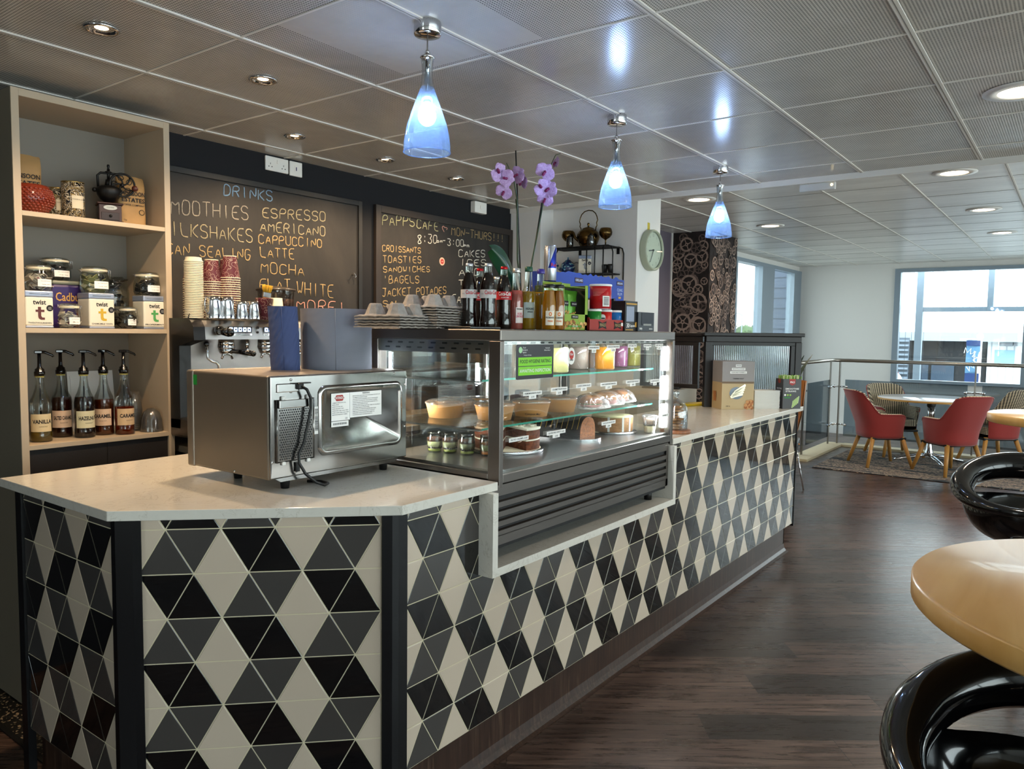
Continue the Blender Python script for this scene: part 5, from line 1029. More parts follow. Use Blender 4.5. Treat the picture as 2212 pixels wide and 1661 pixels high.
# ================================================================== ON TOP OF THE FRIDGE
ZT2 = 1.5505
def bottle(px, py0, y, prof, liqtop, liq, label, name='drink_bottle', capcol='c9c9cc', caph=.012, capr=.0135, labelspec=None, gl=None, metal=.8, group=None, flute=None):
    p = PY(px, 670, y); t = thing(name, label, 'bottle', (p.x, y, ZT2), yaw_to_cam((p.x, y)), group); H = prof[-1][1]
    MB().lathe(prof, 32, cap1=False, flute=flute).build('bottle_glass', gl or glass, t)
    pr = [(max(.001, r - .0014), z + .002) for r, z in prof if z + .002 < liqtop]
    rl = pr[-1][0]; MB().lathe(pr + [(rl * .98, liqtop), (0, liqtop)], 28).build('drink', mat('liquid_' + liq, liq, .08, trans=.45 if liq not in ('1a0705',) else .1, ior=1.34, spec=.6), t)
    b = MB(); b.lathe([(capr, H - caph * .8), (capr * 1.03, H - caph * .7), (capr, H - caph * .1), (capr * .85, H + .001), (0, H + .0015)], 24, flute=(21, .03, -1, H - .004)); b.build('cap', mat('cap_' + capcol, capcol, .35, metal), t)
    if labelspec:
        z0, z1, r, half, c, fn = labelspec; b = MB(); b.grid(lambda u, v: ((r + .0006) * math.sin(-half + 2 * half * u + fn[2]), -(r + .0006) * math.cos(-half + 2 * half * u + fn[2]), z0 + (z1 - z0) * v), 16, 2)
        b.build('label', mat('label_' + c, c, .5), t)
        b = MB()
        for (s_, hz, hh, wmax, mi, off) in fn[0]:
            vv, ff, w = text_mesh(s_, .02); k = wmax / w; b._add([((r + .0013) * math.sin(v[0] * k / r + off), -(r + .0013) * math.cos(v[0] * k / r + off), hz + v[1] * hh) for v in vv], ff, mi)
        b.build('printed_text', fn[1], t)
    return t
coke = [(.027, 0), (.0295, .004), (.0300, .025), (.027, .050), (.0255, .075), (.0265, .10), (.0295, .125), (.030, .14), (.028, .16), (.022, .18), (.016, .198), (.0135, .215), (.0135, .232), (.0125, .238)]
rdm = mat('print_red', 'b3121c', .5); greyp = mat('print_grey', '8a8a90', .5)
def cola(px, y, diet, label):
    c = 'b9b7b5' if diet else 'b01420'; m = [rdm, greyp] if diet else [paper, paper]
    L = [('Coca-Cola', .132, .020, .052, 0, .45 if diet else .05), ('diet', .128, .008, .012, 1, -.75)] if diet else [('Coca-Cola', .134, .020, .05, 0, .15), ('ORIGINAL TASTE', .120, .005, .03, 0, .15)]
    bottle(px, 0, y, coke, .205, '1a0705', label, 'cola_bottle', 'c9c9cc' if diet else 'a8141c', labelspec=(.112, .143, .030, 1.5, c, (L, m, 0)), group='glass cola bottles', flute=(16, .025, .02, .095))
cola(1013, .22, 1, 'diet cola bottle with a silver cap, farthest left'); cola(1054, .16, 1, 'diet cola bottle with a silver cap, in front of the others'); cola(1088, .19, 0, 'cola bottle with a red label and red cap'); cola(1036, .33, 0, 'cola bottle with a red cap standing behind the two diet ones')
bottle(1072, 0, .42, [(.024, 0), (.026, .005), (.026, .12), (.02, .16), (.013, .19), (.013, .222)], .14, 'c77a62', 'pink drink bottle mostly hidden behind the red label cola', capcol='d8cfc4')
P_pink = [(.027, 0), (.0285, .004), (.0285, .10), (.0285, .118), (.026, .132), (.019, .15), (.016, .17), (.0145, .20), (.0145, .235)]
PT = lambda *a: (list(a), [ink, rdm, mat('print_pink', 'd4506a', .5), mat('print_green', '2c8a3e', .5), mat('print_orange', 'e0701a', .5)], 0)
bottle(1115, 0, .17, P_pink, .15, 'e2786a', 'pink lemonade bottle with a silver cap and round white label', capcol='c0bdb8', caph=.02, capr=.0155, labelspec=(.025, .085, .0290, .55, 'e8dcd4', ([('FENTIMANS', .078, .007, .024, 0, .5), ('ROSE', .060, .012, .018, 2, .5), ('LEMONADE', .050, .012, .03, 2, .5)], PT()[1], .5)), group='soft drink bottles')
P_gr = [(.0285, 0), (.030, .004), (.030, .13), (.0285, .142), (.019, .160), (.0155, .175), (.014, .205), (.0135, .242)]
bottle(1141, 0, .14, P_gr, .147, 'c79a10', 'elderflower bottle with a dark green cap and silver green label', capcol='1d4a33', caph=.022, capr=.0155, metal=.1, labelspec=(.045, .105, .0303, .7, 'a9b3a8', ([('HIGHLAND', .080, .012, .034, 0, .25), ('SPRING', .068, .008, .02, 0, .25)], PT()[1], .1)), group='soft drink bottles')
bottle(1167, 0, .16, P_gr, .150, 'b98a1e', 'elderflower bottle with a purple cap and blue edged label', capcol='3c2f8a', caph=.022, capr=.0155, metal=.1, labelspec=(.045, .100, .0303, .45, 'c4cbd6', ([], PT()[1], .6)), group='soft drink bottles')
P_j = [(.0255, 0), (.027, .004), (.027, .095), (.025, .112), (.0215, .135), (.0205, .16), (.0205, .172)]
for px, y, c, lb, w1, w2 in ((1186, .045, 'd9900a', 'juice bottle with a black cap and orange fruit label, left one', 'FROBISHERS', 'ORANGE'), (1205, .030, 'cc7a08', 'juice bottle with a black cap and pear label, right one', 'FROBISHERS', 'PEAR')):
    bottle(px, 0, y, P_j, .150, c, lb, 'juice_bottle', '0d0d0e', .014, .0235, (.018, .072, .0273, .62, 'eadfc9', ([(w1, .046, .009, .034, 0, .2), (w2, .033, .009, .02, 4, .2), ('o', .062, .03, .012, 4, .2)], PT()[1], .15)), metal=.1, group='juice bottles with black caps')
# energy drink can standing behind the juice bottles on a tray
p = PY(1188, 600, .24); t = thing('energy_drink_can', 'slim blue and silver energy drink can standing behind the juice bottles', 'can', (p.x, .24, 1.5505), yaw_to_cam((p.x, .24)))
zb = .190; tag(MB().bev(-.05, .05, -.045, .045, 0, zb - .001, .003).build('drinks_carton', mat('dark_green_box', '2a3a1a', .6), loc=(p.x, .24, ZT2)), 'dark green carton under the blue and silver drink can', 'box')
m = NG('blue_silver_can'); tc_ = m.n.new('ShaderNodeTexCoord'); x, y, z = m.xyz(tc_.outputs['Object'])
edge = m.math('GREATER_THAN', m.math('ADD', x, m.math('MULTIPLY', m.math('SUBTRACT', z, zb + .08), -.35)), -.006); up = m.math('GREATER_THAN', z, zb + .072); band = m.math('MULTIPLY', m.math('GREATER_THAN', z, zb + .014), m.math('LESS_THAN', z, zb + .020))
k = m.math('MAXIMUM', m.math('MULTIPLY', edge, up), band); m.set(Base_Color=m.mix(k, 'b9bcc4', '12257e'), Metallic=.75, Roughness=.28)
MB().lathe([(.022, zb), (.0265, zb + .006), (.0265, zb + .156), (.023, zb + .164), (.0235, zb + .168), (.022, zb + .166), (0, zb + .164)], 32).build('can', m.m, t)
b = MB(); vv, ff, w = text_mesh('Red', .02); b._add([(.0270 * math.sin(v[0] * .022 / .0265 + .75), -.0270 * math.cos(v[0] * .022 / .0265 + .75), zb + .085 + v[1] * .02) for v in vv], ff, 0); b.build('printed_text', rdm, t)
# green snack display box
x0, x1, y0 = PY(1212, 660, .06).x, PY(1270, 660, .06).x, .06
t = thing('snack_box', 'light green cardboard display box holding two green bags of nuts', 'snack box', (0, 0, 0)); lime = mat('lime_card', '8aa83e', .6)
b = MB(); z1 = ZT2 + .185; b.box(x0, x1, y0, y0 + .002, ZT2, ZT2 + .065); b.box(x0, x0 + .022, y0, y0 + .002, ZT2, z1); b.box(x1 - .022, x1, y0, y0 + .002, ZT2, z1); b.box(x0, x0 + .002, y0, y0 + .09, ZT2, z1 + .004); b.box(x1 - .002, x1, y0, y0 + .09, ZT2, z1); b.box(x0, x1, y0 + .088, y0 + .09, ZT2, z1 + .01); b.box(x0, x1, y0, y0 + .09, ZT2, ZT2 + .002); b.box(x0 + .02, x1 - .02, y0, y0 + .05, z1 - .012, z1 - .010); b.build('box', lime, t)
b = MB(); b.box(x0 + .002, x1 - .002, y0 + .083, y0 + .087, ZT2 + .003, z1 - .002); b.box(x1 - .005, x1 - .0022, y0 + .004, y0 + .083, ZT2 + .003, z1 - .002); b.build('box_inside', mat('dark_card', '3a382c', .8), t)
b = MB(); A = front((x0 + (x1 - x0) / 2, y0 - .0006, 0)); w = x1 - x0; q = random.Random(8)
for k in range(70): a = q.uniform(-w * .47, w * .42); z = ZT2 + .006 + q.random() * .035 * (1 - (2 * a / w) ** 2 * .5); b.lathe([(0, .0006 + k * 1e-5), (q.uniform(.004, .009), .0006 + k * 1e-5)], 7, q.choice((0, 1, 2)), mtx=A @ T(a, z, 0), smooth=False, cap1=False)
b.bev(-.05, .05, ZT2 + .012, ZT2 + .020, .0005, .002, .0005, 3, mtx=A); b.text('NUT MIX', .010, A @ T(0, ZT2 + .016, .0025), 5); b.box(-.025, .025, ZT2 + .047, ZT2 + .061, .0005, .0015, 4, A); b.text('KIRKLAND', .008, A @ T(0, ZT2 + .054, .0018), 5, 0, wid=.04)
b.build('printed_picture', [mat('nut_tan', 'c2924c', .7), mat('nut_yellow', 'd9b878', .7), mat('nut_brown', '8a5a30', .7), mat('green_ribbon', '4f8a2a', .6), ink, paper], t)
for i, (dx, rz_, ry) in enumerate(((-.034, .1, -.05), (.030, -.1, .22))):
    g = thing('nut_bag', ('green foil bag of nuts, left one in the green display box', 'green foil bag of nuts leaning right in the green display box')[i], 'snack bag', (x0 + w / 2 + dx, y0 + .035 + .02 * i, ZT2 + .003), rz_)
    def f(u, v): bul = math.sin(PI * min(1, max(0, v))) ** .5 * (1 - (2 * u - 1) ** 2) ** .6 * .016; return ((u - .5) * .088 * (1 - .10 * math.sin(PI * v)) + ry * v * .1, -bul, .16 * v)
    b = MB(); b.grid(f, 14, 16); b.grid(lambda u, v: (f(u, v)[0], .004 - f(u, v)[1] * .5, f(u, v)[2]), 14, 16); b.build('bag', mat('green_foil', '4f8a28', .3, .3, bump=.3, bscale=50), g)
    b = MB(); A2 = T(ry * .10, 0, 0) @ front((0, -.0175, .105)); b.box(-.018, .018, -.010, .010, 0, .0006, 0, A2); b.text('KIRKLAND', .007, A2 @ T(0, 0, .001), 1, 0, wid=.03)
    for k in range(16): b.lathe([(0, .0006), (q.uniform(.003, .006), .0006)], 7, 2, mtx=A2 @ T(q.uniform(-.022, .022), q.uniform(-.065, -.03), 0), smooth=False, cap1=False)
    b.build('printed_picture', [ink, paper, mat('nut_tan', 'c2924c', .7)], g)
# crisps tray and tubs
tx0, tx1 = PY(1273, 699, .05).x, PY(1348, 699, .05).x; t = thing('crisps_tray', 'low red cardboard tray with two bow tie logos on its front', 'snack tray', (0, 0, 0)); b = MB(); b.box(tx0, tx1, .05, .052, ZT2, ZT2 + .048); b.box(tx0, tx0 + .002, .05, .13, ZT2, ZT2 + .055); b.box(tx1 - .002, tx1, .05, .13, ZT2, ZT2 + .05); b.box(tx0, tx1, .128, .13, ZT2, ZT2 + .05); b.box(tx0, tx1, .05, .13, ZT2, ZT2 + .002); b.build('tray', mat('red_card', '9a2a22', .55), t)
b = MB()
for fx in (.36, .80):
    A = front((tx0 + (tx1 - tx0) * fx, .0492, ZT2 + .024)); b.prism([(-.034, .017), (0, .009), (.034, .017), (.027, 0), (.034, -.017), (0, -.009), (-.034, -.017), (-.027, 0)], 0, .0006, 0, A); b.text('PRINGLES', .018, A @ T(0, 0, .0008), 1, .02, wid=.05)
b.box(tx1 - .028, tx1 - .012, .0488, .0494, ZT2 + .022, ZT2 + .036, 2); b.build('printed_logo', [ink, mat('logo_gold', 'a58a5a', .5), paper], t)
def tub(px, pyb, y, z, r, h, col, label, face=False):
    p = PY(px, pyb, y); t = thing('crisps_tub', label, 'crisps tub', (p.x, y, z), yaw_to_cam((p.x, y)), 'cylindrical crisps tubs'); MB().lathe([(r, 0), (r, h)], 30).build('tube', mat('tub_' + col, col, .3), t); MB().lathe([(r * 1.03, h - .006), (r * 1.05, h - .004), (r * 1.05, h + .001), (r, h + .003), (0, h + .002)], 30, cap0=False).build('lid', paper, t); MB().lathe([(r * 1.02, 0), (r * 1.02, .003), (r, .003)], 30).build('base_rim', chrome, t); return t, r
_ = tub(1282, 672, .092, ZT2 + .0035, .034, .085, '1f7a2c', 'small green crisps tub, left of three in the red tray'); t, r = tub(1305, 672, .092, ZT2 + .0035, .034, .085, 'c2231c', 'small red crisps tub with a round white emblem, middle of three'); 
b = MB(); b.lathe([(0, .002), (.013, .001)], 18, 0, mtx=front((-.006, -r - .0008, .055)), smooth=False, cap1=False); b.box(-.018, .004, -r - .0042, -r - .0032, .048, .053, 1); b.build('emblem', [paper, ink], t)
_ = tub(1329, 672, .092, ZT2 + .0035, .034, .085, '1c66a8', 'small blue crisps tub, right of three in the red tray'); t, r = tub(1297, 650, .092, ZT2 + .092, .047, .105, 'b3161c', 'large red crisps tub with a barcode stacked on the small ones')
b = MB(); b.grid(lambda u, v: ((r + .0007) * math.sin(.2 + .75 * u), -(r + .0007) * math.cos(.2 + .75 * u), .012 + .045 * v), 8, 2, 0)
for k in range(7): b.grid(lambda u, v: ((r + .0012) * math.sin(.3 + .55 * u), -(r + .0012) * math.cos(.3 + .55 * u), .018 + k * .0052 + .0025 * v), 6, 2, 1)
for k in range(7): b.grid(lambda u, v: ((r + .0009) * math.sin(-.75 + (1.4 - k * .12) * u), -(r + .0009) * math.cos(-.75 + (1.4 - k * .12) * u), .086 - k * .0048 + .0012 * v), 10, 2, 2)
b.build('printed_text', [paper, ink, mat('faded_pink', 'd98a80', .6)], t)
# coffee capsule boxes, dark box, cling film box
def carton(name, label, cat, x0, x1, y0, y1, z0, z1, m, prints=(), mats=()):
    t = thing(name, label, cat, ((x0 + x1) / 2, (y0 + y1) / 2, z0)); w, d, h = (x1 - x0) / 2, (y1 - y0) / 2, z1 - z0; MB().bev(-w, w, -d, d, 0, h, .0015).build('carton', m, t)
    if prints:
        b = MB(); A = front((0, -d - .0006, 0))
        for q in prints:
            if q[0] == 'r': b.box(q[1] * 2 * w - w, q[2] * 2 * w - w, q[3] * h, q[4] * h, 0, .0006 + q[5] * .0002, q[5], A)
            elif q[0] == 't': b.text(q[1], q[4], A @ T(q[2] * 2 * w - w, q[3] * h, .0014), q[5], .015, wid=(q[6] * 2 * w if len(q) > 6 else None))
            elif q[0] == 'c': b.lathe([(0, .001), (q[3], .001)], 20, q[4], mtx=A @ T(q[1] * 2 * w - w, q[2] * h, 0), cap1=False, smooth=False)
        b.build('printed_front', list(mats), t)
    return t, w, d, h
gold = mat('box_gold', 'c08f2c', .45); bk = mat('black_card', '17171a', .4); grw = mat('grey_window', '8a93a8', .25)
a_, b_ = PY(1350, 699, .04).x, PY(1377, 699, .04).x
carton('capsule_box', 'black box with a gold stripe and a torn grey window', 'box', a_, b_ - .002, .04, .13, ZT2, ZT2 + .135, bk, [('r', .06, .92, .88, .93, 1), ('r', .08, .70, .32, .82, 2), ('t', '30', .20, .18, .028, 0), ('t', 'Capsules', .56, .18, .014, 0), ('r', .04, .65, .03, .06, 1), ('c', .88, .22, .012, 1)], [paper, gold, grw])
a2, b2 = PY(1317, 650, .20).x, PY(1349, 650, .20).x
carton('capsule_box', 'black box with a gold stripe standing behind the crisps tubs', 'box', a2 - .02, min(b2, 1.52), .16, .26, ZT2, ZT2 + .150, bk, [('r', .0, .75, .84, .90, 1), ('r', .85, .98, .48, .60, 0)], [paper, gold])
c_, d_ = PY(1378.5, 699, .03).x, PY(1413, 699, .03).x
carton('dark_display_box', 'dark grey open display box at the right end of the fridge top', 'box', c_, d_, .03, .12, ZT2, ZT2 + .088, mat('slate_card', '2c3038', .45), [('r', .20, .92, .32, .97, 1), ('r', .30, .80, .30, .40, 2), ('t', 'Brilly', .15, .14, .013, 0), ('t', 'selection', .76, .14, .010, 0)], [paper, mat('navy_inside', '0e1524', .5), chrome])
k0, k1, k2 = PY(1205, 600, .20).x, PY(1331, 600, .20).x, PY(1356, 600, .20).x
kb = mat('royal_blue_card', '1c3f9a', .5); t = thing('cling_film_box', 'long torn open blue box of cling film stacked behind the snacks', 'box', (0, 0, 0)); zb_ = ZT2 + .151
b = MB(); b.bev(k0 + .02, k2 + .09, .27, .36, zb_, zb_ + .105, .002); n = 26; q = random.Random(12); P = [(k0 + .02 + (k2 + .01 - k0) * i / n, zb_ + .105 + q.uniform(-.002, .012)) for i in range(n + 1)]
b.prism([(k0 + .02, zb_)] + P[::1] + [(k2 + .03, zb_ + .105), (k2 + .09, zb_ + .104), (k2 + .09, zb_)], -.2698, -.2682, mtx=basis((0, 0, 0), (1, 0, 0), (0, 0, 1))); b.build('carton', kb, t)
b = MB(); A = front((0, .2676, 0)); xm = k0 + (k2 - k0) * .45
for xx, wd, hh in ((xm, .07, .022), (k2 + .045, .062, .020)): zz = zb_ + (.078 if xx == xm else .085); b.box(xx - wd / 2, xx + wd / 2, zz - hh / 2, zz + hh / 2, 0, .0006, 0, A); b.text('KIRKLAND', hh * .7, A @ T(xx, zz, .0009), 1, .02, wid=wd * .88)
b.text('CLING', .02, A @ T(k2 + .045, zb_ + .052, .0006), 1, 0, wid=.055); b.text('FILM', .02, A @ T(k2 + .045, zb_ + .032, .0006), 1, 0, wid=.044); b.box(k2 + .033, k2 + .057, zb_ + .010, zb_ + .020, 0, .0006, 2, A); b.build('printed_front', [mat('box_maroon', '3a1822', .5), mat('pale_blue_print', 'c3cfe8', .5), gold], t)
carton('support_box', 'plain black carton under the cling film box', 'box', k0 + .03, k0 + .26, .28, .36, ZT2, zb_ - .001, bk)
# egg-carton style cup carriers, pulp grey
pulp = mat('grey_moulded_pulp', '9a928a', .9, vary=.2, vscale=60, bump=.8, bscale=110)
def carriers(px, y, n, wd, label, towers):
    p = PY(px, 695, y); t = thing('cup_carrier_stack', label, 'cup carrier', (p.x, y, ZT2), .12, 'stacks of moulded pulp cup carriers'); q = random.Random(px)
    for k in range(n):
        b = MB(); dz = k * .0092; ox, oy = q.uniform(-.003, .003), q.uniform(-.003, .003)
        def f(u, v): x = (u - .5) * wd; yy = (v - .5) * wd; e = max(abs(u - .5), abs(v - .5)) * 2; return (x + ox, yy + oy, dz + .003 + .0015 * math.sin(31 * u + k) * math.cos(27 * v + k) + (-.003 if e > .93 else 0))
        b.grid(f, 16, 16); b.grid(lambda u, v: (f(u, v)[0], f(u, v)[1], f(u, v)[2] + .0045), 16, 16)
        R_ = [f(i / 15, 0) for i in range(16)] + [f(1, i / 15) for i in range(1, 16)] + [f(1 - i / 15, 1) for i in range(1, 16)] + [f(0, 1 - i / 15) for i in range(1, 15)]; m_ = len(R_); b._add(R_ + [(x, y_, z + .0045) for x, y_, z in R_], [(i, (i + 1) % m_, m_ + (i + 1) % m_, m_ + i) for i in range(m_)]); b.build('carrier_sheet', pulp, t)
    b = MB(); dz = n * .0092 - .002
    for sx in (-1, 1):
        for sy in (-1, 1):
            b.lathe([(.040, dz), (.036, dz + .004), (.022, dz + .038), (.018, dz + .041), (0, dz + .041)], 8, c=(sx * wd * .24, sy * wd * .24, 0), smooth=False)
            b.lathe([(.026, dz), (.010, dz + .03), (0, dz + .03)], 6, c=(sx * wd * .0, sy * wd * .25, 0), smooth=False)
    b.build('carrier_towers', pulp, t)
carriers(853, .36, 5, .20, 'left lower stack of grey pulp cup carriers on the fridge', 1); carriers(930, .34, 9, .20, 'right taller stack of grey pulp cup carriers on the fridge', 1)
p = PY(812, 700, .30); t = thing('tablet', 'flat black tablet lying on the left end of the fridge top', 'tablet', (.50, .165, ZT2), .05); MB().bev(-.09, .09, -.06, .06, 0, .009, .003).build('body', black_gloss, t)
# ================================================================== ORCHID
oy = .47; pot = PY(1132, 640, oy); t = thing('potted_orchid', 'orchid with two tall stems of purple flowers behind the bottles', 'potted plant', (pot.x, oy, ZT2)); ox0 = pot.x
MB().lathe([(.045, 0), (.06, .10), (.064, .105), (.06, .11), (.052, .10), (0, .10)], 30).build('pot', mat('dark_glazed_pot', '22201f', .2), t)
def loc(px, py, dy=0): q = PY(px, py, oy + dy); return Vector((q.x - ox0, dy, q.z - ZT2))
stem_m = mat('orchid_stem', '2c3d1f', .5); stake_m = mat('black_stake', '0f0f10', .4)
b = MB(); b.tube([Vector((-.01, 0, .1)), loc(1118, 560), loc(1117, 430), loc(1110, 390), loc(1100, 365), loc(1094, 352)], [.004, .004, .003, .0026, .002, .0016], 8); b.tube([Vector((-.01, .01, .1)), loc(1121, 500, .01), loc(1114, 430, .01)], .0022, 6); b.build('flower_stem', stem_m, t)
b = MB(); b.tube([Vector((.01, 0, .1)), loc(1150, 560), loc(1166, 480), loc(1175, 430), loc(1180, 385), loc(1192, 352), loc(1200, 335), loc(1211, 331)], [.004, .004, .003, .003, .0025, .002, .0018, .0015], 8); b.build('flower_stem', stem_m, t)
b = MB(); b.tube([Vector((-.012, .004, .1)), loc(1114, 325, .006)], .003, 8); b.build('stake', stake_m, t); b = MB(); b.tube([Vector((.012, .004, .1)), loc(1184, 355, .006)], .003, 8); b.build('stake', stake_m, t)
m = NG('purple_orchid_petal'); tc_ = m.n.new('ShaderNodeTexCoord'); n_ = m.noise(m.mapping(tc_.outputs['Object'], scale=(1, 1, 1)), 70, 4, 2.5); m.set(Base_Color=m.ramp(n_, [(.3, 'a07cae'), (.5, 'b592c2'), (.7, 'c9aed4')]), Roughness=.6, Subsurface_Weight=.0); petal_m = m.m
def flower(c, nrm, s, rot, label=None):
    z = Vector(nrm).normalized(); x = z.orthogonal().normalized(); y = z.cross(x); A = basis(c, x, y, z) @ Rz(rot); b = MB()
    def pet(a, L, Wd, up, m=0):
        B = A @ Rz(a); b.grid(lambda u, v: B @ Vector((L * v, (u - .5) * Wd * math.sin(PI * min(1, .08 + .9 * v)) ** .6, up * v * v * L + .12 * Wd * (1 - (2 * u - 1) ** 2) * v - .1 * L * v * v)), 9, 9, m)
    for k, (a, L, Wd) in enumerate(((PI / 2, .030, .026), (PI / 2 + 2.25, .029, .022), (PI / 2 - 2.25, .029, .022))): pet(a, s * L, s * Wd, .05)
    for a in (.15, PI - .15): pet(a, s * .032, s * .040, .12)
    b2 = MB(); b2.sph((0, 0, .004 * s), .005 * s, 0, 10, (1, 1, 1), A); b2.sph((0, -.008 * s, .008 * s), .006 * s, 0, 10, (.8, 1.2, .8), A); b2.tube([A @ Vector((s * .004 * sg, -s * .014, s * .01)) for sg in (-1, 0, 1)], .0012, 5)
    f_ = b.build('flower', petal_m, t); l_ = b2.build('flower_lip', mat('magenta_lip', '7a1d52', .5), f_)
tv = lambda a, e: Vector((CAM.x - ox0, CAM.y - oy, 0)).normalized() @ Matrix.Rotation(-a, 3, 'Z') + Vector((0, 0, e))
for (px, py, dy, a, e, s, r) in ((1076, 372, 0, .7, -.1, 1.5, .2), (1094, 385, -.02, .2, -.4, 1.35, .8), (1088, 415, 0, .1, -.1, 1.3, .1), (1118, 378, -.01, -.6, 0, 1.4, -.2), (1128, 392, .0, -.9, -.2, 1.35, .3),
    (1177, 372, -.01, .1, -.05, 1.65, 0), (1168, 404, 0, .5, -.2, 1.4, .3), (1185, 408, -.02, -.2, -.1, 1.5, -.1), (1177, 430, 0, .1, -.3, 1.4, .1), (1201, 352, 0, -1.1, .2, 1.1, .6)):
    flower(loc(px, py, dy - .01), tv(a, e), s * .92, r)
leafm = mat('orchid_leaf', '1c4526', .3, coat=.3, vary=.2, vscale=6)
tp = loc(1063, 537); B0 = Vector((0, 0, .1)); b = MB(); fl = lambda u, v: B0.lerp(tp, v) + Vector((.25, 0, .8)).normalized() * ((u - .5) * .115 * math.sin(PI * (.06 + .9 * v)) ** .6) + Vector((0, .02 * abs(2 * u - 1), .05 * math.sin(PI * v))); b.grid(fl, 9, 16); b.grid(lambda u, v: fl(u, v) + Vector((0, .002, 0)), 9, 16); b.build('leaf', leafm, t)
for (a, L, up, tw) in ((2.55, .22, .55, .2), (-.55, .20, .5, -.2), (1.4, .18, .35, 0), (-2.2, .14, .2, 0)):
    b = MB(); B = T(0, 0, .10) @ Rz(a); fl = lambda u, v: B @ Vector((L * v * (1 - .1 * v), (u - .5) * .085 * math.sin(PI * (.06 + .92 * v)) ** .6, L * (up * v * 1.6 - .7 * v * v) + .015 * abs(2 * u - 1))); b.grid(fl, 9, 14); b.grid(lambda u, v: fl(u, v) + Vector((0, 0, -.002)), 9, 14); b.build('leaf', leafm, t)

# ================================================================== ALCOVE SHELF, CLOCK
wire = mat('black_wire', '101012', .4, .2); brass = mat('aged_brass', '7d6238', .24, 1, vary=.5, vscale=14, col2='3a2c18')
WX = 3.42; ZA, ZB_ = 2.172, 1.975; D0 = WX - .17
t = thing('wire_wall_shelf', 'black two tier wire shelf on the grey alcove wall', 'wall shelf', (0, 0, 0))
ya, yb, yc = 1.66, 1.14, 1.36
b = MB(); b.tube([(D0, ya, ZA), (D0, yb + .04, ZA), (D0, yb + .012, ZA - .012), (D0, yb, ZA - .05), (D0, yb, 1.86)], .005, 8); b.tube([(WX - .008, ya, ZA), (WX - .008, yb + .04, ZA), (WX - .008, yb + .012, ZA - .012), (WX - .008, yb, ZA - .05), (WX - .008, yb, 1.86)], .005, 8)
b.tube([(D0, yb + .15, ZA), (D0, yb + .15, 1.86)], .004, 6); b.tube([(D0, ya, 1.86), (D0, ya, ZB_), (D0, ya - .01, ZA - .07), (D0, ya - .05, ZA - .01), (D0, ya - .08, ZA)], .005, 8)
for y_ in (yc, 1.22): b.tube([(D0, y_, 1.87), (D0, y_, ZA)], .0045, 6)
b.build('frame', wire, t)
for z_, y0_, y1_ in ((ZA, yb + .03, ya), (ZB_, yb + .03, ya)):
    b = MB(); b.tube([(D0, y0_, z_ - .004), (D0, y1_, z_ - .004), (WX - .008, y1_, z_ - .004), (WX - .008, y0_, z_ - .004)], .0045, 6, closed=True)
    for k in range(9): xx = D0 + (WX - .008 - D0) * (k + .5) / 9; b.tube([(xx, y0_, z_ - .003), (xx, y1_, z_ - .003)], .0025, 5)
    b.build('shelf', wire, t)
for y_ in (1.19, 1.52): b = MB(); b.bev(WX - .004, WX, y_ - .012, y_ + .012, ZA - .05, ZA, .001); b.build('wall_bracket', wire, t)
def goblet(y_, label):
    t = thing('brass_goblet', label, 'goblet', (3.33, y_, ZA), group='brass goblets on the wire shelf'); MB().lathe([(.024, 0), (.026, .003), (.012, .008), (.005, .015), (.0045, .045), (.008, .052), (.03, .065), (.046, .085), (.049, .105), (.044, .125), (.038, .135), (.036, .135), (.042, .12), (.045, .10), (.0, .07)], 30).build('goblet', brass, t)
goblet(1.575, 'brass goblet at the left end of the wire shelf'); goblet(1.248, 'brass goblet at the right of the brass kettle')
t = thing('brass_kettle', 'round aged brass kettle with a tall curly handle on the wire shelf', 'kettle', (3.335, 1.40, ZA)); MB().lathe([(.045, 0), (.055, .004), (.07, .03), (.082, .06), (.085, .08), (.078, .11), (.06, .13), (.045, .136)], 36).build('body', brass, t)
MB().lathe([(.046, .136), (.044, .142), (.02, .152), (.008, .155), (.006, .165), (.011, .172), (.008, .182), (0, .186)], 26).build('lid', brass, t)
MB().tube([(0, -.062, .125), (0, -.066, .15), (0, -.074, .16), (0, -.07, .18), (0, -.079, .20), (0, -.072, .225), (0, -.06, .25), (0, -.035, .27), (0, 0, .277), (0, .035, .27), (0, .06, .25), (0, .072, .225), (0, .079, .20), (0, .07, .18), (0, .074, .16), (0, .066, .15), (0, .062, .125)], .004, 8).build('handle', brass, t)
MB().tube([(-.03, .06, .05), (-.04, .09, .075), (-.045, .10, .11), (-.05, .112, .125)], [.013, .010, .008, .007], 10).build('spout', brass, t)
for y_, lb, rr in ((1.515, 'small dark glass pot left of the brass kettle', .026), (1.335, 'small dark glass mug in front of the brass kettle', .027)):
    t = thing('glass_pot', lb, 'pot', (3.262, y_, ZA)); MB().lathe([(rr * .8, 0), (rr, .006), (rr * 1.02, .045), (rr * .9, .065), (rr * .9, .072)], 24, cap1=False).build('pot', thin_glass('dark_glass', '6a6660', .12), t); MB().lathe([(rr * .92, .072), (rr * .6, .082), (.004, .088), (.006, .094), (0, .098)], 20).build('lid', wire, t)
    MB().lathe([(rr * .78, .003), (rr * .92, .04), (0, .04)], 20).build('contents', mat('dark_leaves', '1b1613', .7), t)
t = thing('teapot', 'dark blue painted teapot on the lower wire shelf', 'teapot', (3.335, 1.575, ZB_)); m = NG('painted_blue_glaze'); tc_ = m.n.new('ShaderNodeTexCoord'); n_ = m.noise(tc_.outputs['Object'], 26, 4, 1.5); m.set(Base_Color=m.ramp(n_, [(.3, '0d1a3d'), (.50, '16285c'), (.56, '2f7f9a'), (.62, 'b9d6d0'), (.68, 'b5502e')]), Roughness=.2); bl = m.m
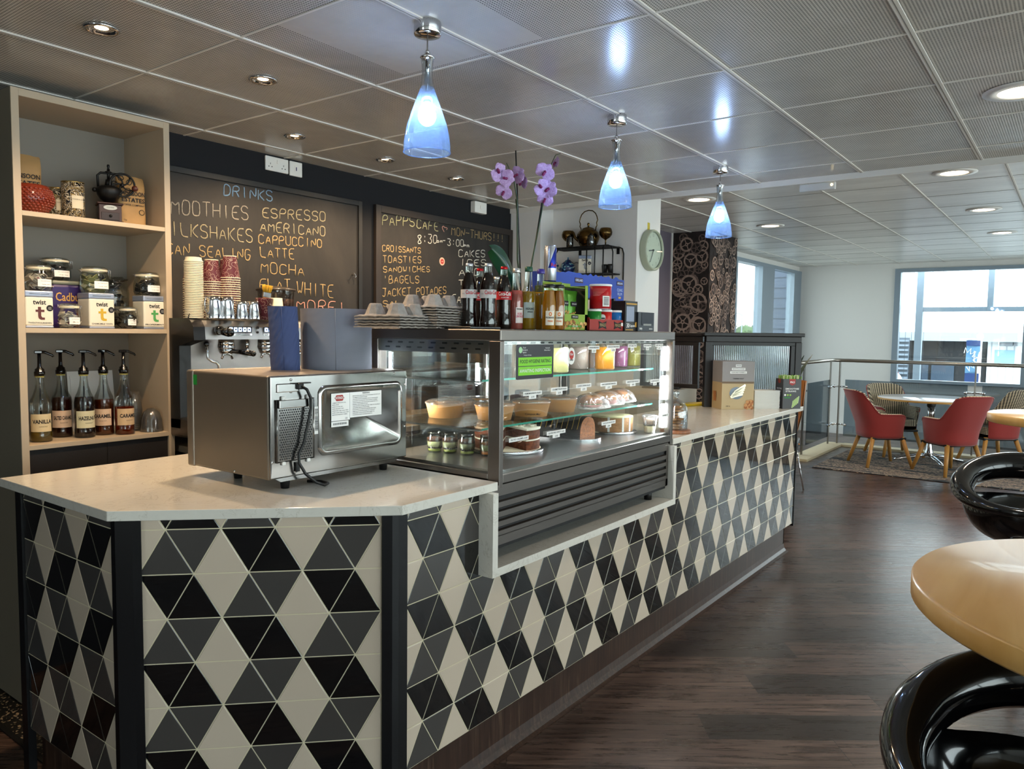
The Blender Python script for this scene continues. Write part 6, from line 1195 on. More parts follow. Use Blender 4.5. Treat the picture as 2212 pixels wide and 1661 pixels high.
MB().lathe([(.035, 0), (.04, .004), (.055, .03), (.058, .055), (.05, .085), (.03, .102), (.02, .106)], 34).build('body', bl, t); MB().lathe([(.024, .105), (.018, .113), (.006, .117), (.004, .124), (.008, .130), (0, .136)], 22).build('lid', bl, t)
MB().tube([(-.01, .045, .03), (-.015, .075, .055), (-.018, .088, .085), (-.018, .10, .10)], [.014, .011, .008, .007], 10).build('spout', bl, t); MB().tube([(0, -.046 - .03 + .03 * math.cos(a), .06 + .032 * math.sin(a)) for a in [PI * .9 - k * PI * 1.9 / 14 for k in range(15)]], .0035, 8).build('handle', mat('steel_wire_handle', '8a8c92', .3, 1), t)
tn = twist_tin(1250, 1281, '8a8f98', 'EARL GREY', 'cream and grey tea tin on the lower wire shelf in the alcove', y=1.2, z=ZB_, h=.138, wf=.095, par=False)
tn.location = (3.335, 1.425, ZB_); tn.rotation_euler = (0, 0, -PI / 2 + .55); tn.scale = (1, 1, 1)
for y_, lb in ((1.245, 'small black cup on the lower wire shelf, the left one'), (1.198, 'small black cup on the lower wire shelf, the right one')): tag(MB().lathe([(.018, 0), (.0225, .05), (.021, .064), (.018, .064), (.016, .01), (0, .008)], 20).build('black_cup', black_matte, loc=(3.32, y_, ZB_ + .002)), lb, 'cup', 'black cups on the wire shelf')
# clock
cp = PY(1405, 542, 1.04); t = thing('wall_clock', 'round pale green wall clock on the white pillar', 'clock', (3.612, 1.04, cp.z)); A = front((0, 0, 0)); pg = mat('pale_green_rim', 'a3a892', .45)
MB().lathe([(.150, 0), (.152, .01), (.152, .05), (.146, .056), (.138, .054), (.134, .042)], 48, mtx=A, cap1=False).build('rim', pg, t); MB().lathe([(0, .036), (.138, .036)], 48, mtx=A, cap0=False, cap1=False).build('dial', mat('clock_dial', 'd8d8c8', .6), t)
b = MB()
for k in range(12):
    a = PI / 2 - (k + 1) * PI / 6; b.text(str(k + 1), .026, A @ T(.108 * math.cos(a), .108 * math.sin(a), .037), 0)
    bar2(b, (.128 * math.cos(a), .128 * math.sin(a)), (.134 * math.cos(a), .134 * math.sin(a)), .003, A, 0, .0375)
b.build('numerals', mat('clock_grey', '7c7e78', .6), t)
hm = mat('clock_hand_grey', '55585c', .5); b = MB(); a = math.radians(90 - 262); b.prism([(0, -.004), (.07, -.004), (.07, .004), (0, .004)], .039, .041, 0, A @ Rz(a)); b.build('hour_hand', hm, t)
b = MB(); a = math.radians(90 - 210); b.prism([(0, -.0025), (.105, -.0025), (.105, .0025), (0, .0025)], .042, .044, 0, A @ Rz(a)); b.lathe([(.007, .036), (.007, .046), (0, .047)], 14, mtx=A); b.build('minute_hand', hm, t)
MB().lathe([(.147, .050), (0, .052)], 40, mtx=A, cap0=False).build('cover_glass', glass, t)
tag(MB().box(3.585, 3.622, 1.0385, 1.0398, cp.z + .148, cp.z + .205).build('sticky_note', mat('yellow_note', 'c2ad3a', .7)), 'small yellow paper note tucked above the wall clock', 'note')

# ================================================================== RIGHT END OF THE COUNTER
jx, jy = 2.005, .055
t = thing('cookie_board', 'round wooden board under the glass cookie jar', 'board', (jx, jy, WT)); MB().lathe([(.076, 0), (.078, .003), (.078, .014), (.075, .017), (0, .017)], 40).build('board', mat('acacia_wood', '8a5430', .4, vary=.3, vscale=20, stretch=(1, 6, 1)), t)
t = thing('cookie_jar', 'clear glass bell jar over stacked cookies, right of the fridge', 'jar', (jx, jy, WT + .0175)); MB().lathe([(.060, 0), (.061, .002), (.061, .085), (.056, .115), (.040, .140), (.020, .152), (.010, .156), (.009, .170), (.016, .180), (.017, .190), (.010, .198), (0, .200)], 36, cap0=False).build('jar_glass', thin_glass('jar_glass_clear', 'eef6fa', .14), t)
q = random.Random(6); ck = mat('baked_cookie', 'a9713c', .8, vary=.5, vscale=50, bump=.6, bscale=80)
for k in range(8):
    o = tag(MB().lathe([(.026, 0), (.037, .003), (.039, .007), (.035, .012), (.02, .014), (0, .0145)], 18, flute=(5, .04, -1, 1)).build('cookie', ck, loc=(jx - .008 + q.uniform(-.006, .006), jy + q.uniform(-.006, .006), WT + .018 + k * .0150)), 'chunky golden cookie in the glass bell jar, ' + ('lowest of the stack', 'second from the bottom', 'third from the bottom', 'fourth from the bottom', 'fourth from the top', 'third from the top', 'second from the top', 'topmost of the stack')[k], 'cookie', 'cookies stacked in the glass jar'); o.rotation_euler = (q.uniform(-.04, .04), q.uniform(-.04, .04), q.random() * 6)
def wbox(name, label, cat, pbl, pbr, dep, h, m, z=WT):
    """box standing on the counter whose front foot runs between two seen points"""
    a = PZ(*pbl, z); c = PZ(*pbr, z); d = (c - a); w = d.length; ang = math.atan2(d.y, d.x); t = thing(name, label, cat, (*((a + c) / 2).xy, z), ang); return t, w
t, w = wbox('biscuit_box', 'large grey topped cardboard box of biscotti with a picture window', 'box', (1558, 884.5), (1627, 884.5), .17, .30, None)
h = .325; d = .18; gry = mat('grey_card', '8f8a88', .6); tan = mat('tan_card', 'b8a27a', .6)
b = MB(); b.bev(-w / 2, w / 2, 0, d, 0, h * .56, .001, 1); b.bev(-w / 2, w / 2, 0, d, h * .56, h, .001, 0); b.build('carton', [gry, tan], t)
b = MB(); A = front((0, -.0005, 0)); b.box(-w * .5, w * .5, h * .54, h * .58, 0, .0004, 3, A); b.lathe([(0, .0006), (h * .15, .0006)], 28, 4, mtx=A @ T(-.01, h * .34, 0) @ Matrix.Diagonal((1, .85, 1, 1)), smooth=False, cap1=False)
for k in range(5): b.bev(-.045, .045, -.009, .009, .0008, .004, .001, 5, A @ T(-.01 + k * .006, h * .29 + k * .012, 0) @ Rz(.25 + .08 * k))
for k in range(14): b.lathe([(0, .001), (.012, .001)], 10, 6 + k % 2, mtx=A @ T(w * .5 - .012 - .011 * (k % 5), .012 + .018 * (k // 5) + .004 * (k % 3), k * .0001), smooth=False, cap1=False)
for zz, s_, ww in ((.91, 'FREE', .18), (.84, 'BISCOTTI & COOKIES', .42), (.77, 'PLEASE HELP YOURSELF :)', .52)): b.box(-w * ww / 2, w * ww / 2, h * zz - .008, h * zz + .008, 0, .0005, 0, A); b.text(s_, .009, A @ T(0, h * zz, .0007), 2, .015, wid=w * ww * .85)
b.text('"THANK YOU!"', .010, A @ T(0, h * .64, .0005), 2, .02, wid=w * .34); b.text('350 G', .012, A @ T(-w * .3, .022, .0005), 2)
for k in range(16): b.lathe([(0, .001), (.011, .001)], 10, 6 + k % 2, mtx=basis((-w / 2 - .0008 - k * 1e-4, 0, 0), (0, -1, 0), (0, 0, 1)) @ T(-.10 - .012 * (k % 4), .06 + .016 * (k // 4), 0), smooth=False, cap1=False)
b.build('printed_front', [paper, tan, ink, mat('brown_band', '6a5338', .5), mat('window_blue', '5d6c7c', .15), mat('foil_pack', 'c9c2a8', .25, .6), mat('almond_brown', '9a5a2c', .6), mat('almond_tan', 'c08a54', .6)], t)
t, w = wbox('napkin_stack', 'thick stack of white paper napkins between the two boxes', 'napkins', (1629, 882.5), (1684, 882.5), .15, .13, None); b = MB(); q = random.Random(2)
for k in range(26): e = q.uniform(0, .0015); b.box(-w / 2 + e, w / 2 - e, e, .12, k * .0048, k * .0048 + .0042)
b.build('napkins', mat('napkin_white', 'dcdad2', .9), t)
t, w = wbox('straw_box', 'grey box of green striped smoothie straws at the end of the counter', 'box', (1690, 883), (1729, 883), .12, .2, None); w = max(w, .13)
b = MB(); b.bev(-w / 2, w / 2, 0, .11, 0, .205, .001); b.build('carton', mat('straw_box_grey', '4a4a4c', .5), t); b = MB(); A = front((0, -.0005, 0))
b.prism([(-.022, .205), (.022, .205), (.022, .172), (0, .160), (-.022, .172)], 0, .0005, 1, A); b.text('PRO', .018, A @ T(0, .182, .0008), 0, .02); b.text('SMOOTHIE', .016, A @ T(0, .137, .0005), 0, .02, wid=w * .75); b.text('STRAWS', .016, A @ T(-w * .07, .120, .0005), 0, .02, wid=w * .58)
for k in range(3): b.lathe([(0, .0007), (.007, .0007)], 14, 0 if k == 0 else 2, mtx=A @ T(-w * .38 + k * .019, .095, 0), smooth=False, cap1=False)
b.box(-w * .42, -w * .1, .072, .082, 0, .0005, 3, A)
for k in range(9): b.prism([(-.0035, 0), (.0035, 0), (.0035, .05), (-.0035, .05)], 0, .0006 + k * .0001, 2 if k % 2 else 4, A @ T(w * .02 + k * .005, .006 + k * .004, 0) @ Rz(-.15))
A2 = basis((-w / 2 - .0006, .055, 0), (0, -1, 0), (0, 0, 1)); b.prism([(-.018, .205), (.018, .205), (.018, .18), (0, .172), (-.018, .18)], 0, .0005, 1, A2); b.text('SMOOTHIE', .014, A2 @ T(0, .137, .0005), 0, .02, wid=.07); b.text('STRAWS', .014, A2 @ T(0, .120, .0005), 0, .02, wid=.055)
b.build('printed_front', [paper, mat('badge_red', 'a52a24', .5), mat('lime_dot', '8fb83e', .5), mat('green_bar', '2c7a3a', .5), mat('straw_pale', 'c9d8a4', .5)], t)
b = MB(); q = random.Random(3)
for i in range(14):
    for j in range(7): x_, y_ = -w / 2 + .008 + i * (w - .016) / 13, .01 + j * .015; k = q.uniform(-.01, .01); b.cyl((x_, y_, .12), (x_ + k, y_ - .004, .225 + q.uniform(-.004, .006)), .0036, seg=6, m=(i + j) % 2)
b.build('straws', [mat('straw_pale', 'c9d8a4', .5), mat('straw_green', '6fa02c', .5)], t)
p = PZ(1492, 874, WT); t = thing('chopping_board', 'yellow plastic chopping board lying behind the glass screen', 'chopping board', (3.50, .575, WT), -.5); b = MB(); b.bev(-.17, .10, -.06, .045, 0, .018, .006); b.build('board', mat('yellow_plastic', 'c9a818', .4), t)
# reeded glass screens in dark wood frames
reed = NG('reeded_glass'); x, y, z = reed.xyz(reed.n.new('ShaderNodeTexCoord').outputs['Object']); nn, ll = reed.n, reed.l
wv = reed.math('SINE', reed.math('MULTIPLY', x, 2 * PI / .0135)); reed.set(Base_Color='e6ecef', Roughness=.12, Transmission_Weight=1.0, IOR=1.12); bp = nn.new('ShaderNodeBump'); bp.inputs['Distance'].default_value = .0025; bp.inputs['Strength'].default_value = 1; ll.new(wv, bp.inputs['Height']); ll.new(bp.outputs[0], reed.b.inputs['Normal']); 
def screen(label, a, c, z0, z1, ps=(1, 1), zg=.07):
    a = Vector((*a, 0)); c = Vector((*c, 0)); L = (c - a).length; ang = math.atan2(c.y - a.y, c.x - a.x); t = thing('glass_screen', label, 'screen', (a.x, a.y, 0), ang)
    b = MB(); b.bev(-.03, L + .03, -.032, .032, z1 - .025, z1, .004); b.bev(-.012, L + .012, -.022, .022, z1 - .065, z1 - .025, .003); b.build('cap_rail', darkwood, t)
    for k, xx in enumerate((0, L)):
        if ps[k]: b = MB(); b.bev(xx - .03 if k else -.015, xx + .015 if k else .03, -.022, .022, z0, z1 - .065, .002); b.build('post', darkwood, t)
    b = MB(); b.bev(.02, L - .02, -.016, .016, z1 - .09, z1 - .0655, .002); b.bev(.02, L - .02, -.016, .016, z0, z0 + zg, .002); b.bev(.021, .05, -.0155, .0155, z0 + zg, z1 - .09, .001); b.bev(L - .06, L - .021, -.0155, .0155, z0 + zg, z1 - .09, .001); b.build('frame', darkwood, t)
    b = MB(); b.box(.045, L - .05, -.003, .003, z0 + zg - .005, z1 - .085); b.build('reeded_pane', reed.m, t); return t
screen('dark framed reeded glass screen standing on the counter behind the boxes', (3.43, .485), (3.865, -.01), WT, 1.553)
screen('reeded glass screen between the pillar and the counter end, farther back', (3.46, 1.02), (3.46, .53), 1.155, 1.548, (0, 0), .03)
b = MB(); b.box(3.28, 3.62, .63, 1.03, 0, 1.15); tag(b.build('side_cabinet', mat('pale_cabinet', 'a9a69c', .5)), 'pale low cabinet carrying the farther reeded glass screen', 'cabinet')
t = thing('serving_tray', 'flat black tray lying on the pale low cabinet', 'tray', (3.40, .80, 1.151), .3); MB().bev(-.09, .09, -.13, .13, 0, .012, .004).build('tray', black_matte, t)
# plant and plywood chair beyond the screen
t = thing('house_plant', 'dark leafy potted plant seen blurred through the reeded glass', 'potted plant', (5.3, .55, 0)); MB().lathe([(.13, 0), (.17, .55), (.18, .62), (.16, .62), (0, .58)], 24).build('pot', mat('dark_planter', '2a2a2c', .5), t)
q = random.Random(5)
for k in range(13):
    a = q.random() * 6.28; L = q.uniform(.5, .95); b = MB(); B = T(0, 0, .6) @ Rz(a); le = q.uniform(.1, .45); b.grid(lambda u, v: B @ Vector((le * v * v + .02, (u - .5) * .07 * math.sin(PI * (.05 + .93 * v)), L * v * (1 - .2 * v * le))), 5, 10); b.build('leaf', mat('dark_leaf', '20351f', .4), t)
t = thing('plywood_chair', 'orange plywood chair half hidden behind the counter end', 'chair', (6.17, .87, 0), .64); ply = mat('orange_plywood', 'b9783c', .4, vary=.12, vscale=8)
def sh(u, v): x_ = (u - .5) * (.40 - .14 * abs(2 * v - .9)); z_ = .46 + .62 * v; return (x_, -.20 - .10 * v + .05 * (2 * u - 1) ** 2, z_)
b = MB(); b.grid(sh, 12, 14); b.grid(lambda u, v: tuple(Vector(sh(u, v)) + Vector((0, -.01, 0))), 12, 14)
b.lathe([(0, 0), (.012, 0)], 10, 1, mtx=front((-.05, -.302, .98)), cap1=False); b.lathe([(0, 0), (.012, 0)], 10, 1, mtx=front((.05, -.302, .98)), cap1=False); b.build('backrest', [ply, ink], t)
b = MB(); b.bev(-.2, .2, -.2, .2, .45, .463, .006); b.build('seat', ply, t)
for sx in (-1, 1):
    for sy in (-1, 1): b = MB(); b.cyl((sx * .17, sy * .17, .45), (sx * .23, sy * .24, 0), .009, seg=10); b.build('leg', chrome, t)

# ================================================================== LOUNGE: RUG, RAILING, TABLE, CHAIRS
tag(MB().bev(7.53, 9.25, -3.6, .84, .001, .010, .003).build('rug', rug_m), 'large dark striped woven rug under the round table and red chairs', 'rug')
rs = mat('satin_steel_rail', 'a09a92', .28, 1)
t = thing('glass_railing', 'steel handrail with tinted glass panels in front of the far window', 'railing', (0, 0, 0))
RX, RY, RZ = 9.66, 1.17, 1.195
b = MB(); b.tube([(7.6, RY, RZ), (9.45, RY, RZ), (9.60, RY - .02, RZ), (9.655, RY - .09, RZ), (RX, RY - .2, RZ), (RX, -4.4, RZ)], .024, 14); b.build('handrail', rs, t)
b = MB(); b.tube([(7.6, RY + .02, RZ - .01), (7.72, RY, RZ)], .03, 12); b.build('handrail_end', mat('wood_rail_end', '8a5c3a', .4), t)
posts = [(8.26, RY, 1), (9.52, RY, 1), (RX, 1.08, 0), (RX, -.55, 0), (RX, -2.2, 0), (RX, -3.85, 0)]
for x_, y_, d in posts:
    b = MB(); b.bev(*((x_ - .03, x_ + .03, y_ - .008, y_ + .008) if not d else (x_ - .03, x_ + .03, y_ - .006, y_ + .006)), 0, RZ - .02, .002); b.build('post', steel_dk if (d and x_ < 9) else rs, t)
tint = thin_glass('tinted_glass', 'c0c9cf', .06, .03)
def gpanel(a, c, z0=.14, z1=.93):
    b = MB(); 
    if a[0] == c[0]: b.box(a[0] - .004, a[0] + .004, min(a[1], c[1]), max(a[1], c[1]), z0, z1)
    else: b.box(min(a[0], c[0]), max(a[0], c[0]), a[1] - .004, a[1] + .004, z0, z1)
    b.build('glass_panel', tint, t)
for y1_, y0_ in ((1.0, -.47), (-.63, -2.12), (-2.28, -3.77)): gpanel((RX - .02, y1_), (RX - .02, y0_))
gpanel((8.36, RY - .02), (9.42, RY - .02))
for x_, y_, d in posts[1:]:
    for z_ in (.30, .83):
        for s_ in (-1, 1):
            b = MB()
            if d: b.tube([(x_, y_, z_), (x_ + s_ * .11, y_ - .02, z_)], .012, 8); b.sph((x_ + s_ * .11, y_ - .03, z_), .022, 0, 12)
            else: b.tube([(x_, y_, z_), (x_ - .02, y_ + s_ * .10, z_)], .012, 8); b.sph((x_ - .035, y_ + s_ * .10, z_), .022, 0, 12)
            b.build('glass_clamp', chrome, t)
b = MB(); b.box(7.9, 9.72, 1.0, 1.24, .001, .03); b.box(9.56, 9.76, -4.4, 1.0, .001, .03); tag(b.build('trim_4', mat('cream_kerb', 'c2b392', .5)), kind='structure')
b = MB(); b.box(11.02, 11.148, -4.0, 2.1, .0, .12); tag(b.build('baseboard_far', whitewall), kind='structure')
# table
TX, TY, TZ = 8.92, -.17, .79
t = thing('round_table', 'low round table with a white top and chrome column between the red chairs', 'table', (TX, TY, 0))
MB().lathe([(.585, TZ - .026), (.6, TZ - .02), (.6, TZ - .004), (.596, TZ - .001), (0, TZ)], 64, 0).build('table_top', [mat('white_laminate', 'd8dade', .12)], t); MB().lathe([(.601, TZ - .025), (.604, TZ - .012), (.601, TZ - .003)], 64, cap0=False, cap1=False).build('edge_band', wood_lt, t)
b = MB(); b.tube([(-.22, 0, TZ - .03), (-.16, 0, TZ - .075), (0, 0, TZ - .09), (.16, 0, TZ - .075), (.22, 0, TZ - .03)], [.012, .03, .045, .03, .012], 10); b.build('tilt_bracket', black_matte, t)
MB().lathe([(.055, .09), (.05, .12), (.036, .16), (.034, .55), (.04, .56), (.04, TZ - .1)], 28).build('column', chrome, t)
for k in range(4): A = Rz(k * PI / 2 + .5); b = MB(); b.tube([A @ Vector((.03, 0, .09)), A @ Vector((.15, 0, .075)), A @ Vector((.38, 0, .03)), A @ Vector((.40, 0, .022))], [.035, .032, .024, .018], 8, flat=.6, ref=(0, 0, 1)); b.build('foot', chrome, t)
# armchairs
red = mat('brick_red_felt', '8f2a26', .9, sheen=.3, bump=.15, bscale=500)
m = NG('houndstooth_fabric'); x, y, z = m.xyz(m.n.new('ShaderNodeTexCoord').outputs['Object']); k_ = 2 * PI / .036
h_ = m.math('MULTIPLY', m.math('ARCTAN2', y, m.math('SUBTRACT', .12, x)), .27); s1 = m.math('SINE', m.math('MULTIPLY', m.math('ADD', z, h_), k_)); s2_ = m.math('SINE', m.math('MULTIPLY', m.math('SUBTRACT', z, h_), k_))
m.set(Base_Color=m.mix(m.math('GREATER_THAN', m.math('MULTIPLY', s1, s2_), .0), '17161a', 'c9bba0'), Roughness=.9); hound = m.m
oak = mat('oak_leg', 'b5813f', .4, vary=.15, vscale=10, stretch=(6, 6, 1))
def arm_chair():
    t = thing('armchair', 'x', 'armchair', (0, 0, 0), group='red armchairs around the low round table')
    # plan outline of the shell: u runs from left arm front round the back to right arm front; chair faces +x
    def P(u, s=1.0, z=0):
        a = PI * (.5 + 1.0 * 0) ; k = 2 * u - 1; th_ = k * 2.25          # angle from -x axis
        rx, ry = .285 * s, .275 * s
        c, n = math.cos(th_), math.sin(th_); p = 2.6; e = 2 / p
        return (-rx * math.copysign(abs(c) ** e, c) - .01, ry * math.copysign(abs(n) ** e, n))
    def top(u): k = abs(2 * u - 1); hb, ha = .90, .63; s_ = min(1, max(0, (k - .32) / .24)); s_ = s_ * s_ * (3 - 2 * s_); tp = hb + (ha - hb) * s_; return tp - .045 * max(0, (k - .86) / .14) ** 2 - .03 * (k / .35) ** 4 * (k < .35) 
    ZBt = .36
    def outer(u, v): z_ = ZBt + (top(u) - ZBt) * v; k = abs(2 * u - 1); s_ = .86 + .20 * min(1, (z_ - ZBt) / .5); x_, y_ = P(u, s_); lean = .11 * max(0, z_ - .5) / .4 * (1 if k < .4 else max(0, 1 - (k - .4) / .2)); return (x_ - lean, y_, z_)
    def inner(u, v): o = Vector(outer(u, 1 - (1 - v) * .72)); q_ = Vector((-.01, 0, o.z)); d = (q_ - o); d.z = 0; return o + d.normalized() * .045
    b = MB(); b.grid(outer, 49, 12); bt = [outer(i / 48, 0) for i in range(49)]; b._add(bt + [(x_ * .93, y_ * .93, .345) for x_, y_, z_ in bt], [(i, i + 1, 50 + i, 49 + i) for i in range(48)] + [tuple(range(49, 98))], 0, True); b.build('shell', red, t, weld=True)
    b = MB(); b.grid(lambda u, v: inner(u, v), 49, 10); b.grid(lambda u, v: Vector(outer(u, 1)).lerp(Vector(inner(u, 1)), v) + Vector((0, 0, .012 * math.sin(PI * v))), 49, 5)
    for u in (0, 1): b.grid(lambda a, v: Vector(outer(u, .28 + .72 * v)).lerp(Vector(inner(u, v)), a) + Vector((.012 * math.sin(PI * a), 0, 0)), 5, 6)
    b.build('lining', hound, t, weld=True)
    b = MB(); b.tube([outer(i / 60, 1) for i in range(61)], .006, 6); b.build('piping', red, t)
    b = MB(); b.prism([(x_ * .80 + .03, y_ * .80) for x_, y_ in [P(i / 20, 1) for i in range(21)]] , .40, .485); b.build('seat_cushion', hound, t)
    b = MB(); b.bev(-.19, .21, -.2, .2, .33, .36, .01); b.build('seat_base', black_matte, t)
    for sx in (-1, 1):
        for sy in (-1, 1): b = MB(); b.cyl((sx * .17, sy * .17, .36), (sx * .262, sy * .255, .010), .026, .018, 14); b.build('leg', oak, t)
    return t
AC = arm_chair(); FWc = [(8.25, .26, -.93, 'red armchair at the left of the table, its side to the viewer'), (9.22, .28, -2.5, 'armchair behind the table on the left, patterned lining facing forward'), (8.16, -.47, .82, 'red armchair nearest the viewer, its broad back turned'), (9.10, -.80, 2.2, 'armchair at the right behind, partly hidden by the high table')]
for i, (x_, y_, rz, lb) in enumerate(FWc):
    if i == 0: AC.location = (x_, y_, 0); AC.rotation_euler = (0, 0, rz); AC['label'] = lb
    else: dup(AC, (x_, y_, 0), rz, lb)

# ================================================================== HIGH TABLES AND STOOLS
m = NG('pale_beech_top'); p = m.mapping(m.pos, rot=(0, 0, .6), scale=(1, 9, 1)); n_ = m.noise(p, 2.2, 6, .5); x, y, z = m.xyz(m.mapping(m.pos, rot=(0, 0, .6)))
st = m.noise(m.comb(m.math('FLOOR', m.math('MULTIPLY', y, 11)), 0, 0), 1, 0); m.set(Base_Color=m.mix(m.math('MULTIPLY', st, .35), m.ramp(n_, [(.3, 'dfae62'), (.7, 'f0c67e')]), 'd09c50'), Roughness=.32, Coat_Weight=.1); beech = m.m
def high_table(x_, y_, r, z_, th_, label):
    t = thing('high_table', label, 'high table', (x_, y_, 0), group=None)
    MB().lathe([(r - .006, z_ - th_), (r, z_ - th_ + .006), (r, z_ - .006), (r - .006, z_), (0, z_)], 96).build('table_top', beech, t)
    MB().lathe([(.04, .02), (.035, .05), (.035, z_ - th_ - .02), (.12, z_ - th_ - .012), (.12, z_ - th_)], 28).build('column', chrome, t); MB().lathe([(.185, 0), (.185, .012), (.06, .03), (.04, .04)], 40).build('base_plate', rs, t)
    b = MB(); b.box(-.2, .2, -.03, .03, z_ - th_ - .02, z_ - th_ - .001); b.build('under_frame', black_matte, t)
high_table(.24, -1.825, .505, 1.05, .048, 'nearest round high table with a thick pale wooden top, cut by the right edge')
high_table(4.36, -1.581, .466, 1.05, .055, 'farther round high table with a pale wooden edge behind the black stool')
def stool(x_, y_, zs, rz, label):
    t = thing('bar_stool', label, 'bar stool', (x_, y_, 0), rz, group=None)
    # scooped seat shell that rises into a ring backrest; backrest towards -x
    R_ = .235
    def ring(a, b_):   # tube of the ring; higher at the back
        L_ = .5 - .5 * math.cos(a); hgt = .10 + .135 * L_ ** 1.3; rr = .020 + .030 * min(1, L_ * 1.8); x0_, y0_ = R_ * math.cos(a) * 1.0, R_ * math.sin(a) * 1.02
        return Vector(((R_ + rr * math.cos(b_)) * math.cos(a), (R_ + rr * math.cos(b_)) * math.sin(a) * 1.02, zs + hgt + rr * (1.0 + .25 * L_) * math.sin(b_)))
    b = MB(); b.grid(lambda u, v: ring(2 * PI * u, 2 * PI * v), 56, 18, cu=True, cv=True); b.build('ring_backrest', black_gloss, t)
    def bowl_(u, v):
        a = 2 * PI * u; k = v; lift = .5 - .5 * math.cos(a); r_ = .24 * math.sin(k * PI / 2) ** .8; top_ = (.085 if math.cos(a) > .25 else .03 + .0 * lift) ; front_ = 1 / (1 + math.exp(-(math.cos(a) + .32) * 10)); rz_ = zs + .09 + (-.09 + .10 + .135 * lift ** 1.3 - .006) * front_
        return Vector((r_ * math.cos(a), r_ * math.sin(a) * 1.02, zs - .075 + (rz_ - zs + .075) * (1 - math.cos(k * PI / 2)) ** 1.1))
    b = MB(); b.grid(bowl_, 56, 16, cu=True); b.grid(lambda u, v: bowl_(u, v) + Vector((0, 0, .012 + .045 * (1 - v) ** .7)), 56, 16, cu=True); rim = [bowl_(i / 56, 1) for i in range(56)]
    b._add(rim + [r_ + Vector((0, 0, .012)) for r_ in rim], [(i, (i + 1) % 56, 56 + (i + 1) % 56, 56 + i) for i in range(56)], 0, True); b.build('seat', black_gloss, t)
    MB().lathe([(.07, zs - .09), (.05, zs - .075), (.0, zs - .07)], 24).build('seat_mount', chrome, t); MB().lathe([(.026, .03), (.026, zs - .09)], 24).build('gas_column', chrome, t)
    MB().lathe([(.165, 0), (.165, .008), (.06, .022), (.03, .05)], 44).build('base_plate', chrome, t)
    b = MB(); b.tube([Vector((.14 + .12 * math.cos(a), .12 * math.sin(a), .32)) for a in [k * PI / 9 for k in range(18)]], .009, 8, closed=True); b.build('footrest', chrome, t)
    b = MB(); b.tube([Vector((.02, .03, zs - .085)), Vector((.03, .16, zs - .09)), Vector((.03, .23, zs - .10))], .007, 8); b.build('height_lever', chrome, t)
    return t
stool(2.38, -1.43, .715, PI + .1, 'glossy black ring backed bar stool between the two high tables')
stool(-.04, -1.60, .640, PI - .1, 'scuffed black ring backed bar stool under the nearest high table')

# ================================================================== OUTSIDE
ext = mat('dark_blue_cladding', '15181d', .6, vary=.12, vscale=3); roofw = mat('white_metal_roof', 'e8ecf0', .4); ribbed = NG('white_ribbed_cladding'); x, y, z = ribbed.xyz(ribbed.pos)
ribbed.set(Base_Color=ribbed.mix(ribbed.math('LESS_THAN', ribbed.math('FRACT', ribbed.math('DIVIDE', y, .16)), .2), 'c9ced2', '9aa2aa'), Roughness=.5); ribbed = ribbed.m
GZ = -1.6
tag(MB().box(11.6, 90, -60, 60, GZ - .1, GZ).build('ground', mat('pale_bounce_ground', 'b4b3ae', .9, vary=.15, vscale=2)), kind='structure')  # ground made pale to bounce daylight up onto the far ceiling
t = thing('low_building', 'low dark clad building with a white roof beyond the far window', 'building', (0, 0, 0))
BX = 21.0; q1 = lambda x_, y_: PX(1920 + x_ / 5.932, 560 + y_ / 5.932, BX)
ev = q1(600, 985).z
b = MB(); b.box(BX, BX + 10, -14, 3.4, GZ, ev); b.build('wall', ext, t)
b = MB(); rz1 = q1(600, 890).z; rz2 = q1(900, 665).z + 1.0
b.prism([(BX - .5, ev), (BX - .5, rz1), (BX + 12, rz2 + 1.2), (BX + 12, ev)], -15, 3.8, mtx=basis((0, 0, 0), (1, 0, 0), (0, 0, 1), (0, 1, 0))); b.build('roof', roofw, t)
b = MB(); b.box(BX - .56, BX - .5, -15, 3.8, ev - .12, ev + .10); b.build('gutter', mat('grey_gutter', '8b949c', .5), t)
yl, yr = q1(1275, 1100).y, q1(1720, 1100).y - 1; b = MB(); b.box(BX - .12, BX, yr, yl, GZ, ev - .05); b.build('white_cladding', ribbed, t)
b = MB(); a_, c_ = q1(1365, 1160), q1(1610, 1340); b.box(BX - .15, BX - .12, c_.y, a_.y, c_.z, a_.z); b.build('window', mat('blue_grey_pane', '7fa0b4', .1), t)
for xa, xb in ((400, 500), (550, 830)):
    b = MB(); a_, c_ = q1(xa, 1340), q1(xb, 1560); b.box(BX - .05, BX, c_.y, a_.y, GZ + .3, a_.z); b.build('window', mat('dark_pane', '3d4a58', .1), t)
b = MB()
for xx in (620, 1240): y_ = q1(xx, 1100).y; b.box(BX - .012, BX, y_ - .02, y_ + .02, GZ, ev)
zz = q1(600, 1145).z; b.box(BX - .012, BX, -14, 3.4, zz - .015, zz + .015); b.build('panel_joint', black_matte, t)
for xx in (1520, 1700): p = q1(xx, 1060); b = MB(); b.bev(BX - .4, BX - .2, p.y - .14, p.y + .14, p.z - .1, p.z + .1, .02); b.box(BX - .25, BX, p.y - .03, p.y + .03, p.z - .03, p.z + .03); b.build('flood_lamp', mat('lamp_grey', '6a7078', .5), t)
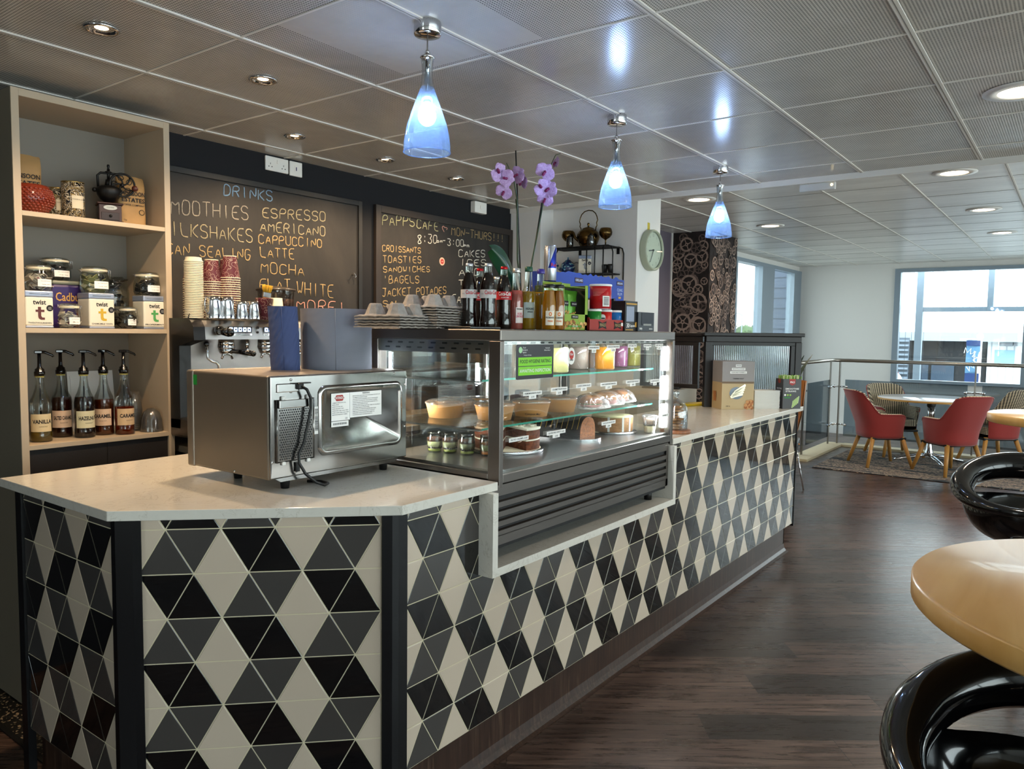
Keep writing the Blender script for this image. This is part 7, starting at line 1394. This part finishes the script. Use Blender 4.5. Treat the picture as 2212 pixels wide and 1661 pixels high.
# louvred tower, red crates
a_, c_ = q1(110, 1000), q1(285, 1400); t = thing('louvre_panel', 'grey slatted louvre panel at the left of the far window view', 'louvre', (0, 0, 0)); b = MB()
for k in range(26): z_ = ev - .1 - k * (ev - GZ - .1) / 26; b.box(BX - 1.2, BX - 1.1, c_.y - .1, a_.y + .4, z_ - .05, z_)
b.build('slats', mat('slat_grey', '66727e', .5), t); b = MB(); b.box(BX - 1.1, BX - 1.0, c_.y - .1, a_.y + .4, GZ, ev - .05); b.build('backing', mat('louvre_back', '4a5560', .6), t)
a_, c_ = q1(120, 1415), q1(265, 1560); t = thing('red_vending_unit', 'red slatted unit with a round white emblem outside the far window', 'sign', (BX - 1.6, (a_.y + c_.y) / 2, 0)); w = a_.y - c_.y; b = MB(); b.box(-.2, 0, -w / 2, w / 2, GZ, a_.z)
for k in range(5): b.box(-.23, -.2, -w / 2, w / 2, a_.z - .06 - k * .13, a_.z - k * .13)
b.build('body', mat('outdoor_red', '8a1420', .5), t); b = MB(); b.lathe([(0, .26), (.22, .25)], 20, mtx=basis((0, -.05, c_.z + .1), (0, -1, 0), (0, 0, 1)), smooth=False, cap1=False); b.build('emblem', paper, t)
# banner on a pole
FX = 15.0; q2 = lambda x_, y_: PX(1920 + x_ / 5.932, 560 + y_ / 5.932, FX); a_, c_, pp = q2(1000, 1040), q2(1150, 1600), q2(1170, 1010)
t = thing('flag_banner', 'tall pale blue feather banner with a white zigzag on a white pole', 'banner', (0, 0, 0)); b = MB(); b.cyl((FX, pp.y, GZ), (FX, pp.y, pp.z), .04); b.sph((FX, pp.y, pp.z + .03), .06); b.tube([(FX, pp.y, a_.z + .02), (FX, q2(915, 1030).y, a_.z + .02)], .018, 6); b.build('pole', paper, t)
b = MB(); y0_, y1_ = c_.y, a_.y; zt, zb_ = a_.z, c_.z; b.grid(lambda u, v: (FX - .02 + .03 * math.sin(5 * v + 3 * u), y0_ + (y1_ - y0_) * u, zb_ + (zt - zb_) * v), 10, 24, 0); b.build('fabric', [mat('pale_blue_fabric', '567f9f', .7)], t)
b = MB(); zg = []; 
for k in range(15): a = 1.9 - k * .24; r_ = (.19 if k % 2 else .11); zg.append((FX - .075, y1_ - .01 - r_ * math.cos(a) , zt - .36 + 1.2 * r_ * math.sin(a)))
b.tube(zg, .009, 5); b.box(FX - .06, FX - .055, y0_, y1_, zt - .10, zt, 1); b.box(FX - .06, FX - .055, y0_, y1_, zb_, zb_ + .2, 1); b.text('Community', .06, basis((FX - .07, y0_ + .09, zb_ + .5), (0, 0, 1), (0, 1, 0)), 0, wid=.24); b.build('printed_design', [paper, mat('banner_blue', '173262', .6)], t)
# steel frame and thin vertical wires just outside the far window
t = thing('outdoor_frame', 'grey steel frame with thin vertical wires standing outside the far window', 'steel frame', (0, 0, 0)); OX = 12.0; q3 = lambda x_, y_: PX(1920 + x_ / 5.932, 560 + y_ / 5.932, OX); fg = mat('outdoor_grey_steel', '8593a0', .45)
tz = q3(800, 640).z
for xa, xb, z0_ in ((345, 435, GZ), (1255, 1335, tz - .03)): b = MB(); yy = q3((xa + xb) / 2, 640).y; w = abs(q3(xa, 640).y - q3(xb, 640).y); b.bev(OX, OX + .12, yy - w / 2, yy + w / 2, z0_, 3.4, .004); b.build('upright', fg, t)
b = MB(); b.bev(OX + .01, OX + .11, -4.5, q3(375, 640).y, tz - .035, tz + .035, .004); b.build('crossbar', fg, t)
b = MB(); yy = q3(200, 600).y + .35
while yy > -3.8: b.cyl((OX + .2, yy, (tz if yy < q3(450, 640).y else GZ)), (OX + .2, yy, 3.4), .0028, seg=5); yy -= .088
b.build('wires', mat('dark_wire', '4a4e54', .4), t)
# clad annex and trees seen through the back windows
t = thing('clad_annex', 'blue grey boarded wall seen through the right back window', 'building', (0, 0, 0)); b = MB(); b.box(11.6, 13.4, 3.1, 3.3, GZ, 4.5); 
bb = MB(); bb.box(11.30, 14, 2.26, 2.70, GZ, 4.5); bb.build('wall', mat('blue_grey_boards', '5a667a', .6), t); bb = MB()
for k in range(34): bb.box(11.292, 11.302, 2.26, 2.70, GZ + k * .17, GZ + k * .17 + .012)
bb.build('board_joint', mat('joint_dark', '3c4656', .6), t); b.bm.free()
def tree(x_, y_, h, r, label, seed):
    t = thing('tree', label, 'tree', (x_, y_, GZ), group='trees outside'); R = random.Random(seed); MB().cyl((0, 0, 0), (0, 0, h * .7), .16, .08, 10).build('trunk', mat('bark', '4a3d30', .9), t); b = MB()
    for k in range(1500):
        a = R.random() * 6.28; ph = math.acos(R.uniform(-.6, 1)); rr = r * R.uniform(.75, 1.03) * (1 + .15 * math.sin(3 * a) * math.sin(4 * ph)); c = Vector((rr * math.sin(ph) * math.cos(a), rr * math.sin(ph) * math.sin(a), h - r + rr * math.cos(ph) * .8)); s_ = r * .055; u = Vector((R.uniform(-1, 1), R.uniform(-1, 1), R.uniform(-1, 1))).normalized(); w_ = u.orthogonal().normalized()
        b._add([c - u * s_, c + w_ * s_, c + u * s_, c - w_ * s_], [(0, 1, 2, 3)])
    b.sph((0, 0, h - r), r * .8, 0, 14); b.build('crown', mat('tree_leaves', '5f7a4a', .8, vary=.4, vscale=2), t)
for px, D, h, r, lb, sd in ((1612, 26, 0, 2.3, 'green tree seen through the middle of the back window', 1), (1594, 30, 0, 1.8, 'smaller green tree at the left in the back window', 2)):
    p = PY(px, 700 if r > 2 else 712, D); tree(p.x, p.y, p.z - GZ + .3, r, lb, sd)
p = PX(1955, 668, 45); tree(45, p.y, p.z - GZ + 1.1, 2.6, 'green tree beyond the white roof in the far window', 3); p = PX(2015, 672, 52); tree(52, p.y - 1.2, p.z - GZ + .9, 2.2, 'farther green tree peeking over the white roof', 4)
p = PY(1603, 679, 22); t = thing('street_lamp', 'grey double armed street lamp seen in the back window', 'street lamp', (p.x, p.y, GZ)); b = MB(); hh = p.z - GZ; b.cyl((0, 0, 0), (0, 0, hh), .07, .04, 10); b.tube([(-.9, 0, hh + .05), (0, 0, hh - .05), (.1, 0, hh)], .035, 6); b.build('pole', mat('galvanised', '8f989f', .5, .5), t); b = MB(); b.bev(-1.3, -.8, -.12, .12, hh + .02, hh + .1, .03); b.build('lamp_head', MATS['galvanised'], t)
tag(MB().box(-10, 60, 2.6, 70, GZ - .15, GZ - .02).build('ground', MATS['pale_bounce_ground']), kind='structure')
